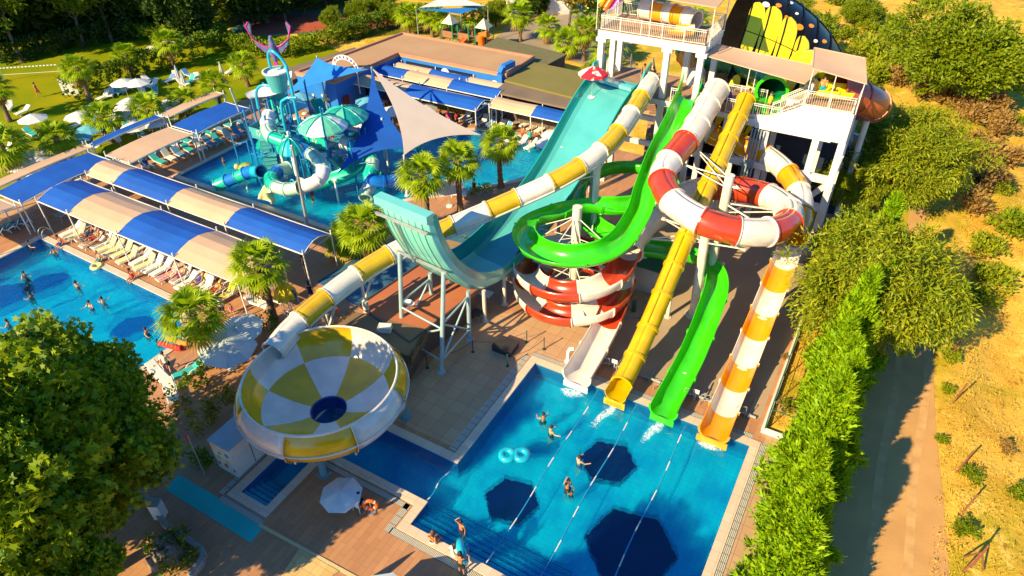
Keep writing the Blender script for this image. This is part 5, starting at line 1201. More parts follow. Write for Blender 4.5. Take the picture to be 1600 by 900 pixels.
    for k in range(14):
        x = -51+k*0.95; y = 37.2+2.6*math.sin(k*1.3)+k*0.35; mb = MB(); mb.rod((x, y, -0.5), (x, y, 3.5+1.6*abs(math.sin(k*2.0))), 0.07, 6); mb.rod((x, y, 2.6), (x+1.5, y+0.3, 3.1), 0.05, 6); B('steel_frame', mb, BL)
    for px, py in ((413, 300), (460, 318), (505, 312)):
        b = at(px, py, -0.5); mb = MB(); mb.tube(crom([b, (b.x, b.y, 1.3), (b.x+0.4, b.y, 2.0), (b.x+0.9, b.y, 1.6)], 5), 0.06, 6); B('spray_pipe', mb, G_CYA)
    # small turtle figure
    b = at(385, 263, 0.6); mb = MB(); mb.ball((b.x, b.y, 0.6), 0.75, 14, sc=(1, 1, 0.7)); B('turtle_shell', mb, mat('turtle_green', (0.18, 0.30, 0.03), (0.35, 0.38, 0.08), 3, 0.5, hard=True))
    mb = MB(); mb.ball((b.x-0.85, b.y-0.3, 0.7), 0.3, 10); 
    for s in (-1, 1): mb.ball((b.x-0.3, b.y+s*0.7, 0.2), 0.22, 8)
    B('turtle_head', mb, mat('turtle_skin', (0.45, 0.42, 0.18), rough=0.5))
aqua_tower()
def bird():
    q = at(427, 80, 9.6); org = tuple(q); t = thing('bird_figure', 'purple and green bird figure with raised wings on top of the bucket tower', 'statue', org)
    PU = mat('bird_purple', (0.20, 0.02, 0.30), (0.02, 0.25, 0.22), 3, 0.4); PK = mat('bird_pink', (0.6, 0.03, 0.25), rough=0.4)
    mb = MB(); mb.tube([q+Vector((0, 0, -0.9)), q+Vector((0, 0, 0)), q+Vector((0, 0, 0.8)), q+Vector((0, 0, 1.3)), q+Vector((0.3, -0.1, 1.45))], [0.18, 0.4, 0.28, 0.15, 0.04], 10); mb.build('body', PU, t, org)
    for s in (-1, 1):
        mb = MB(); d = Vector((RT.x, RT.y, 0)).normalized()*s; P = [q+Vector((0, 0, 0.3)), q+d*0.8+Vector((0, 0, 0.5)), q+d*1.6+Vector((0, 0, 1.1)), q+d*2.0+Vector((0, 0, 2.2)), q+d*1.7+Vector((0, 0, 2.6))]
        low = [q+Vector((0, 0, -0.2)), q+d*0.8+Vector((0, 0, -0.1)), q+d*1.4+Vector((0, 0, 0.5)), q+d*1.7+Vector((0, 0, 1.5)), q+d*1.6+Vector((0, 0, 2.4))]
        th = Vector((0.05, 0.08, 0)); vs = [a for a in P]+[a for a in low]+[a+th for a in P]+[a+th for a in low]
        mb.add(vs, [(i, i+1, 6+i, 5+i) for i in range(4)]+[(10+i, 15+i, 16+i, 11+i) for i in range(4)]+[(i, 10+i, 11+i, i+1) for i in range(4)]+[(5+i, 6+i, 16+i, 15+i) for i in range(4)]); mb.build('wing', PU, t, org)
        mb = MB(); mb.tube(P, 0.07, 6); mb.build('wing_edge', PK, t, org)
    mb = MB()
    for k in (-1, 0, 1): mb.tube([q+Vector((0, 0, -0.8)), q+Vector((0.25*k, 0, -1.4)), q+Vector((0.4*k, 0, -1.9))], 0.09, 6)
    mb.build('tail', PK, t, org)
bird()
# ================================================================ playground beyond the beige roof
def playground():
    q = at(692, 72, 0); org = tuple(q); t = thing('playground_tower', 'small wooden playground with green posts and an orange slide beyond the beige roof', 'playground', org)
    GP = mat('play_green_post', (0.02, 0.22, 0.10), rough=0.5); WD = mat('play_wood', (0.30, 0.13, 0.06), rough=0.7); OR = mat('play_orange', (0.8, 0.16, 0.02), rough=0.35)
    for i, (dx, dy) in enumerate(((0, 0), (2.4, 0.2), (5.0, 0.4))):
        x, y = q.x+dx, q.y+dy
        for sx in (0, 1.7):
            for sy in (0, 1.7):
                mb = MB(); mb.rod((x+sx, y+sy, 0), (x+sx, y+sy, 3.0), 0.1, 6); mb.build('post', GP, t, org)
        mb = MB(); mb.box((x+0.85, y+0.85, 1.3), (1.7, 1.7, 0.12)); mb.box((x+0.85, y, 1.7), (1.6, 0.06, 0.8)); mb.box((x, y+0.85, 1.7), (0.06, 1.6, 0.8)); mb.build('deck', WD, t, org)
        if i != 1:
            mb = MB(); mb.lathe([(1.25, 0), (0.0, 1.1)], (x+0.85, y+0.85, 3.0), 4, smooth=False, a0=PI/4, a1=PI/4+2*PI); mb.build('roof', mat('play_cream', (0.6, 0.55, 0.4), rough=0.6), t, org)
    P = crom([(q.x+4.0, q.y-0.2, 1.5), (q.x+3.8, q.y-1.2, 1.1), (q.x+4.3, q.y-2.2, 0.5), (q.x+5.0, q.y-2.7, 0.2)], 6); mb = MB(); sweep(mb, P, frames(P), prof_open(0.35, 0.05, 90, 8)); mb.build('slide', OR, t, org)
    mb = MB(); mb.tube([(q.x+6.2, q.y, 0.6), (q.x+6.2, q.y, 2.4), (q.x+7.2, q.y, 2.6)], 0.45, 10); mb.build('climbing_tube', OR, t, org)
    Z = 4.6
    a, b, c, d = at(650, 15, Z), at(720, 22, Z-0.8), at(762, 10, Z), at(700, -12, Z+0.3)
    sail('blue and white striped sail above the playground, front half', a, b, c, F_SBL, pull=0.25); sail('white sail above the playground, rear half', at(655, 12, Z+0.3), at(758, 9, Z+0.3), d, F_WHT, pull=0.25)
    for i, (s, px, py) in enumerate(((a, 640, 55), (b, 722, 75), (c, 762, 60))):
        mast('silver pole under the %s corner of the playground sails' % ('left', 'front', 'right')[i], (s.x, s.y, 0), (s.x, s.y, s.z), 0.07)
playground()
# ================================================================ foliage
def leaf_mat(name, c1, c2, trans=0.3, rough=0.55, island=0.75, scale=0.6):
    return mat(name, c1, c2, scale, rough, trans=trans, island=island, spec=0.25)
LEAF_PLANE = leaf_mat('plane_leaves', (0.030, 0.13, 0.004), (0.36, 0.42, 0.008))  # bright second tone puts the crown's sunlit bits into the leaf colour
LEAF_CYP = leaf_mat('cypress_sprays', (0.11, 0.27, 0.003), (0.36, 0.50, 0.005), 0.25)
LEAF_PEP = leaf_mat('pepper_tree_leaves', (0.12, 0.22, 0.005), (0.38, 0.36, 0.012), 0.3)
LEAF_GRN = leaf_mat('bushy_green_leaves', (0.09, 0.17, 0.003), (0.28, 0.32, 0.006), 0.3)
LEAF_DRK = leaf_mat('dark_conifer_leaves', (0.012, 0.050, 0.006), (0.07, 0.11, 0.008), 0.15)
LEAF_YEL = leaf_mat('yellowing_leaves', (0.34, 0.22, 0.015), (0.20, 0.19, 0.015), 0.35)
LEAF_HDG = leaf_mat('hedge_leaves', (0.04, 0.12, 0.006), (0.20, 0.26, 0.010), 0.25)
LEAF_PALM = leaf_mat('palm_fronds', (0.13, 0.27, 0.003), (0.44, 0.52, 0.006), 0.35)
LEAF_DRY = leaf_mat('dry_fronds', (0.36, 0.22, 0.06), (0.28, 0.16, 0.05), 0.3)
BARK = mat('grey_bark', (0.16, 0.12, 0.09), (0.10, 0.075, 0.055), 4, 0.9, bump=0.8, bscale=14)
PBARK = mat('palm_bark', (0.24, 0.15, 0.085), (0.13, 0.08, 0.05), 6, 0.95, bump=1.0, bscale=16)

def leaves_mesh(name, m, C, Rad, per, size, elong=2.0, up=0.0, droop=0.0, shape='kite', out=0.6, rng=None, jit=0.35, flat=0.0, center=None):
    """many small leaf faces round the clump centres C (radius Rad each)"""
    rng = rng or RNG; C = np.asarray(C, float); n = len(C)*per
    cc = np.repeat(C, per, 0); rr = np.repeat(np.asarray(Rad, float), per) if hasattr(Rad, '__len__') else Rad
    d = rng.normal(size=(n, 3)); d /= np.linalg.norm(d, axis=1)[:, None]
    rad = rng.random(n)**0.45
    p = cc+d*(rad*rr)[:, None]
    ctr = np.array(center) if center is not None else C.mean(0)
    o = p-ctr; o /= np.linalg.norm(o, axis=1)[:, None]+1e-9
    t = o*out+rng.normal(size=(n, 3))*0.7; t[:, 2] += up-droop; t /= np.linalg.norm(t, axis=1)[:, None]
    a = rng.normal(size=(n, 3)); a[:, 2] *= (1-flat); s = np.cross(t, a); s /= np.linalg.norm(s, axis=1)[:, None]+1e-9
    L = size*(1+jit*(rng.random(n)*2-1)); W = L/elong
    nn = np.cross(t, s)
    if shape == 'kite': U = [(0, 0, 0), (0.45, 0.5, 0.06), (1, 0, 0), (0.45, -0.5, 0.06)]
    elif shape == 'maple': U = [(0, 0.07, 0), (0.05, 0.5, 0.04), (0.35, 0.25, 0), (0.62, 0.62, 0.05), (0.62, 0.2, 0), (1, 0, 0.04), (0.62, -0.2, 0), (0.62, -0.62, 0.05), (0.35, -0.25, 0), (0.05, -0.5, 0.04), (0, -0.07, 0)]
    elif shape == 'spray': U = [(0, 0.06, 0), (0.3, 0.5, 0.1), (0.42, 0.2, 0), (0.7, 0.36, 0.08), (0.75, 0.1, 0), (1.1, 0, 0), (0.75, -0.1, 0), (0.7, -0.36, 0.08), (0.42, -0.2, 0), (0.3, -0.5, 0.1), (0, -0.06, 0)]
    k = len(U); V = np.empty((n, k, 3))
    for j, (u, v, w_) in enumerate(U): V[:, j] = p+t*(L*u)[:, None]+s*(W*v)[:, None]+nn*(L*w_)[:, None]
    me = bpy.data.meshes.new(name); me.vertices.add(n*k); me.vertices.foreach_set('co', V.ravel())
    me.loops.add(n*k); me.loops.foreach_set('vertex_index', np.arange(n*k, dtype=np.int32))
    me.polygons.add(n); me.polygons.foreach_set('loop_start', np.arange(0, n*k, k, dtype=np.int32)); me.polygons.foreach_set('loop_total', np.full(n, k, dtype=np.int32))
    me.materials.append(m); me.update(calc_edges=True); return me
def link(name, me, parent=None):
    o = bpy.data.objects.new(name, me); COL.objects.link(o)
    if parent is not None: o.parent = parent
    return o
def crown_centers(rx, ry, rz, z0, n, seed, lobes=5, inner=0.35, bottom=-0.5):
    g = np.random.default_rng(seed); L = []
    for _ in range(lobes):
        a = g.random()*2*PI; L.append((math.cos(a)*0.42, math.sin(a)*0.42, g.uniform(-0.15, 0.35), g.uniform(0.5, 0.75)))
    L.append((0, 0, 0.2, 0.72)); out = []
    while len(out) < n:
        l = L[g.integers(len(L))]; d = g.normal(size=3); d /= np.linalg.norm(d); q = (inner+(1-inner)*g.random()**0.5)*l[3]
        p = np.array([l[0]+d[0]*q, l[1]+d[1]*q, l[2]+d[2]*q])
        if p[2] > bottom: out.append((p[0]*rx, p[1]*ry, z0+p[2]*rz))
    return out
def trunk_mesh(h, r, seed, limbs=6, spread=2.5, top=None, lean=0.3):
    g = random.Random(seed); mb = MB(); P = [Vector((0, 0, -0.2))]
    for k in range(1, 6): P.append(Vector((lean*g.uniform(-1, 1)*k/5, lean*g.uniform(-1, 1)*k/5, h*k/5)))
    mb.tube(P, [r*1.3, r, r*0.9, r*0.8, r*0.68, r*0.5], 9)
    for k in range(limbs):
        a = 2*PI*k/limbs+g.uniform(-0.4, 0.4); b = P[3+k % 3]; Q = [b]
        for j in range(1, 5): Q.append(b+Vector((math.cos(a)*spread*j/4, math.sin(a)*spread*j/4, (top or h)*0.55*(j/4)**1.2))+Vector((g.uniform(-.2, .2), g.uniform(-.2, .2), 0)))
        mb.tube(Q, [r*0.5, r*0.38, r*0.28, r*0.18, r*0.07], 6)
        c = Q[2]; Q2 = [c, c+Vector((math.cos(a+0.8)*spread*0.3, math.sin(a+0.8)*spread*0.3, 0.6)), c+Vector((math.cos(a+0.9)*spread*0.6, math.sin(a+0.9)*spread*0.6, 1.5))]
        mb.tube(Q2, [r*0.24, r*0.16, r*0.05], 5)
    return mb.mesh('trunk', BARK)
def make_tree(name, label, loc, tm, cm, rz=0.0, sc=1.0, group=None, cat='tree'):
    t = thing(name, label, cat, loc, rz, group); t.scale = (sc, sc, sc) if not hasattr(sc, '__len__') else sc
    link('trunk', tm, t); link('crown', cm, t); return t

# --- big plane tree, lower left
ctr = []
g = np.random.default_rng(5)
while len(ctr) < 500:
    d = g.normal(size=3); d /= np.linalg.norm(d); q = 0.45+0.55*g.random()**0.6
    a = math.atan2(d[1], d[0]); wob = 1+0.12*math.sin(3*a+1)+0.10*math.sin(5*a+d[2]*4)
    p = (d[0]*q*wob*5.2, d[1]*q*wob*5.9, 6.2+d[2]*q*4.4)
    if p[2] > 2.2: ctr.append(p)
pm = leaves_mesh('plane_crown', LEAF_PLANE, ctr, 0.82, 135, 0.225, 0.95, up=0.15, shape='maple', out=0.5, rng=g, center=(0, 0, 5))
make_tree('plane_tree', 'large broadleaved tree with star shaped leaves filling the lower left corner', (-28.7, 6.2, 0), trunk_mesh(5.0, 0.32, 3, 8, 3.6, 7.5), pm)
# trees whose crowns stand just outside the lower edge of the photograph and shade the pool deck
ctr2 = crown_centers(3.6, 3.4, 3.2, 7.6, 260, 21, bottom=-0.7)
pm2 = leaves_mesh('small_plane_crown', LEAF_PLANE, ctr2, 0.62, 120, 0.22, 0.95, up=0.15, shape='maple', center=(0, 0, 6.5)); tm2 = trunk_mesh(6.0, 0.24, 8, 6, 2.4, 7)
for (x, y, s, lab) in ((-25.6, 4.6, 1.3, 'tall broadleaved tree at the left edge overlapping the star leaved one'), (-25.0, 1.6, 1.0, 'broadleaved tree in the very corner, lower left edge of the photo'), (at(95, 905, 4.5).x, at(95, 905, 4.5).y, 0.72, 'small broadleaved tree at the lower edge below the large one'), (-9.0, 2.6, 1.0, 'broadleaved tree just beyond the lower edge, below the swimmers'), (-3.6, 3.6, 0.9, 'broadleaved tree just beyond the lower edge, below the pool corner')):
    make_tree('plane_tree', lab, (x, y, 0), tm2, pm2, x, s)

# --- cypress row on the right
def cypress_mesh(seed, h=8.2, r=1.5, n=620, per=20):
    g = np.random.default_rng(seed); C = []; 
    while len(C) < n:
        u = g.random()**0.8; z = 0.2+u*(h-0.5); a = g.random()*2*PI; rr = r*min(1, (1-u)*1.25)**0.95*(0.5+0.5*g.random())*(1+0.22*math.sin(a*3+z*1.6)); C.append((rr*math.cos(a), rr*math.sin(a), z))
    return leaves_mesh('cypress_crown', LEAF_CYP, C, 0.20, per, 0.44, 3.2, up=1.1, shape='spray', out=0.75, rng=g, center=(0, 0, h*0.35))
cyp = [cypress_mesh(k) for k in (31, 32, 33)]
mb = MB(); mb.tube([(0, 0, -0.1), (0, 0, 3), (0.05, 0, 6.6)], [0.16, 0.12, 0.03], 8); ctm = mb.mesh('cypress_trunk', BARK)
ys = [9.4, 11.6, 13.7, 16.0, 18.2, 20.6, 22.7, 25.1, 27.4, 29.8, 32.1, 34.5, 37.0, 40.0, 43.0]
for i, y in enumerate(ys):
    s = 0.84+0.32*((i*37 % 10)/10)
    make_tree('cypress_tree', 'bright green cypress by the earth road, %s of its row from the bottom' % od(i), (2.1+0.25*math.sin(i*1.7)+(0.4 if y > 36 else 0), y, 0), ctm, cyp[i % 3], i*1.9, (s*1.02, s*1.02, s*(min(1.0, 0.66+max(0, y-9)*0.02))), 'cypresses along the road')

# --- broad trees on the right
pepC = crown_centers(1, 1, 1, 0, 420, 41, 7); pepC = [(x*6.2, y*6.0, 4.6+z*4.7) for x, y, z in pepC]
pep = leaves_mesh('pepper_crown', LEAF_PEP, pepC, 0.85, 105, 0.38, 4.0, droop=0.55, shape='kite', out=0.5, center=(0, 0, 3.5))
pept = trunk_mesh(3.4, 0.3, 11, 8, 4.0, 6.0)
grnC = crown_centers(1, 1, 1, 0, 420, 43, 6, bottom=-0.75); grnC = [(x*6.4, y*6.2, 5.0+z*5.4) for x, y, z in grnC]
grn = leaves_mesh('bushy_crown', LEAF_GRN, grnC, 0.8, 70, 0.40, 2.2, up=0.2, shape='kite', out=0.6, center=(0, 0, 4))
grnt = trunk_mesh(3.0, 0.32, 12, 7, 3.5, 6)
def tr(kind, px, py, s, lab, z=0, rz=None, group=None):
    q = at(px, py, z); q.z = 0
    tm, cm, nm = {'pep': (pept, pep, 'pepper_tree'), 'grn': (grnt, grn, 'bushy_tree')}[kind]
    return make_tree(nm, lab, q, tm, cm, rz if rz is not None else px*0.7, s, group)
tr('pep', 1390, 448, (0.88, 0.95, 0.95), 'feathery olive green tree hanging over the upper end of the earth road', 5)
tr('pep', 1415, 245, (0.9, 0.9, 0.9), 'feathery olive green tree right of the slide tower', 4.5, 2.0)
tr('grn', 1508, 78, (1.15, 1.15, 1.0), 'huge round green tree alone in the dry field, top right', 5.5)
tr('grn', 1262, 40, (0.6, 0.6, 0.55), 'green tree behind the black funnel slide', 4, 1.0)
tr('pep', 1235, 8, (0.6, 0.6, 0.6), 'light olive tree at the top edge right of the slide tower', 4, 3.0)
tr('grn', 1345, 18, (0.45, 0.45, 0.4), 'small round tree near the top edge above the dry field', 2)
tr('pep', 1345, 170, (0.42, 0.42, 0.5), 'small bush pressed against the red tube beside the tower', 2, 5)
tr('grn', 1335, 395, (0.5, 0.5, 0.62), 'green tree between the tower legs and the feathery trees', 3, 2)
tr('pep', 1320, 300, (0.45, 0.45, 0.55), 'yellowing bush by the white legs of the tower', 2, 4)

# --- palms
def palm_crown(seed, n=34, L=1.0, fan=0.85, dry=6):
    g = random.Random(seed); mb = MB()
    for k in range(n+dry):
        d_ = k >= n
        a = k*2.399+g.uniform(-0.2, 0.2); el = (R(80)-R(115)*((k+1)/n)**0.9) if not d_ else R(-52-g.uniform(0, 25))
        L1 = L*(0.75+0.25*g.random())*(0.75 if k < 5 else 1)
        d = Vector((math.cos(a)*math.cos(el), math.sin(a)*math.cos(el), math.sin(el))); s = Vector((-math.sin(a), math.cos(a), 0)); u = s.cross(d)*-1
        if u.z < 0: u = -u
        mi = 1 if d_ else 0
        base = Vector((0, 0, 0)); tip = base+d*L1-Vector((0, 0, 0.12*L1)); mb.add([base-s*0.025, base+s*0.025, tip+s*0.015, tip-s*0.015], [(0, 1, 2, 3)], mi)
        nb = 15; roll = g.uniform(-0.5, 0.5); s2 = s*math.cos(roll)+u*math.sin(roll)
        for j in range(nb):
            b = R(-100+200*j/(nb-1)); dd = (d*math.cos(b)+s2*math.sin(b)); Lb = fan*(0.78+0.22*math.cos(b))*(0.85+0.3*g.random()); w_ = dd.cross(u).normalized()*0.052
            m1 = tip+dd*Lb*0.55+u*0.02; e = tip+dd*Lb-Vector((0, 0, Lb*Lb*0.30+0.05*g.random())); mb.add([tip-w_*0.3, tip+w_*0.3, m1+w_, m1-w_, e], [(0, 1, 2, 3), (3, 2, 4)], mi)
    return mb
PC = [palm_crown(s).mesh('palm_crown', [LEAF_PALM, LEAF_DRY]) for s in (1, 2, 3)]
def palm_trunk(h):
    mb = MB(); n = int(h/0.16); P = [(0.10*math.sin(k*0.2), 0, h*k/n) for k in range(n+1)]; rr = [0.22+0.035*(k % 2)+0.10*max(0, 1-k*0.16/0.6)+(0.07 if k > n-4 else 0) for k in range(n+1)]
    mb.tube(P, rr, 9); return mb.mesh('palm_trunk', PBARK)
PT = palm_trunk(3.0)
def palm(bpx, bpy, tpx, tpy, lab, s=1.0, i=0):
    b = at(bpx, bpy, 0)
    # height from where the head shows above the base
    best = min((abs(((Vector((b.x, b.y, z))-cam.matrix_world.translation).dot(UP)/(Vector((b.x, b.y, z))-cam.matrix_world.translation).dot(FW))*FPX-(450-tpy)), z) for z in np.arange(1, 9, 0.1))[1]
    t = thing('palm_tree', lab, 'palm tree', tuple(b), i*1.3, 'fan palms round the pools')
    o = link('trunk', PT, t); o.scale = (1, 1, best/3.0); c = link('crown', PC[i % 3], t); c.location = (0.10*math.sin(3.6), 0, best); s *= 1.27; c.scale = (s, s, s*0.95); c.rotation_euler = (0.12*math.sin(i*2), 0.1*math.cos(i*3), i)
PL = [((575, 402), (562, 352), 'palm with the widest head, just left of the half pipe wall', 1.15), ((668, 352), (660, 270), 'palm in front of the play pool, nearest the low corner of the cream sail', 1.05), ((720, 332), (712, 248), 'palm between two others at the end of the play pool', 1.0), ((783, 292), (783, 222), 'palm standing by the curved right end of the play pool', 1.0),
      ((330, 572), (300, 490), 'palm by the turquoise lounger at the right edge of the left pool', 1.05), ((428, 500), (400, 410), 'palm next to the yellow lifeguard parasol', 1.05), ((140, 157), (118, 105), 'palm at the left end of the garden hedge', 1.0), ((208, 120), (197, 84), 'palm rising out of the middle of the garden hedge', 0.95), ((275, 110), (262, 63), 'palm at the right end of the garden hedge', 1.0),
      ((388, 135), (383, 98), 'palm behind the wide blue canopy', 0.95), ((345, 170), (340, 128), 'palm left of the wide blue canopy', 0.95), ((15, 190), (0, 135), 'palm cut by the left edge on the lawn', 1.0), ((32, 290), (2, 225), 'palm at the left edge beside the closed parasols', 1.25), ((108, 262), (88, 213), 'palm among the white parasols in the loungers garden', 1.1),
      ((175, 222), (163, 182), 'palm behind the narrow blue strip canopy', 1.05), ((243, 208), (233, 168), 'palm in the thick of the white parasols', 1.05), ((296, 190), (288, 155), 'palm by the far end of the narrow strip canopy', 0.95), ((640, 55), (630, 20), 'tall palm at the far corner of the beige roof', 1.1), ((676, 58), (672, 22), 'palm under the playground sail', 1.0), ((690, 60), (745, 30), 'palm behind the playground', 0.9),
      ((812, 65), (812, 20), 'palm right of the playground', 1.15), ((855, 68), (850, 40), 'palm behind the dark olive roof', 1.0), ((885, 92), (882, 62), 'palm right of the dark olive roof', 1.1), ((925, 160), (918, 118), 'low palm under the red parasol', 1.1), ((918, 60), (915, 20), 'palm left of the upper tower deck', 1.3), ((950, 100), (925, 75), 'palm behind the left columns of the tower', 1.3), ((912, 95), (895, 45), 'palm between the yellowing tree and the tower', 1.1), ((1078, 85), (1075, 30), 'palm seen behind the upper deck of the tower', 1.1), ((740, 55), (738, 22), 'palm by the blue panels behind the playground', 1.0), ((545, 395), (535, 372), 'shorter palm tucked behind the widest palm', 0.9)]
for i, (b, t_, lab, s) in enumerate(PL): palm(b[0], b[1], t_[0], t_[1], lab, s, i)

# --- background woods, hedges
drkC = [(x*3.2, y*3.2, 4.0+z*4.8) for x, y, z in crown_centers(1, 1, 1, 0, 260, 51, 6, bottom=-0.9)]
drk = leaves_mesh('dark_crown', LEAF_DRK, drkC, 0.8, 42, 0.55, 2.2, up=0.5, out=0.6, center=(0, 0, 3)); drkt = trunk_mesh(4.0, 0.2, 14, 5, 1.8, 5)
litC = [(x*3.0, y*3.0, 6.5+z*4.0) for x, y, z in crown_centers(1, 1, 1, 0, 130, 53, 5, bottom=-0.7)]
lit = leaves_mesh('light_crown', LEAF_GRN, litC, 0.7, 40, 0.45, 3.0, droop=0.2, out=0.5, center=(0, 0, 5)); litt = trunk_mesh(5.5, 0.18, 15, 5, 1.6, 4)
k = 0
for (px, py, kind, s) in ((35, 96, 'l', 1.0), (132, 74, 'l', 0.85), (176, 66, 'l', 0.95), (8, 40, 'd', 1.35), (50, 58, 'd', 1.3), (90, 46, 'd', 1.4), (128, 50, 'd', 1.4), (165, 40, 'd', 1.4), (205, 44, 'd', 1.3), (240, 40, 'd', 1.3), (278, 46, 'd', 1.1), (20, 5, 'd', 1.5), (75, 2, 'd', 1.5), (140, 0, 'd', 1.5), (200, 4, 'd', 1.5), (262, 8, 'd', 1.3),
                          (292, 36, 'l', 1.1), (316, 40, 'l', 1.25), (348, 34, 'g', 1.1), (385, 42, 'd', 1.0), (418, 36, 'd', 1.0), (446, 34, 'd', 0.85), (476, 20, 'd', 0.85), (510, 10, 'd', 0.85), (545, 2, 'd', 0.85), (330, 5, 'g', 1.3), (370, 8, 'd', 1.2), (410, 0, 'd', 1.2), (450, -6, 'd', 1.2), (500, -10, 'd', 1.2), (560, -16, 'd', 1.2), (620, -14, 'd', 1.1), (660, -20, 'g', 1.1), (-10, 90, 'd', 1.2), (300, 75, 'd', 0.8), (560, 36, 'g', 0.42), (596, 26, 'g', 0.45), (618, 42, 'g', 0.4), (660, 40, 'g', 0.4), (775, 40, 'g', 0.45), (520, 44, 'g', 0.35), (20, 84, 'd', 1.0), (62, 76, 'd', 1.05), (104, 66, 'd', 1.05), (150, 58, 'd', 1.0), (192, 52, 'd', 1.0), (228, 54, 'd', 0.9), (0, 62, 'd', 1.2), (110, 20, 'd', 1.4), (175, 15, 'd', 1.3), (235, 20, 'd', 1.2),):
    q = at(px, py, 0); tm, cm = {'d': (drkt, drk), 'l': (litt, lit), 'g': (grnt, grn)}[kind]
    ss = s*(0.8 if kind == 'g' else 1.35)
    make_tree('woodland_tree', {'d': 'dark evergreen of the garden wood, %s in the wood', 'l': 'slim light leaved tree before the wood, %s in the wood', 'g': 'broad green tree edging the wood, %s in the wood'}[kind] % od(k), q, tm, cm, k*1.7, ss, 'trees of the wood behind the garden'); k += 1
def hedge(label, pts, w_, h, m=LEAF_HDG, dens=26, name='hedge', size=0.3):
    P = [at(*p) if len(p) == 2 else Vector(p) for p in pts]; C = []
    for a, b in zip(P, P[1:]):
        L = (b-a).length; d = (b-a).normalized(); nn = Vector((-d.y, d.x, 0))
        for _ in range(int(L*w_*h*2.6)+4):
            e = random.uniform(-1, 1); q = a+d*random.random()*L+nn*e*w_/2
            C.append((q.x, q.y, random.choice((random.uniform(0.2, h*0.85), h*random.uniform(0.8, 1.02)))))
    o0 = P[0]; C = [(x-o0.x, y-o0.y, z) for x, y, z in C]
    me = leaves_mesh(name, m, C, 0.38, dens, size, 1.8, up=0.4, center=tuple(np.mean(C, 0)-np.array([0, 0, h])))
    o = link(name, me); o.location = o0; return tag(o, label, 'hedge', kind='stuff' if name in ('shrub_bed', 'shrub_island') else None)
hedge('tall clipped hedge in the lawn behind the parasols', [(118, 158), (150, 140), (215, 122), (330, 84), (352, 70)], 2.2, 2.6)
hedge('dark hedge along the far edge of the lawn under the wood', [(0, 103), (90, 84), (170, 66), (215, 60)], 2.0, 2.6, LEAF_DRK)
hedge('loose light green hedge along the tennis court', [(212, 58), (262, 68), (320, 62), (345, 70), (420, 92), (470, 84), (520, 68), (560, 56)], 2.6, 1.8, LEAF_GRN)
hedge('dark bushes between the court and the beige roof', [(530, 66), (560, 58), (600, 44), (640, 34)], 2.4, 2.4, LEAF_HDG)
hedge('clipped low hedge between the left pool and the bowl', [(262, 660), (330, 590), (395, 530), (432, 508)], 1.3, 1.1, LEAF_HDG, 40, size=0.2)
hedge('loose yellow green bushes left of the bowl', [(300, 690), (330, 655), (365, 618)], 1.5, 1.0, leaf_mat('golden_shrub_leaves', (0.22, 0.20, 0.012), (0.36, 0.26, 0.02), 0.3), 34, size=0.22, name='shrub_bed')
hedge('green bush in the planter by the white cabin', [(305, 722), (322, 735), (332, 722)], 0.8, 0.9, LEAF_HDG, 34, size=0.2, name='planter_bush')
hedge('dark bushes in the corner bed below the big tree', [(235, 880), (262, 850), (285, 880), (290, 910)], 1.4, 0.8, LEAF_HDG, 34, size=0.2, name='corner_bush')
hedge('green shrubs between the carpet and the snack bar terrace', [(640, 452), (700, 408), (730, 380)], 0.6, 0.6, LEAF_HDG, 30, size=0.18, name='shrub_strip')
hedge('small shrub island on the paving by the palms', [(735, 315), (752, 300), (765, 308)], 0.9, 0.9, LEAF_HDG, 26, size=0.2, name='shrub_island')
def bush(loc, s, m, lab, seed):
    C = [(x*1.0, y*1.0, 0.55+z*0.8) for x, y, z in crown_centers(1, 1, 1, 0, 30, seed, 3, bottom=-0.6)]
    return leaves_mesh('bush_leaves', m, C, 0.32, 30, 0.26, 2.2, up=0.4, center=(0, 0, 0.2))
bg_ = [bush(0, 1, LEAF_GRN, '', 61), bush(0, 1, LEAF_PEP, '', 62), bush(0, 1, LEAF_DRY, '', 63)]
BUS = [(1290, 45, 1.6, 0), (1325, 62, 1.4, 0), (1335, 30, 1.5, 0), (1368, 28, 1.3, 0), (1385, 70, 1.7, 0), (1395, 50, 1.8, 0), (1375, 85, 1.3, 0), (1412, 78, 1.4, 0), (1403, 96, 1.2, 0), (1350, 50, 1.3, 1), (1345, 95, 2.2, 1), (1375, 110, 1.9, 1), (1390, 125, 1.6, 1), (1340, 10, 2.0, 0), (1300, 5, 2.4, 0), (1440, 5, 2.0, 0), (1360, 130, 1.8, 1), (1410, 135, 1.8, 2), (1440, 150, 1.4, 2),
       (1540, 175, 2.0, 2), (1510, 190, 1.6, 2), (1555, 205, 1.9, 2), (1530, 255, 2.0, 2), (1545, 300, 1.8, 2), (1520, 330, 1.6, 2), (1570, 245, 1.6, 2), (1558, 300, 0.9, 1), (1580, 360, 1.5, 0), (1598, 365, 1.3, 0), (1516, 745, 0.75, 0), (1505, 830, 0.8, 0), (1478, 610, 0.6, 1), (1470, 690, 0.5, 0), (1597, 770, 0.8, 0), (1545, 395, 1.3, 1), (1560, 440, 1.4, 1), (1530, 470, 1.1, 1), (1480, 560, 0.9, 1), (1570, 700, 0.7, 2), (1370, 260, 1.2, 1), (1590, 130, 1.6, 1), (1585, 190, 1.1, 0), (1470, 160, 1.3, 2), (1490, 170, 1.2, 2), (1340, 140, 1.4, 1), (1365, 160, 1.3, 2), (1235, 640, 0.7, 1), (1228, 560, 0.5, 2)]
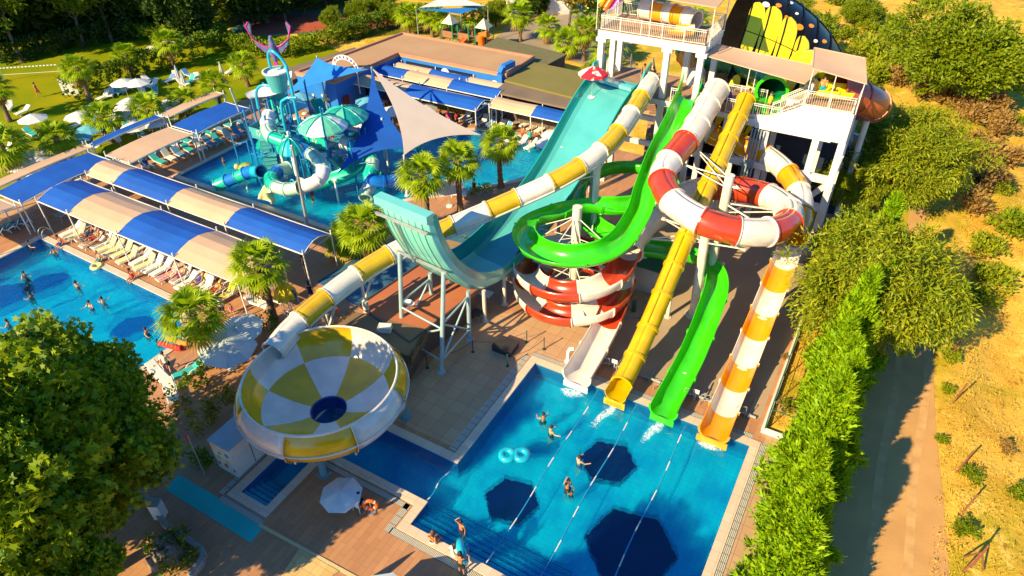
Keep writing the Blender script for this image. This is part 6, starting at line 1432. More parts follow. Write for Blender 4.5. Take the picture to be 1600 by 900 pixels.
for i, (px, py, s, kd) in enumerate(BUS):
    q = at(px, py, 0); q.z = gh(q.x, q.y)-0.05
    if py > 480: s *= 0.7
    o = link('bush', bg_[kd]); o.location = q; o.rotation_euler = (0, 0, i*1.1); o.scale = (s, s, s*0.9)
    tag(o, ('green', 'olive', 'dry brown')[kd]+' bush of the dry field, '+('%s from the left, %s band from top' % (od(sorted(b[0] for b in BUS if b[1]//100 == py//100).index(px)), od(py//100))), 'bush', 'bushes of the dry field')
# yellowing tree near the tower, slim dark cypresses far behind
q = at(888, 60, 0); make_tree('yellowing_tree', 'tall tree with yellow orange leaves left of the tower', q, litt, leaves_mesh('yellow_crown', LEAF_YEL, litC, 0.7, 60, 0.42, 1.8, center=(0, 0, 5)), 0.4, 1.15)
for i, px in enumerate((816, 830, 843)):
    q = at(px, 26, 0); t = make_tree('slim_cypress', 'slim dark cypress before the white building, %s from the left' % od(i), q, ctm, drk, i, (0.22, 0.22, 0.42), 'slim cypresses far behind'); t.children[0].scale = (2, 2, 1)
# tufts of dry grass
def tufts():
    g = np.random.default_rng(9); C = []
    while len(C) < 9000:
        x = g.uniform(9.2, 34); y = g.uniform(14, 125)
        if g.random() < 0.8 and y > 70: continue
        C.append((x, y, gh(x, y)+0.03))
    for _ in range(500): x = g.uniform(8.2, 9.6); y = g.uniform(14, 60); C.append((x, y, gh(x, y)+0.02))
    for _ in range(420): x = g.uniform(-0.3, 3.6); y = g.uniform(30, 50); C.append((x, y, 0))
    me = leaves_mesh('dry_grass_blades', leaf_mat('dry_grass_blades', (0.62, 0.36, 0.03), (0.85, 0.60, 0.10), 0.3), C, 0.30, 10, 0.17, 6.0, up=1.2, out=0.0, rng=g)
    o = link('dry_grass', me); tag(o, 'dry yellow grass of the field right of the road', 'grass', kind='stuff')
tufts()
# ================================================================ furniture
CUSH = {'white': mat('white_sling', (0.72, 0.68, 0.62), rough=0.8), 'cream': mat('cream_cushion', (0.70, 0.60, 0.30), rough=0.9), 'teal': mat('teal_sling', (0.02, 0.40, 0.38), rough=0.8), 'blue': mat('blue_sling', (0.10, 0.26, 0.48), rough=0.8),
        'pink': mat('pink_towel', (0.75, 0.03, 0.35), (0.7, 0.5, 0.1), 5, 0.95), 'yellow': mat('yellow_towel', (0.75, 0.60, 0.05), (0.12, 0.12, 0.12), 2.2, 0.95, hard=True), 'red': mat('red_towel', (0.65, 0.03, 0.03), rough=0.95), 'tan': mat('tan_sling', (0.52, 0.40, 0.28), rough=0.9)}
def lounger(col, detail=True, up=38):
    """foot at -x, head at +x, length 1.95 m"""
    t = thing('sun_lounger', 'sun lounger', 'sun lounger'); F = PLAST; w_ = 0.31; ca, sa = math.cos(R(up)), math.sin(R(up)); hx = 0.28; H = 0.32
    if not detail:
        mb = MB()
        for s in (-1, 1): mb.beam((-0.95, s*w_, H), (hx, s*w_, H), 0.05, 0.06); mb.beam((hx, s*w_, H), (hx+0.72*ca, s*w_, H+0.72*sa), 0.05, 0.06); mb.beam((-0.7, s*w_, 0), (-0.7, s*w_, H), 0.045); mb.beam((0.45, s*w_, 0), (0.35, s*w_, H), 0.045)
        mb.build('frame', F, t); mb = MB()
        mb.box((-0.33, 0, H+0.035), (1.2, 0.56, 0.04)); mb.beam((hx, 0, H+0.045), (hx+0.72*ca, 0, H+0.045+0.72*sa), 0.56, 0.04); mb.build('sling', CUSH[col], t); return t
    mb = MB()
    for s in (-1, 1): mb.beam((-0.97, s*w_, H), (hx+0.5, s*w_, H), 0.055, 0.07)
    for x in (-0.97, -0.2, hx+0.5): mb.beam((x, -w_, H), (x, w_, H), 0.05, 0.05)
    mb.build('frame', F, t)
    for x, dx in ((-0.72, -0.12), (0.5, 0.12)):
        for s in (-1, 1):
            mb = MB(); mb.beam((x+dx, s*w_, 0), (x, s*w_, H), 0.045, 0.06); mb.build('leg', F, t)
    for s in (-1, 1):
        mb = MB(); mb.tube([(-0.1, s*(w_+0.03), H), (0.0, s*(w_+0.04), H+0.17), (0.15, s*(w_+0.05), H+0.24), (0.42, s*(w_+0.05), H+0.25), (0.55, s*(w_+0.04), H+0.1)], 0.024, 6); mb.build('armrest', F, t)
    mb = MB(); mb.box((-0.33, 0, H+0.055), (1.24, 0.54, 0.07)); mb.build('seat_cushion', CUSH[col], t)
    mb = MB(); a = Vector((hx, 0, H+0.06)); b = Vector((hx+0.74*ca, 0, H+0.06+0.74*sa)); mb.beam(a, b, 0.56, 0.06); b_ = mb.build('backrest', CUSH[col], t)
    mb = MB(); n_ = Vector((-sa, 0, ca))*0.02
    for s in (-1, 1): mb.beam(a-n_*2+Vector((0, s*0.3, 0)), b-n_*2+Vector((0, s*0.3, 0)), 0.05, 0.05)
    mb.beam(b-n_*2+Vector((0, -0.3, 0)), b-n_*2+Vector((0, 0.3, 0)), 0.05, 0.05); mb.beam((0.62, 0, H), a.lerp(b, 0.6)-n_*2, 0.03, 0.4); mb.build('back_frame', F, t)
    return t
LP = {}
def put_lounger(x, y, rz, col, label, group, detail=True, up=38, z=0.0):
    k = (col, detail, up)
    if k not in LP: LP[k] = [lounger(col, detail, up), False]
    o = spot(LP[k][0], LP[k][1], (x, y, z), rz, label, group); LP[k][1] = True; return o
# sunlit row along the left pool
A, B2 = at(116, 366), at(352, 468); cols = ['white', 'cream', 'tan', 'tan', 'white', 'cream', 'cream', 'cream', 'cream', 'white', 'cream', 'white', 'white', 'pink', 'white', 'white', 'cream', 'white', 'yellow', 'yellow']
LNG = []
for i in range(20):
    p = A.lerp(B2, i/19); LNG.append(p); put_lounger(p.x+0.12*math.sin(i*5.1), p.y+0.18*math.sin(i*3.7), R(84)+0.10*math.sin(i*2.3), cols[i], '%s sun lounger, %s from the left in the sunlit poolside row' % ({'yellow': 'yellow and black', 'tan': 'tan'}.get(cols[i], cols[i]), od(i)), 'loungers in the sunlit row', True, 52 if i % 3 else 38)
def row(pa, pb, n, rz, cols, desc, group, detail=False, jit=0.1, z=0):
    a, b = at(*pa), at(*pb)
    for i in range(n):
        p = a.lerp(b, i/max(1, n-1)); c = cols[i % len(cols)]
        put_lounger(p.x+random.uniform(-jit, jit), p.y+random.uniform(-jit, jit), rz+random.uniform(-0.12, 0.12), c, '%s lounger, %s from the left %s' % (c, od(i), desc), group, detail, (45, 30, 55)[i % 3])
row((150, 352), (395, 452), 12, R(90), ['white', 'tan'], 'in the shade under the front canopies', 'loungers under the front canopies')
row((232, 262), (400, 202), 12, R(170), ['blue', 'teal', 'white'], 'in the shaded row beside the play pool', 'loungers beside the play pool')
row((222, 250), (380, 196), 10, R(0), ['teal', 'blue'], 'in the back row beside the play pool', 'loungers behind the play pool')
row((762, 214), (832, 232), 5, R(75), ['white'], 'in the front row right of the cream sail', 'front loungers before the courtyard', True)
row((728, 186), (792, 206), 6, R(80), ['white', 'blue'], 'under the edge of the front blue panel', 'loungers under the courtyard canopy')
row((798, 190), (872, 212), 7, R(78), ['white', 'tan'], 'in the row nearest the turquoise ramp', 'loungers by the turquoise ramp', True)
row((806, 178), (882, 198), 7, R(78), ['white'], 'in the second row by the turquoise ramp', 'second row loungers by the ramp')
row((756, 176), (800, 186), 4, R(85), ['blue', 'white'], 'below the middle courtyard canopy', 'loungers below the middle canopy')
row((0, 366), (38, 352), 4, R(30), ['teal', 'blue'], 'in the shade past the left pool', 'loungers past the left pool')
row((495, 150), (530, 165), 4, R(120), ['white', 'tan'], 'on the shaded terrace by the blue building', 'loungers by the blue building')
row((590, 195), (650, 172), 5, R(100), ['teal', 'white'], 'behind the jellyfish domes', 'loungers behind the domes')
row((700, 296), (716, 306), 3, R(200), ['white', 'teal'], 'between the two palms by the play pool', 'loungers between the palms')
put_lounger(*at(298, 585)[:2], R(68), 'teal', 'turquoise lounger alone beside the palm at the pool edge', None, True, 30)
for i, (px, py, c) in enumerate(((345, 560, 'white'), (372, 556, 'blue'), (386, 545, 'white'), (270, 618, 'white'), (250, 588, 'white'), (405, 478, 'white'), (388, 452, 'white'))):
    p = at(px, py); put_lounger(p.x, p.y, R(100+i*17), c, '%s lounger %s' % (c, ('half under the lower grey parasol', 'under the lower grey parasol', 'under the edge of the upper grey parasol', 'at the end of the clipped hedge', 'half hidden behind the big plane tree', 'below the palm next to the yellow parasol', 'at the end of the sand canopy')[i]), None, True, 25)
GL = [(163, 155), (174, 151), (184, 147), (200, 142), (224, 138), (232, 128), (240, 136), (243, 148), (228, 150), (266, 128), (275, 124), (288, 134), (298, 130), (308, 126), (295, 120), (38, 178), (16, 172), (50, 212), (120, 200), (147, 192), (150, 178), (186, 180), (198, 205), (205, 198), (215, 192), (130, 222), (165, 212), (100, 232), (175, 200), (225, 215), (12, 240), (70, 262), (95, 255), (360, 115)]
for i, (px, py) in enumerate(GL):
    p = at(px, py); c = ('white', 'white', 'teal', 'white', 'blue')[i % 5]; put_lounger(p.x, p.y, R(100+37*(i % 3)), c, '%s lounger on the garden lawn, %s in the lawn from the left' % (c, od(sorted(GL).index((px, py)))), 'loungers on the lawn', False, (45, 30)[i % 2])

# parasols
def parasol(m1, m2, r=1.45, h=2.35, seg=8, tilt=0.0, skirt=0.0):
    t = thing('parasol', 'parasol', 'parasol')
    mb = MB(); prof = [(r, -0.16 if skirt else 0), (r, 0), (r*0.66, 0.22), (r*0.3, 0.42), (0.03, 0.52)]
    for (pr, sgn) in ((prof, 1),):
        for i in range(len(pr)-1):
            for k in range(seg):
                a0, a1 = 2*PI*k/seg, 2*PI*(k+1)/seg
                q = [(pr[i][0]*math.cos(a0), pr[i][0]*math.sin(a0), pr[i][1]+h-0.5), (pr[i][0]*math.cos(a1), pr[i][0]*math.sin(a1), pr[i][1]+h-0.5), (pr[i+1][0]*math.cos(a1), pr[i+1][0]*math.sin(a1), pr[i+1][1]+h-0.5), (pr[i+1][0]*math.cos(a0), pr[i+1][0]*math.sin(a0), pr[i+1][1]+h-0.5)]
                mid = lambda a, b, s_: tuple((a[j]+b[j])/2-(s_ if j == 2 else 0) for j in range(3))
                mb.add(q, [(0, 1, 2, 3)], k % 2)
    mb.build('canopy', [m1, m2], t)
    mb = MB(); mb.rod((0, 0, 0), (0, 0, h+0.08), 0.03, 8); mb.ball((0, 0, h+0.1), 0.045, 6); mb.build('pole', STEEL, t)
    mb = MB(); mb.lathe([(0.0, 0.1), (0.27, 0.09), (0.3, 0.0)], (0, 0, 0), 14); mb.build('base', PLAST, t)
    mb = MB()
    for k in range(seg):
        a = 2*PI*k/seg; mb.rod((0, 0, h-0.05), (r*math.cos(a), r*math.sin(a), h-0.53), 0.012, 4); mb.rod((0, 0, h-0.75), (r*0.55*math.cos(a), r*0.55*math.sin(a), h-0.3), 0.01, 4)
    mb.build('ribs', STEEL, t); return t
def closed_parasol(m, h=2.6):
    t = thing('parasol', 'parasol', 'parasol'); mb = MB(); vs = []; n = 16
    for (r_, z) in ((0.09, h-1.55), (0.21, h-1.45), (0.16, h-0.9), (0.10, h-0.4), (0.03, h)):
        for k in range(n): a = 2*PI*k/n; rr = r_*(1+0.28*(-1)**k); vs.append((rr*math.cos(a), rr*math.sin(a), z))
    mb.add(vs, [(i*n+k, i*n+(k+1) % n, (i+1)*n+(k+1) % n, (i+1)*n+k) for i in range(4) for k in range(n)]); mb.build('folded_canopy', m, t)
    mb = MB(); mb.rod((0, 0, 0), (0, 0, h+0.05), 0.028, 8); mb.build('pole', STEEL, t); mb = MB(); mb.lathe([(0.0, 0.1), (0.27, 0.09), (0.3, 0.0)], (0, 0, 0), 14); mb.build('base', PLAST, t); return t
PP = {}
def put_parasol(kind, px, py, label, group=None, top=True, rz=0.3, sc=1.0, tilt=(0, 0)):
    mk = {'white': lambda: parasol(F_WHT, F_WHT), 'grey': lambda: parasol(mat('pale_blue_fabric', (0.55, 0.66, 0.72), rough=0.8, trans=0.15), mat('pale_grey_fabric', (0.66, 0.72, 0.74), rough=0.8, trans=0.15), 1.75, 2.4, 8), 'teal': lambda: parasol(mat('sky_blue_fabric', (0.12, 0.42, 0.60), rough=0.8, trans=0.15), mat('sky_blue_fabric', (0.12, 0.42, 0.60), rough=0.8, trans=0.15)),
          'closed': lambda: closed_parasol(F_WHT), 'red': lambda: parasol(mat('red_parasol_fabric', (0.65, 0.01, 0.03), (0.82, 0.74, 0.72), 1.9, 0.8, hard=True), mat('red_parasol_fabric2', (0.65, 0.01, 0.03), (0.55, 0.01, 0.03), 1.9, 0.8), 1.15, 2.4, 8, skirt=1), 'closedy': lambda: closed_parasol(mat('yellow_fabric', (0.80, 0.55, 0.01), rough=0.8))}
    if kind not in PP: PP[kind] = [mk[kind](), False]
    q = at(px, py, (2.0 if top else 0)); q.z = 0
    o = spot(PP[kind][0], PP[kind][1], q, rz, label, group, sc); o.rotation_euler = (tilt[0], tilt[1], rz); PP[kind][1] = True; return o
WP = [(192, 128), (214, 128), (50, 184), (122, 180), (203, 158), (198, 166), (265, 160), (266, 172), (196, 180), (210, 196), (31, 245), (55, 240), (30, 256), (57, 250), (73, 236), (240, 190)]
for i, (px, py) in enumerate(WP): put_parasol('white', px, py, 'open white parasol in the loungers garden, %s of them from the left' % od(sorted(WP).index((px, py))), 'white garden parasols', rz=i*0.4)
for i, (px, py) in enumerate(((140, 200), (118, 216))): put_parasol('teal', px, py, 'sky blue parasol in the garden, the %s one' % ('upper', 'lower')[i], 'blue garden parasols')
CPp = [(275, 110), (284, 118), (344, 104), (181, 208), (108, 250)]
for i, (px, py) in enumerate(CPp): put_parasol('closed', px, py, 'folded white parasol standing in the garden, %s of them from the left' % od(sorted(CPp).index((px, py))), 'folded garden parasols')
WQ = [(662, 168), (648, 185), (612, 172), (566, 188), (700, 290), (868, 210), (860, 222)]
for i, (px, py) in enumerate(WQ): put_parasol('white', px, py, 'open white parasol, %s of those round the play pool from the left' % od(sorted(WQ).index((px, py))), 'white parasols round the play pool', rz=i*0.7)
for i, (px, py) in enumerate(((470, 150), (455, 158), (575, 156), (578, 166))): put_parasol('teal', px, py, 'blue shaded parasol by the blue building, %s from the left' % od([1, 0, 2, 3][i]), 'shaded blue parasols')
put_parasol('grey', 377, 512, 'large pale blue and grey parasol, upper of the two by the hedge', sc=0.95, tilt=(0.1, -0.1)); put_parasol('grey', 350, 538, 'large pale parasol, lower of the two by the hedge', sc=1.0, rz=0.8, tilt=(0.12, 0.1))
put_parasol('grey', 530, 756, 'pale blue octagonal parasol shading the lifeguard seat below the bowl', rz=0.1, sc=0.62, tilt=(0.05, 0)); 
p_ = put_parasol('red', 927, 111, 'red parasol with white patches beside the top of the turquoise ramp'); q = at(927, 111, 11.7); p_.location = (q.x, q.y, 9.65)
q = at(540, 886); 
spot(PP['closed'][0], True, (-14.9, 9.2, 0), 0.2, 'folded white parasol standing just below the lower edge of the photo', None); spot(PP['grey'][0], True, (-11.2, 11.2, 0), 0.2, 'open pale parasol at the lower edge near the people on the pool rim', None, 0.85).location = (-12.4, 10.0, 0)

# lifeguard seat and the yellow parasol
def guard_chair():
    q = at(462, 500); org = tuple(q); t = thing('lifeguard_chair', 'white ladder chair with a folded yellow parasol beside the palm', 'lifeguard chair', org)
    mb = MB()
    for s in (-0.35, 0.35):
        for e in (-0.35, 0.35): mb.rod(q+Vector((s*1.2, e*1.3, 0)), q+Vector((s, e, 1.9)), 0.03, 6)
    for k in range(5): mb.rod(q+Vector((-0.4, -0.42+0.02*k, 0.3+k*0.34)), q+Vector((0.4, -0.42+0.02*k, 0.3+k*0.34)), 0.025, 6)
    mb.build('ladder_frame', PLAST, t, org)
    mb = MB(); mb.box(q+Vector((0, 0, 1.92)), (0.75, 0.6, 0.06)); mb.box(q+Vector((0, 0.28, 2.2)), (0.75, 0.05, 0.55)); mb.build('seat', mat('chair_blue', (0.02, 0.08, 0.4), rough=0.5), t, org)
    mb = MB(); n = 18; vs = []; c = q+Vector((-0.35, 0, 0))
    for r_, z in ((0.75, 1.95), (0.7, 2.2), (0.42, 2.7), (0.05, 3.2)):
        for k in range(n): a = 2*PI*k/n; rr = r_*(1+0.12*(-1)**k); vs.append((c.x+rr*math.cos(a), c.y+rr*math.sin(a), z))
    mb.add(vs, [(i*n+k, i*n+(k+1) % n, (i+1)*n+(k+1) % n, (i+1)*n+k) for i in range(3) for k in range(n)]); mb.build('yellow_canopy', mat('yellow_fabric', (0.80, 0.55, 0.01), rough=0.8), t, org)
    mb = MB(); mb.rod(c, c+Vector((0, 0, 3.25)), 0.03, 6); mb.build('pole', STEEL, t, org)
guard_chair()

# ================================================================ people
SKIN = [mat('tanned_skin', (0.46, 0.20, 0.10), (0.42, 0.18, 0.09), 3, 0.5), mat('light_skin', (0.62, 0.33, 0.20), (0.58, 0.30, 0.18), 3, 0.5), mat('brown_skin', (0.28, 0.12, 0.06), (0.25, 0.10, 0.05), 3, 0.5)]
HAIR = [mat('dark_hair', (0.02, 0.012, 0.008), rough=0.6), mat('brown_hair', (0.10, 0.045, 0.02), rough=0.6), mat('fair_hair', (0.35, 0.20, 0.08), rough=0.6)]
CL = {k: mat('cloth_'+k, c, tuple(v*0.8 for v in c), 4, 0.85) for k, c in dict(white=(0.75, 0.74, 0.72), black=(0.02, 0.02, 0.025), red=(0.60, 0.02, 0.02), blue=(0.02, 0.07, 0.40), teal=(0.01, 0.35, 0.35), green=(0.02, 0.30, 0.06), yellow=(0.80, 0.55, 0.02), pink=(0.65, 0.08, 0.25), navy=(0.01, 0.02, 0.08), orange=(0.75, 0.22, 0.02)).items()}
POSES = {}
def J(**k):
    d = dict(pel=(0, 0, 0.95), bel=(0, 0, 1.10), che=(0, 0, 1.30), nek=(0, 0, 1.47), hed=(0.02, 0, 1.62), shL=(0, 0.18, 1.41), elL=(-0.02, 0.25, 1.13), wrL=(0.06, 0.27, 0.89), haL=(0.09, 0.27, 0.82), shR=(0, -0.18, 1.41), elR=(-0.02, -0.25, 1.13), wrR=(0.06, -0.27, 0.89), haR=(0.09, -0.27, 0.82),
             hiL=(0, 0.09, 0.90), knL=(0.02, 0.10, 0.49), anL=(0, 0.11, 0.09), toL=(0.16, 0.12, 0.03), hiR=(0, -0.09, 0.90), knR=(0.02, -0.10, 0.49), anR=(0, -0.11, 0.09), toR=(0.16, -0.12, 0.03))
    d.update(k); return {a: Vector(b) for a, b in d.items()}
POSES['stand'] = J()
POSES['walk'] = J(elL=(-0.10, 0.25, 1.15), wrL=(-0.05, 0.27, 0.92), haL=(-0.02, 0.27, 0.85), elR=(0.08, -0.24, 1.15), wrR=(0.22, -0.24, 0.96), haR=(0.27, -0.24, 0.90), knL=(0.20, 0.09, 0.54), anL=(0.22, 0.10, 0.12), toL=(0.37, 0.11, 0.05), knR=(-0.05, -0.09, 0.50), anR=(-0.28, -0.10, 0.14), toR=(-0.14, -0.11, 0.03))
POSES['reach'] = J(elL=(0.12, 0.36, 1.24), wrL=(0.26, 0.48, 1.12), haL=(0.31, 0.53, 1.08), elR=(0.22, -0.24, 1.25), wrR=(0.42, -0.16, 1.30), haR=(0.50, -0.14, 1.32))
POSES['armup'] = J(elR=(0.10, -0.30, 1.62), wrR=(0.05, -0.16, 1.84), haR=(0.04, -0.10, 1.90))
POSES['sit'] = J(pel=(0, 0, 0.10), bel=(-0.01, 0, 0.25), che=(0.02, 0, 0.46), nek=(0.04, 0, 0.63), hed=(0.08, 0, 0.77), shL=(0.02, 0.18, 0.57), elL=(-0.06, 0.27, 0.32), wrL=(0.08, 0.26, 0.12), haL=(0.13, 0.24, 0.08), shR=(0.02, -0.18, 0.57), elR=(-0.06, -0.27, 0.32), wrR=(0.08, -0.26, 0.12), haR=(0.13, -0.24, 0.08),
                 hiL=(0.02, 0.09, 0.09), knL=(0.44, 0.12, 0.10), anL=(0.46, 0.12, -0.32), toL=(0.61, 0.12, -0.38), hiR=(0.02, -0.09, 0.09), knR=(0.44, -0.12, 0.10), anR=(0.46, -0.12, -0.32), toR=(0.61, -0.12, -0.38))
POSES['lie'] = J(pel=(0.05, 0, 0.50), bel=(0.22, 0, 0.54), che=(0.42, 0, 0.70), nek=(0.56, 0, 0.83), hed=(0.66, 0, 0.96), shL=(0.48, 0.18, 0.78), elL=(0.25, 0.26, 0.60), wrL=(0.05, 0.20, 0.62), haL=(-0.02, 0.16, 0.62), shR=(0.48, -0.18, 0.78), elR=(0.25, -0.26, 0.60), wrR=(0.05, -0.22, 0.58), haR=(-0.02, -0.2, 0.58),
                 hiL=(0.0, 0.09, 0.49), knL=(-0.40, 0.11, 0.62), anL=(-0.75, 0.11, 0.46), toL=(-0.80, 0.12, 0.62), hiR=(0.0, -0.09, 0.49), knR=(-0.42, -0.10, 0.50), anR=(-0.84, -0.11, 0.46), toR=(-0.88, -0.12, 0.62))
POSES['swim'] = J(elL=(0.16, 0.27, 1.22), wrL=(0.36, 0.24, 1.28), haL=(0.44, 0.22, 1.29), elR=(0.12, -0.30, 1.24), wrR=(0.28, -0.42, 1.26), haR=(0.34, -0.47, 1.27), knL=(0.22, 0.14, 0.66), anL=(-0.10, 0.13, 0.48), toL=(-0.16, 0.13, 0.36), knR=(0.10, -0.14, 0.58), anR=(-0.22, -0.12, 0.40), toR=(-0.30, -0.12, 0.28))
RADS = dict(pel=0.145, bel=0.125, che=0.150, nek=0.055, hed=0.10, shL=0.065, elL=0.042, wrL=0.030, haL=0.036, shR=0.065, elR=0.042, wrR=0.030, haR=0.036, hiL=0.100, knL=0.062, anL=0.040, toL=0.030, hiR=0.100, knR=0.062, anR=0.040, toR=0.030)
EDG = [('pel', 'bel'), ('bel', 'che'), ('che', 'nek'), ('nek', 'hed'), ('che', 'shL'), ('shL', 'elL'), ('elL', 'wrL'), ('wrL', 'haL'), ('che', 'shR'), ('shR', 'elR'), ('elR', 'wrR'), ('wrR', 'haR'), ('pel', 'hiL'), ('hiL', 'knL'), ('knL', 'anL'), ('anL', 'toL'), ('pel', 'hiR'), ('hiR', 'knR'), ('knR', 'anR'), ('anR', 'toR')]
_BM = {}
def body_mesh(pose):
    if pose in _BM: return _BM[pose]
    j = POSES[pose]; names = ['pel']+[k for k in j if k != 'pel']; me = bpy.data.meshes.new('skeleton')
    V = [tuple(j[k]) for k in names]; E_ = [(names.index(a), names.index(b)) for a, b in EDG]; rad = [RADS[k] for k in names]
    # extra head vertex (crown of the head)
    up = (j['hed']-j['nek']).normalized(); V.append(tuple(j['hed']+up*0.09)); rad.append(0.085); E_.append((names.index('hed'), len(V)-1))
    me.from_pydata(V, E_, []); ob = bpy.data.objects.new('skeleton', me); COL.objects.link(ob)
    md = ob.modifiers.new('skin', 'SKIN'); md.branch_smoothing = 0.6; sv = me.skin_vertices[0].data
    for i, r_ in enumerate(rad): sv[i].radius = (r_, r_*0.86); sv[i].use_root = (i == 0)
    s2 = ob.modifiers.new('sub', 'SUBSURF'); s2.levels = 1; s2.render_levels = 1
    dg = bpy.context.evaluated_depsgraph_get(); ev = ob.evaluated_get(dg); m0 = bpy.data.meshes.new_from_object(ev)
    bpy.data.objects.remove(ob); bpy.data.meshes.remove(me)
    mb = MB(); mb.add([v.co[:] for v in m0.vertices], [tuple(p.vertices) for p in m0.polygons], 0, True)
    f = (j['toL']-j['anL']); f = Vector((1, 0, 0)) if pose in ('stand', 'walk', 'reach', 'armup', 'sit', 'swim') else Vector((-0.7, 0, 0.7)); f = (f-up*f.dot(up)).normalized(); sd_ = up.cross(f)
    h = j['hed']+up*0.03
    mb.rod(h+f*0.085-up*0.0, h+f*0.125-up*0.03, 0.012, 6, 0.018)                       # nose
    for s in (-1, 1): mb.ball(h+sd_*0.095*s, 0.022, 6, sc=(0.6, 0.6, 1)); mb.ball(h+f*0.09+sd_*0.035*s+up*0.018, 0.012, 6, mi=1)
    mb.box(h+f*0.092-up*0.055, (0.01, 0.04, 0.01), mi=2)
    for s in ('L', 'R'):   # palm and fingers
        w_, a = j['wr'+s], j['ha'+s]; d = (a-w_).normalized(); sg = 1 if s == 'L' else -1; side_ = d.cross(Vector((0, sg, 0.01))); side_ = side_.normalized() if side_.length > 0.1 else Vector((1, 0, 0)); nrm = d.cross(side_).normalized()
        for q, (o_, L_) in enumerate(((-0.028, 0.058), (-0.010, 0.072), (0.010, 0.068), (0.027, 0.052))):
            p0 = a+side_*o_+d*0.01; p1 = p0+d*L_*0.6; p2 = p1+(d*0.8+nrm*0.5).normalized()*L_*0.5; mb.tube([p0, p1, p2], [0.009, 0.0085, 0.006], 5)
        p0 = a-d*0.02-side_*0.03; mb.tube([p0, p0+(d*0.5-side_*0.9).normalized()*0.035, p0+(d*0.9-side_*0.7).normalized()*0.062], [0.011, 0.010, 0.007], 5)
    _BM[pose] = mb; return mb
_CM = {}
def body_for(pose, skin):
    k = (pose, skin)
    if k not in _CM: _CM[k] = body_mesh(pose).mesh('person_body', [SKIN[skin], HAIR[0], CL['red']])
    return _CM[k]
def cloth_mesh(pose, kind):
    k = (pose, kind)
    if k in _CM: return _CM[k]
    j = POSES[pose]; mb = MB(); up = (j['bel']-j['pel']).normalized()
    if kind in ('shorts', 'brief'):
        mb.tube([j['pel']-up*0.06, j['pel'], j['pel']+up*0.09], [0.15, 0.165, 0.150], 12, caps=False)
        for s in 'LR': mb.tube([j['hi'+s]+(j['pel']-j['hi'+s])*0.3, j['hi'+s], j['hi'+s].lerp(j['kn'+s], 0.62 if kind == 'shorts' else 0.16)], [0.12, 0.118, 0.098 if kind == 'shorts' else 0.112], 10, caps=False)
    if kind in ('shirt',):
        mb.tube([j['pel']+up*0.0, j['bel'], j['che'], j['che'].lerp(j['nek'], 0.55), j['nek']-(j['nek']-j['che'])*0.15], [0.165, 0.155, 0.175, 0.15, 0.07], 12, caps=False)
        for s in 'LR': mb.tube([j['che'].lerp(j['sh'+s], 0.4), j['sh'+s], j['sh'+s].lerp(j['el'+s], 0.55)], [0.10, 0.085, 0.066], 10, caps=False)
    if kind == 'swimsuit':
        mb.tube([j['pel']-up*0.06, j['pel'], j['bel'], j['che'], j['che'].lerp(j['nek'], 0.3)], [0.13, 0.162, 0.142, 0.165, 0.150], 12, caps=False)
    if kind == 'bra':
        d = (j['nek']-j['che']).normalized(); mb.tube([j['che']-d*0.05, j['che'], j['che']+d*0.05], [0.155, 0.163, 0.158], 12, caps=False)
    if kind in ('hair', 'longhair'):
        up = (j['hed']-j['nek']).normalized(); f = Vector((1, 0, 0)) if pose != 'lie' else Vector((-0.7, 0, 0.7)); f = (f-up*f.dot(up)).normalized(); c = j['hed']+up*0.055-f*0.022
        rot = Matrix((f, up.cross(f), up)).transposed(); n = 12
        vs = []; prof = [(0.0, 0.125), (0.06, 0.11), (0.10, 0.065), (0.118, 0.0), (0.112, -0.05), (0.08, -0.09 if kind == 'hair' else -0.26)]
        for r_, z in prof:
            for q in range(n):
                a = 2*PI*q/n; front = max(0, math.cos(a)); zz = z if z > 0 else z*(1-front); rr = r_*(1-0.1*front if z <= 0 else 1); vs.append(c+rot @ Vector((rr*math.cos(a), rr*math.sin(a)*0.92, zz)))
        mb.add(vs, [(i*n+q, i*n+(q+1) % n, (i+1)*n+(q+1) % n, (i+1)*n+q) for i in range(len(prof)-1) for q in range(n)], 0, True)
    _CM[k] = mb; return mb
_CO = {}
def person(label, loc, rz, pose='stand', skin=0, hair=0, clothes=(('shorts', 'blue'),), sc=1.0, long=False, group=None):
    root = bpy.data.objects.new('person', body_for(pose, skin)); COL.objects.link(root); root.location = loc; root.rotation_euler = (0, 0, rz); root.scale = (sc, sc, sc); tag(root, label, 'person', group)
    for kind, c in list(clothes)+[('longhair' if long else 'hair', None)]:
        key = (pose, kind, c if c else 'h%d' % hair)
        if key not in _CO: _CO[key] = cloth_mesh(pose, kind).mesh(kind, CL[c] if c else HAIR[hair])
        nm = {'shorts': 'swim_shorts', 'brief': 'swim_brief', 'shirt': 'shirt', 'swimsuit': 'swimsuit', 'bra': 'bikini_top', 'hair': 'hair', 'longhair': 'hair'}[kind]; link(nm, _CO[key], root)
    return root
WZ = -0.08
def swimmer(px, py, label, depth=1.18, rz=0.0, pose='swim', **k): q = at(px, py, WZ+0.15); return person(label, (q.x, q.y, WZ-depth), rz, pose, **k)
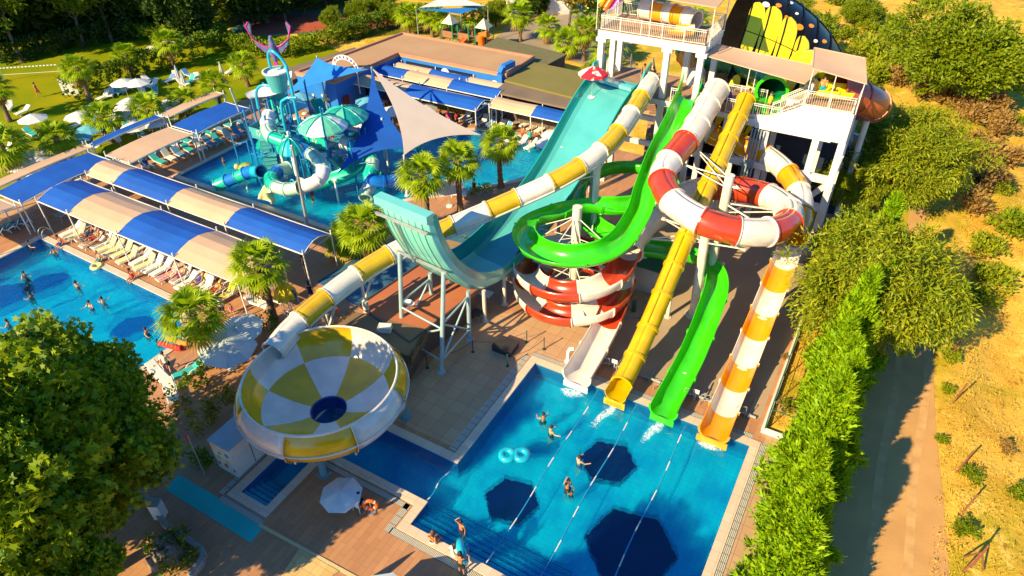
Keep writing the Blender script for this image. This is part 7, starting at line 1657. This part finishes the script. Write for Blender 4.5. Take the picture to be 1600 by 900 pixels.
# splash pool
swimmer(849, 653, 'swimmer in dark shorts, upper one in front of the white slide', rz=2.5, clothes=(('shorts', 'navy'),))
swimmer(861, 673, 'swimmer in dark shorts, lower one below the white slide', rz=0.8, skin=1, clothes=(('shorts', 'black'),))
swimmer(905, 720, 'swimmer left of the middle dark hexagon with one arm out', rz=1.2, skin=1, clothes=(('shorts', 'blue'),))
swimmer(887, 762, 'adult in the pool holding a child with one arm raised', 0.85, rz=-0.6, pose='armup', skin=0, clothes=(('shorts', 'black'),))
swimmer(893, 770, 'small child held by the adult in the middle of the pool', 0.75, rz=2.5, pose='swim', skin=2, clothes=(('shorts', 'navy'),), sc=0.62)
q = at(690, 862); person('long haired woman in a white brief sitting on the pool rim', (-12.85, 14.1, 0.10), R(78), 'sit', 0, 1, (('brief', 'white'), ('bra', 'orange')), 1.0, True)
person('woman in a white top sitting on the pool rim next to the blue ring', (-11.55, 14.05, 0.10), R(85), 'sit', 0, 0, (('brief', 'white'), ('shirt', 'white')), 1.0, True)
person('person with folded arms standing on the steps just inside the pool', (-12.0, 15.35, -0.75), R(-100), 'armup', 0, 0, (('shorts', 'navy'),), 0.95)
person('bare backed man in black shorts holding a blue swim ring upright', (-10.75, 13.45, 0.02), R(95), 'reach', 0, 0, (('shorts', 'black'),), 1.05)
# wave pool
for i, (px, py, sk, lab) in enumerate(((38, 430, 0, 'two armed swimmer farthest up in the left pool'), (119, 445, 0, 'pink shouldered swimmer in the middle of the left pool'), (48, 463, 2, 'swimmer with a green ball in the left pool'), (140, 476, 1, 'swimmer floating flat below the middle of the left pool'), (228, 518, 0, 'swimmer stretching one arm near the right pool edge'), (243, 528, 2, 'small swimmer right beside the one stretching an arm'), (12, 505, 0, 'swimmer in pink at the left edge of the photo'), (84, 392, 0, 'swimmer close to the upper corner of the left pool'), (45, 382, 1, 'swimmer with a green cap by the ladder'), (160, 470, 1, 'swimmer just showing the head in the middle left pool'))):
    swimmer(px, py, lab, 1.25, rz=i*1.7, skin=sk, clothes=(('shorts', ('navy', 'pink', 'black', 'blue')[i % 4]),), sc=0.72 if i == 5 else 1.0)
def edge_sit(px, py, lab, **k):
    q = at(px, py); return person(lab, (q.x, q.y, 0.10), R(-85), 'sit', **k)
edge_sit(97, 383, 'person sitting on the pool edge near the ladder', skin=0, clothes=(('shorts', 'blue'),)); edge_sit(158, 408, 'person sitting on the edge next to a yellow swim ring', skin=1, hair=2, clothes=(('shorts', 'teal'),)); edge_sit(209, 436, 'person in red sitting on the edge, farthest right of the three', skin=0, clothes=(('swimsuit', 'red'),))
q = at(350, 495); person('man in a white shirt walking hand in hand with a child', q, R(-20), 'walk', 0, 0, (('shirt', 'white'), ('shorts', 'navy')), 1.02)
q = at(365, 494); person('small child in pink walking beside the man in white', q, R(-20), 'walk', 1, 1, (('swimsuit', 'pink'),), 0.62)
q = at(266, 582); person('man in a white shirt and black shorts standing by the pool corner', q, R(140), 'walk', 1, 0, (('shirt', 'white'), ('shorts', 'black')))
q = at(326, 545); person('woman sitting under the lower grey parasol', (q.x, q.y, 0.3), R(100), 'sit', 1, 0, (('swimsuit', 'white'),), 1.0, True)
# loungers in use
for i, (k, sk, cc) in enumerate(((2, 0, 'navy'), (3, 0, 'red'), (4, 2, 'white'), (14, 1, 'pink'), (16, 0, 'blue'), (18, 0, 'red'))):
    p = LNG[k]; person('sunbather in %s lying on the %s lounger of the sunlit row' % (cc, od(k)), (p.x, p.y, 0.02), R(84)+0.07*math.sin(k*2.3), 'lie', sk, i % 3, (('shorts', cc),) if i % 2 else (('swimsuit', cc),))
# play pool, terraces, tower
PEO = [(491, 322, 'woman in a yellow bikini standing in the play pool', R(200), 'stand', 2, (('brief', 'yellow'), ('bra', 'black')), 1.0, -0.45), (437, 262, 'boy in orange on the play tower steps', 1.0, 'walk', 0, (('shorts', 'orange'),), 0.75, 0.0), (416, 245, 'child in red on the rope net of the play tower', 1.0, 'reach', 0, (('shirt', 'red'), ('shorts', 'navy')), 0.65, 0.3),
       (352, 262, 'child with a red ring at the edge of the play pool', 0.4, 'stand', 0, (('shorts', 'navy'),), 0.65, -0.4), (790, 360, 'child in a green shirt behind the half pipe ramp', 0.2, 'stand', 0, (('shirt', 'green'), ('shorts', 'green')), 0.98, 0), (806, 352, 'child without shirt beside the one in green', 0.3, 'stand', 1, (('shorts', 'red'),), 0.7, 0),
       (742, 306, 'person in black by the shrubs under the palms', 1.5, 'stand', 0, (('swimsuit', 'black'),), 0.95, 0), (234, 272, 'person in blue standing under the sand canopy', 2.0, 'stand', 1, (('shirt', 'blue'), ('shorts', 'white')), 1.0, 0), (62, 152, 'person in orange walking on the lawn', 0.5, 'walk', 0, (('shorts', 'red'),), 1.0, 0),
       (828, 228, 'person in teal beside the stroller', 2.2, 'stand', 0, (('shirt', 'teal'), ('shorts', 'black')), 1.0, 0), (816, 222, 'bare chested person by the stroller', 0.6, 'walk', 0, (('shorts', 'red'),), 1.0, 0), (690, 196, 'person in black under the blue panel, left of three', 1.0, 'stand', 0, (('shirt', 'black'), ('shorts', 'navy')), 1.0, 0), (702, 198, 'person in pink under the blue panel, middle of three', 2.0, 'stand', 1, (('shirt', 'pink'), ('shorts', 'white')), 1.0, 0), (714, 200, 'person in red under the blue panel, right of three', 3.0, 'walk', 0, (('shirt', 'red'), ('shorts', 'black')), 1.0, 0),
       (560, 192, 'person behind the white parasol at the play pool', 0.0, 'stand', 0, (('shorts', 'red'),), 1.0, 0), (500, 185, 'person in pink sitting area of the shaded terrace', 1.0, 'stand', 1, (('swimsuit', 'pink'),), 1.0, 0), (488, 470, 'woman in a dark dress in the shade past the canopies', 2.0, 'stand', 1, (('swimsuit', 'navy'), ('shorts', 'navy')), 1.0, 0), (527, 494, 'boy with a pink shirt by the thatched hut', 1.2, 'stand', 0, (('shirt', 'pink'), ('shorts', 'red')), 0.85, 0), (478, 430, 'person in the shade behind the silver post', 0.7, 'stand', 1, (('swimsuit', 'black'),), 1.0, 0)]
for px, py, lab, rz, pose, sk, cl, s, z in PEO:
    q = at(px, py, z); person(lab, q, rz, pose, sk, 0, cl, s, 'woman' in lab)
person('boy in a red vest sitting on a bar of the play tower', at(520, 214, 3.4), R(-60), 'sit', 0, 0, (('shorts', 'navy'), ('shirt', 'red')), 0.75); person('child beside the boy in the red vest on the play tower', at(510, 216, 3.2), R(-70), 'sit', 1, 1, (('swimsuit', 'orange'),), 0.7)
q = at(1006, 122, 9.66); person('boy in dark shorts sitting at the top of the striped tube', (q.x, q.y, 9.95), R(-90), 'sit', 0, 0, (('shorts', 'navy'),)); q = at(1019, 126, 9.66); person('boy in black sitting beside the other one on the launch deck', (q.x, q.y, 9.95), R(-70), 'sit', 0, 0, (('shorts', 'black'), ('shirt', 'black')), 0.95)
person('lifeguard in a yellow shirt by the green tube mouth', (-7.25, 49.55, 9.67), R(200), 'stand', 0, 0, (('shirt', 'yellow'), ('shorts', 'red'))); person('person about to enter the yellow tube', (-8.85, 49.9, 9.67), R(-90), 'stand', 0, 0, (('shorts', 'blue'),), 0.9); person('bare backed man in teal shorts on the raised deck', (-4.1, 49.8, 11.35), R(90), 'stand', 0, 0, (('shorts', 'teal'),)); person('child in white beside the man on the raised deck', (-4.8, 49.7, 11.3), R(60), 'walk', 1, 0, (('shirt', 'white'), ('shorts', 'blue')), 0.75)
person('child with a blue swim ring between the tower columns', (-12.0, 50.2, 9.67), R(-60), 'stand', 0, 0, (('shorts', 'blue'),), 0.85); person('person carrying a purple ring beside the tower column', (-10.6, 50.2, 9.67), R(-100), 'stand', 0, 0, (('shorts', 'pink'),), 0.9)
# lifeguard under the parasol below the bowl
def guard_set():
    q = at(562, 795); org = tuple(q); t = thing('plastic_chair', 'white plastic chair under the octagonal parasol', 'chair', org, 0)
    mb = MB(); mb.box(q+Vector((0, 0, 0.43)), (0.48, 0.46, 0.04)); mb.build('seat', PLAST, t, org); mb = MB(); mb.box(q+Vector((0, -0.22, 0.68)), (0.46, 0.04, 0.46)); mb.build('backrest', PLAST, t, org)
    for sx in (-0.2, 0.2):
        for sy in (-0.2, 0.2): mb = MB(); mb.rod(q+Vector((sx*1.1, sy*1.1, 0)), q+Vector((sx, sy, 0.42)), 0.022, 6); mb.build('leg', PLAST, t, org)
    person('lifeguard in grey sitting on the white chair under the parasol', (q.x, q.y+0.02, 0.36), R(60), 'sit', 2, 0, (('shorts', 'black'), ('shirt', 'navy')))
    q = at(539, 794); t = thing('side_table', 'small round white table with a yellow cap on it', 'table', tuple(q)); mb = MB(); mb.rod(q+Vector((0, 0, 0.42)), q+Vector((0, 0, 0.46)), 0.3, 20); mb.build('tabletop', PLAST, t, tuple(q)); mb = MB(); mb.rod(q, q+Vector((0, 0, 0.42)), 0.12, 10, 0.05); mb.build('leg', PLAST, t, tuple(q))
    mb = MB(); mb.ball(q+Vector((0.05, 0.1, 0.55)), 0.15, 12, sc=(1, 1, 0.6)); mb.rod(q+Vector((0.05, 0.1, 0.475)), q+Vector((0.05, 0.1, 0.49)), 0.22, 14); o = mb.build('sun_hat', CL['yellow'], None, tuple(q+Vector((0.05, 0.1, 0.46)))); tag(o, 'yellow hat lying on the small round table', 'hat')
    q = at(581, 800); t = thing('lifebuoy_stand', 'orange lifebuoy on a thin stand beside the white chair', 'lifebuoy', tuple(q)); mb = MB(); c = q+Vector((0, 0, 0.62)); P = []
    e1 = Vector((RT.x, RT.y, 0)).normalized()
    for k in range(25): a = 2*PI*k/24; P.append(c+e1*0.33*math.cos(a)+Vector((0, 0, 0.33*math.sin(a))))
    mb.tube(P, 0.10, 10, caps=False); mb.build('lifebuoy_ring', mat('lifebuoy_orange', (0.80, 0.12, 0.01), rough=0.4), t, tuple(q))
    mb = MB(); 
    for k in range(4): a = k*PI/2+PI/4; mb.ball(c+e1*0.33*math.cos(a)+Vector((0, 0, 0.33*math.sin(a))), 0.108, 8)
    mb.build('white_band', PLAST, t, tuple(q)); mb = MB(); mb.rod(q, q+Vector((0, 0, 1.0)), 0.025, 6); mb.rod(q, q+Vector((0, 0, 0.04)), 0.22, 12); mb.build('stand', STEEL, t, tuple(q))
guard_set()
# swim rings
def ring(label, c, R_, r, m, axis=(0, 0, 1), name='swim_ring', two=False):
    c = Vector(c); ax = Vector(axis).normalized(); e = ax.orthogonal().normalized(); f = ax.cross(e); mb = MB()
    for off in ((0,) if not two else (-R_-r*0.3, R_+r*0.3)):
        P = [c+Vector((RT.x, RT.y, 0)).normalized()*off+e*R_*math.cos(2*PI*k/28)+f*R_*math.sin(2*PI*k/28) for k in range(29)]; mb.tube(P, r, 12, caps=False)
    return tag(mb.build(name, m, None, tuple(c)), label, 'swim ring')
CYR = mat('cyan_inflatable', (0.01, 0.42, 0.60), (0.01, 0.36, 0.55), 2, 0.2, coat=0.6)
c = at(804, 711, 0.05); ring('cyan double inflatable ring floating in the pool', c, 0.33, 0.19, CYR, two=True)
ring('cyan swim ring held upright by the bare backed man', (-11.0, 13.95, 0.95), 0.48, 0.2, CYR, (0.6, 0.45, 0.1))
c = at(151, 416, 0.05); ring('pale yellow swim ring at the edge of the left pool', c, 0.34, 0.14, mat('pale_yellow_vinyl', (0.7, 0.65, 0.25), rough=0.3))
c = at(270, 541, 0.0); mb = MB()
for s, m_ in ((-0.28, 0), (0.28, 1)):
    P = [c+Vector((-0.9, s, 0.1)), c+Vector((0.7, s+0.25, 0.1)), c+Vector((0.95, s+0.3, 0.25))]; mb.tube(P, 0.17, 10, mi=m_)
tag(mb.build('air_mattress', [CL['red'], CL['orange']], None, tuple(c)), 'red and orange air mattress at the right edge of the left pool', 'air mattress')
c = at(162, 548, 0); 
ring('blue hose coil on the concrete beside the yellow tube', tuple(at(1011, 497, 0.06)), 0.42, 0.06, CL['blue'], name='hose_coil')
ring('purple swim ring carried beside the tower column', (-10.5, 49.75, 10.5), 0.42, 0.14, mat('purple_vinyl', (0.15, 0.02, 0.3), rough=0.3), (0.3, 1, 0.2)); ring('blue swim ring held between the tower columns', (-12.0, 49.85, 10.5), 0.42, 0.14, CYR, (0.1, 1, 0.3))

# ================================================================ pool fittings
for i, (x, y0, y1) in enumerate(((-10.05, 14.5, 27.4), (-7.55, 14.5, 27.4), (-4.5, 9.0, 27.3))):
    mb = MB(); n = int((y1-y0)/0.35)
    for k in range(n):
        y = y0+(y1-y0)*k/n; xx = x+0.05*math.sin(y*0.8+i); mb.rod((xx, y, WZ+0.02), (x+0.05*math.sin((y+0.3)*0.8+i), y+0.34, WZ+0.02), 0.035, 6, mi=0 if (k//2) % 3 == 0 else 1)
    tag(mb.build('lane_rope', [PLAST, mat('rope_blue', (0.02, 0.30, 0.60), rough=0.5)], None, (x, y0, WZ)), 'blue and white lane rope in the splash pool, %s from the left' % od(i), 'lane rope', 'lane ropes of the splash pool')
mb = MB(); 
for k in range(9): mb.rod((-14.6+0.08*math.sin(k), 15.9+k*0.31, WZ+0.02), (-14.6+0.08*math.sin(k+1), 15.9+(k+1)*0.31, WZ+0.02), 0.035, 6, mi=0 if k % 3 == 0 else 1)
tag(mb.build('lane_rope', [PLAST, mat('rope_blue', (0.02, 0.30, 0.60), rough=0.5)], None, (-14.6, 15.9, WZ)), 'short float rope closing the channel under the bowl', 'lane rope')
def foam_mat():
    m = bpy.data.materials.new('white_foam'); m.use_nodes = True; nt = m.node_tree; N = nt.nodes; Lk = nt.links; b = N['Principled BSDF']; b.inputs['Base Color'].default_value = (0.82, 0.90, 0.92, 1); b.inputs['Roughness'].default_value = 0.7
    tc = N.new('ShaderNodeTexCoord'); n = N.new('ShaderNodeTexNoise'); n.inputs['Scale'].default_value = 7; n.inputs['Detail'].default_value = 8; n.inputs['Distortion'].default_value = 1.5; Lk.new(tc.outputs['Object'], n.inputs['Vector'])
    r = N.new('ShaderNodeMapRange'); r.inputs[1].default_value = 0.40; r.inputs[2].default_value = 0.62; r.inputs[4].default_value = 0.65; Lk.new(n.outputs['Fac'], r.inputs[0]); Lk.new(r.outputs[0], b.inputs['Alpha']); return m
mbs = MB(); g_ = random.Random(4)
for x, y, L_, w0 in ((-11.3, 26.8, 0.7, 0.5), (-8.7, 26.7, 1.9, 0.20), (-5.85, 26.8, 1.7, 0.22), (-2.9, 26.7, 0.4, 0.5)):
    for lay in range(3):
        vs = []; n = 14
        for k in range(n+1):
            u = k/n; c = x-0.25*u*L_+0.06*math.sin(u*7+lay); w_ = w0*(0.35+0.9*math.sin(PI*min(1, u*0.8+0.2)))*(1-lay*0.25)*(1+0.2*g_.uniform(-1, 1)); yy = y-u*L_*(1-lay*0.15)
            for s in (-1, 0, 1): vs.append((c+s*w_, yy, WZ+0.012+0.03*lay*(1-abs(s))*(1-u)+0.02*g_.random()))
        mbs.add(vs, [(k*3+j, k*3+j+1, (k+1)*3+j+1, (k+1)*3+j) for k in range(n) for j in range(2)], 0, True)
    for k in range(int(60*L_)): u = g_.random()**1.3; mbs.ball((x+g_.gauss(0, w0*0.5)-0.25*u*L_, y-u*L_*1.1, WZ+0.02+0.12*g_.random()*(1-u)), g_.uniform(0.01, 0.028), 5)
tag(mbs.build('foam', foam_mat()), 'white splashing water at the feet of the slides', 'foam', kind='stuff')
def rail_gate(px, py, rz, lab):
    q = at(px, py); mb = MB(); d = Vector((math.cos(rz), math.sin(rz), 0))
    for s in (-0.28, 0.28): mb.tube([q+d*s, q+d*s+Vector((0, 0, 0.8)), q+d*s*0.7+Vector((0, 0, 0.95))], 0.022, 6)
    for z in (0.45, 0.9): mb.rod(q-d*0.28+Vector((0, 0, z)), q+d*0.28+Vector((0, 0, z)), 0.018, 6)
    tag(mb.build('hand_rail', STEEL, None, tuple(q)), lab, 'hand rail', 'hand rails between the slides')
for px, py, lab in ((944, 576, 'steel hand rail between the white and the yellow slide exits'), (1028, 610, 'steel hand rail just left of the green slide exit'), (1075, 624, 'steel hand rail just right of the green slide exit'), (1100, 634, 'steel hand rail just left of the orange slide exit'), (1155, 652, 'steel hand rail right of the orange slide exit')): rail_gate(px, py, 0.3, lab)
mb = MB(); mb.tube([(-12.7, 28.7, 0), (-12.7, 28.7, 0.9), (-12.6, 28.75, 1.15), (-12.35, 28.8, 1.2)], 0.12, 10); mb.rod((-12.7, 28.7, 0), (-12.7, 28.7, 0.1), 0.22, 12); tag(mb.build('water_inlet', PLAST, None, (-12.7, 28.7, 0)), 'white bent water pipe left of the white slide exit', 'pipe')
mb = MB(); mb.rod((-10.6, 29.75, 0.12), (-1.2, 29.7, 0.12), 0.09, 8); 
for x in (-9.8, -7.6, -4.2, -1.6): mb.box((x, 29.72, 0.1), (0.12, 0.3, 0.2)); mb.rod((x, 29.75, 0.12), (x, 31.2, 0.10), 0.05, 6)
tag(mb.build('feed_pipe', mat('pipe_grey', (0.30, 0.30, 0.30), rough=0.6), None, (-6, 29.7, 0)), 'long grey feed pipe lying behind the slide exits', 'pipe')
mb = MB(); mb.box((-12.0, 35.8, 0.02), (4.0, 0.12, 0.03)); mb.rod((-12.6, 33.4, 0.08), (-9.5, 35.6, 0.08), 0.05, 6); tag(mb.build('drain_pipe', mat('pipe_grey', (0.30, 0.30, 0.30), rough=0.6), None, (-12, 35, 0)), 'thin grey pipe crossing the concrete below the grey cabin', 'pipe')
for px, py, lab in ((959, 578, 'white notice board on the rail by the yellow tube exit'), (1085, 625, 'white notice board left of the orange slide exit')):
    q = at(px, py); mb = MB(); mb.box(q+Vector((0, 0, 0.72)), (0.36, 0.03, 0.3)); mb.rod(q, q+Vector((0, 0.03, 0.72)), 0.02, 6); tag(mb.build('notice_board', PLAST, None, tuple(q)), lab, 'sign')
q = at(990, 486); mb = MB(); mb.rod(q, q+Vector((0, 0, 0.75)), 0.16, 12); mb.ball(q+Vector((0, 0, 0.78)), 0.16, 10); mb.rod(q+Vector((0, 0, 0.85)), q+Vector((0, 0, 1.0)), 0.05, 8); tag(mb.build('gas_bottle', mat('bottle_green', (0.02, 0.10, 0.08), rough=0.4), None, tuple(q)), 'dark green gas bottle beside the yellow tube', 'gas bottle')
def ladder(px, py, lab):
    q = at(px, py); mb = MB()
    for s in (-0.25, 0.25): mb.tube(crom([q+Vector((s, -0.5, -0.6)), q+Vector((s, -0.45, 0.5)), q+Vector((s, -0.1, 0.85)), q+Vector((s, 0.35, 0.6)), q+Vector((s, 0.4, 0.02))], 5), 0.022, 6)
    tag(mb.build('pool_ladder', STEEL, None, tuple(q)), lab, 'pool ladder')
ladder(75, 370, 'steel ladder at the upper corner of the left pool')
# bin and rocks in the corner bed, small wall
def corner():
    q = at(252, 806); org = tuple(q); t = thing('control_box', 'white cabinet standing by the curved planter wall', 'cabinet', org, 0)
    mb = MB(); mb.box(q+Vector((0, 0, 0.55)), (0.5, 0.5, 1.1), rz=0.5); mb.build('body', WHITE, t, org); mb = MB(); mb.box(q+Vector((0, 0, 1.125)), (0.56, 0.56, 0.05), rz=0.5); mb.build('lid', STEEL, t, org)
    P = crom(ats([(225, 775), (245, 800), (262, 825), (292, 845), (320, 870), (300, 905)]), 6); mb = MB(); 
    for a, b in zip(P, P[1:]): mb.beam(a+Vector((0, 0, 0.2)), b+Vector((0, 0, 0.2)), 0.28, 0.4)
    tag(mb.build('planter_wall', mat('grey_stone_wall', (0.36, 0.31, 0.26), (0.28, 0.24, 0.2), 2, 0.85, bump=0.3), None, tuple(P[0])), 'low grey curved planter wall in the lower left corner', 'wall')
    g = random.Random(3)
    for i, (px, py, s) in enumerate(((258, 858, 0.55), (270, 875, 0.6), (250, 880, 0.5), (264, 845, 0.35))):
        c = at(px, py); mb = MB(); n = 12; vs = []; K = 8
        for a in range(K+1):
            for b in range(n):
                r_ = s*(0.75+0.45*g.random()); th = PI*a/K; ph = 2*PI*b/n; vs.append(c+Vector((r_*math.sin(th)*math.cos(ph), r_*math.sin(th)*math.sin(ph), 0.3+r_*math.cos(th)*1.2)))
        mb.add(vs, [(a*n+b, a*n+(b+1) % n, (a+1)*n+(b+1) % n, (a+1)*n+b) for a in range(K) for b in range(n)])
        tag(mb.build('rock', mat('pitted_rock', (0.34, 0.26, 0.19), (0.16, 0.12, 0.09), 5, 0.9, bump=1.0), None, tuple(c)), 'pitted brown rock in the corner bed, %s from the top' % od([1, 2, 3, 0][i]), 'rock', 'rocks of the corner bed')
    a = ats([(400, 826), (470, 866), (530, 893), (505, 905), (430, 905), (340, 905)]); mb = MB(); mb.poly([(v.x, v.y) for v in ats([(468, 858), (530, 893), (500, 915), (430, 915)])], 0.0, 0.05); struct('ochre_paving', mb, mat_tiles('ochre_tiles', (0.66, 0.44, 0.18), (0.56, 0.36, 0.13), (0.35, 0.2, 0.1), 0.5, 0.5, 0.012, offset=0.0))
    A_, B_2 = at(405, 820), at(560, 905); mb = MB(); mb.beam(A_+Vector((0, 0, 0.02)), B_2+Vector((0, 0, 0.02)), 0.16, 0.04); struct('drain_channel', mb, mat('yellow_grating', (0.62, 0.50, 0.25), (0.45, 0.36, 0.2), 20, 0.7))
corner()
# warning flag near the cabin
q = at(320, 742); mb = MB(); t = thing('flag_pole', 'thin pole with a small red flag beside the white cabin', 'flag', tuple(q)); mb.rod(q, q+Vector((-0.15, 0.1, 3.0)), 0.03, 6); mb.build('pole', STEEL, t, tuple(q)); mb = MB(); f = q+Vector((-0.15, 0.1, 2.95)); mb.add([f, f+Vector((-0.4, 0, -0.15)), f+Vector((-0.35, 0.02, -0.6)), f+Vector((0, 0, -0.5))], [(0, 1, 2, 3)]); mb.build('flag', CL['red'], t, tuple(q))
# dry field: green tubs, rusty posts
for i, (px, py, r) in enumerate(((1508, 153, 0.1), (1541, 190, 0.4), (1558, 233, 0.2), (1567, 286, 0.5), (1592, 344, 0.3))):
    q = at(px, py); q.z = gh(q.x, q.y); mb = MB(); mb.box(q+Vector((0, 0, 0.28)), (1.15, 0.95, 0.5), rz=r); mb.box(q+Vector((0, 0, 0.55)), (1.3, 1.05, 0.05), rz=r); 
    for s in (-0.3, 0.3): mb.box(q+Vector((s, 0, 0.6)), (0.06, 1.1, 0.05), rz=r)
    tag(mb.build('green_crate', mat('dark_green_net', (0.02, 0.12, 0.08), (0.01, 0.08, 0.05), 6, 0.8), None, tuple(q)), 'dark green crate in the dry field, %s from the top' % od(i), 'crate', 'green crates of the dry field')
RUST = mat('rusty_iron', (0.26, 0.09, 0.05), (0.16, 0.05, 0.03), 6, 0.9)
for i, (px, py) in enumerate(((1482, 560), (1488, 630), (1494, 738), (1500, 805))):
    q = at(px, py); q.z = gh(q.x, q.y); mb = MB(); mb.rod(q, q+Vector((0.25, 0.35, 1.5)), 0.045, 6); tag(mb.build('rusty_post', RUST, None, tuple(q)), 'leaning rusty fence post beside the road, %s from the top' % od(i), 'post', 'rusty posts beside the road')
q = at(1518, 885); q.z = gh(q.x, q.y); mb = MB()
for a in (0.3, 2.2, 4.1): mb.rod(q+Vector((0.55*math.cos(a), 0.55*math.sin(a), 0)), q+Vector((0, 0, 1.3)), 0.045, 6)
mb.rod(q, q+Vector((0.05, 0, 1.9)), 0.05, 6); tag(mb.build('rusty_tripod', RUST, None, tuple(q)), 'rusty post with slanting struts at the lower end of the field', 'post')
q = at(1228, 638); mb = MB(); g = random.Random(8)
for k in range(60): a = g.uniform(0, 2*PI); p = q+Vector((g.uniform(-0.6, 0.6), g.uniform(-0.5, 0.5), g.uniform(0.03, 0.4))); mb.rod(p, p+Vector((0.4*math.cos(a), 0.4*math.sin(a), g.uniform(-0.1, 0.15))), 0.02, 4)
tag(mb.build('brushwood', mat('cut_twigs', (0.35, 0.28, 0.12), (0.2, 0.14, 0.06), 6, 0.9), None, tuple(q)), 'pile of cut twigs between the fence and the cypresses', 'twigs', kind='stuff')
# lawn: volleyball net, folding tables, folded beds
def tables():
    for i, (px, py) in enumerate(((245, 86), (267, 78))):
        q = at(px, py); t = thing('garden_table', 'white folding table on the lawn, the %s one by the hedge' % ('left', 'right')[i], 'table', tuple(q), 0, 'white tables on the lawn'); mb = MB(); mb.box(q+Vector((0, 0, 0.95)), (2.2, 1.0, 0.06), rz=0.3); mb.build('tabletop', PLAST, t, tuple(q))
        for sx in (-0.9, 0.9):
            mb = MB(); mb.rod(q+Vector((sx, -0.35, 0)), q+Vector((sx, 0.35, 0.94)), 0.03, 5); mb.rod(q+Vector((sx, 0.35, 0)), q+Vector((sx, -0.35, 0.94)), 0.03, 5); mb.build('leg', PLAST, t, tuple(q))
    q = at(105, 148)
    for i in range(3):
        p = q+Vector((0.5*i, 0.25*i, 0)); mb = MB(); mb.box(p+Vector((0, 0, 0.95)), (0.7, 0.12, 1.9), rz=0.8, rot=None)
        for k in range(4): mb.box(p+Vector((0, 0, 0.4+k*0.4)), (0.74, 0.16, 0.06), rz=0.8)
        tag(mb.build('folded_bed', PLAST, None, tuple(p)), 'white sun bed stood on end by the hedge, %s from the left' % od(i), 'sun lounger', 'beds stood on end')
    a, b = at(8, 127), at(98, 121); t = thing('volleyball_net', 'long thin net with blue and white bands on the lawn', 'net', tuple(a)); mb = MB()
    for k in range(16): mb.beam(a.lerp(b, k/16)+Vector((0, 0, 1.6)), a.lerp(b, (k+0.6)/16)+Vector((0, 0, 1.6)), 0.03, 0.12)
    mb.beam(a+Vector((0, 0, 0.8)), b+Vector((0, 0, 0.8)), 0.02, 0.04); mb.build('net_band', PLAST, t, tuple(a))
    for c in (a, b): mb = MB(); mb.rod(c, c+Vector((0, 0, 1.7)), 0.04, 6); mb.build('post', STEEL, t, tuple(a))
tables()
# stroller and dark tables in the shade
q = at(842, 232); t = thing('stroller', 'dark stroller standing by the curved end of the play pool', 'stroller', tuple(q)); mb = MB(); mb.box(q+Vector((0, 0, 0.6)), (0.5, 0.8, 0.3)); mb.ball(q+Vector((0, 0.25, 0.85)), 0.3, 10); mb.build('seat', DARK, t, tuple(q))
for s in (-0.25, 0.25):
    for e in (-0.35, 0.35): mb = MB(); mb.rod(q+Vector((s-0.03, e, 0.12)), q+Vector((s+0.03, e, 0.12)), 0.12, 12); mb.build('wheel', DARK, t, tuple(q))
mb = MB(); mb.tube([q+Vector((-0.2, -0.4, 0.4)), q+Vector((-0.2, -0.7, 1.0)), q+Vector((0.2, -0.7, 1.0)), q+Vector((0.2, -0.4, 0.4))], 0.02, 6); mb.build('handle', STEEL, t, tuple(q))
TBL = [(510, 178), (520, 172), (498, 168), (230, 300), (60, 300), (100, 345), (440, 480), (455, 470), (420, 462), (600, 168), (640, 165), (780, 420), (760, 470), (745, 500)]
for i, (px, py) in enumerate(TBL):
    q = at(px, py); t = thing('side_table', 'low table in the shade, %s of the shaded tables from the left' % od(sorted(TBL).index((px, py))), 'table', tuple(q), 0, 'tables in the shade'); mb = MB(); mb.box(q+Vector((0, 0, 0.68)), (0.85, 0.7, 0.04)); mb.build('tabletop', (PLAST, mat('dark_table', (0.06, 0.05, 0.05)), STEEL)[i % 3], t, tuple(q))
    for sx in (-0.35, 0.35):
        for sy in (-0.28, 0.28): mb = MB(); mb.rod(q+Vector((sx, sy, 0)), q+Vector((sx, sy, 0.66)), 0.025, 5); mb.build('leg', STEEL, t, tuple(q))
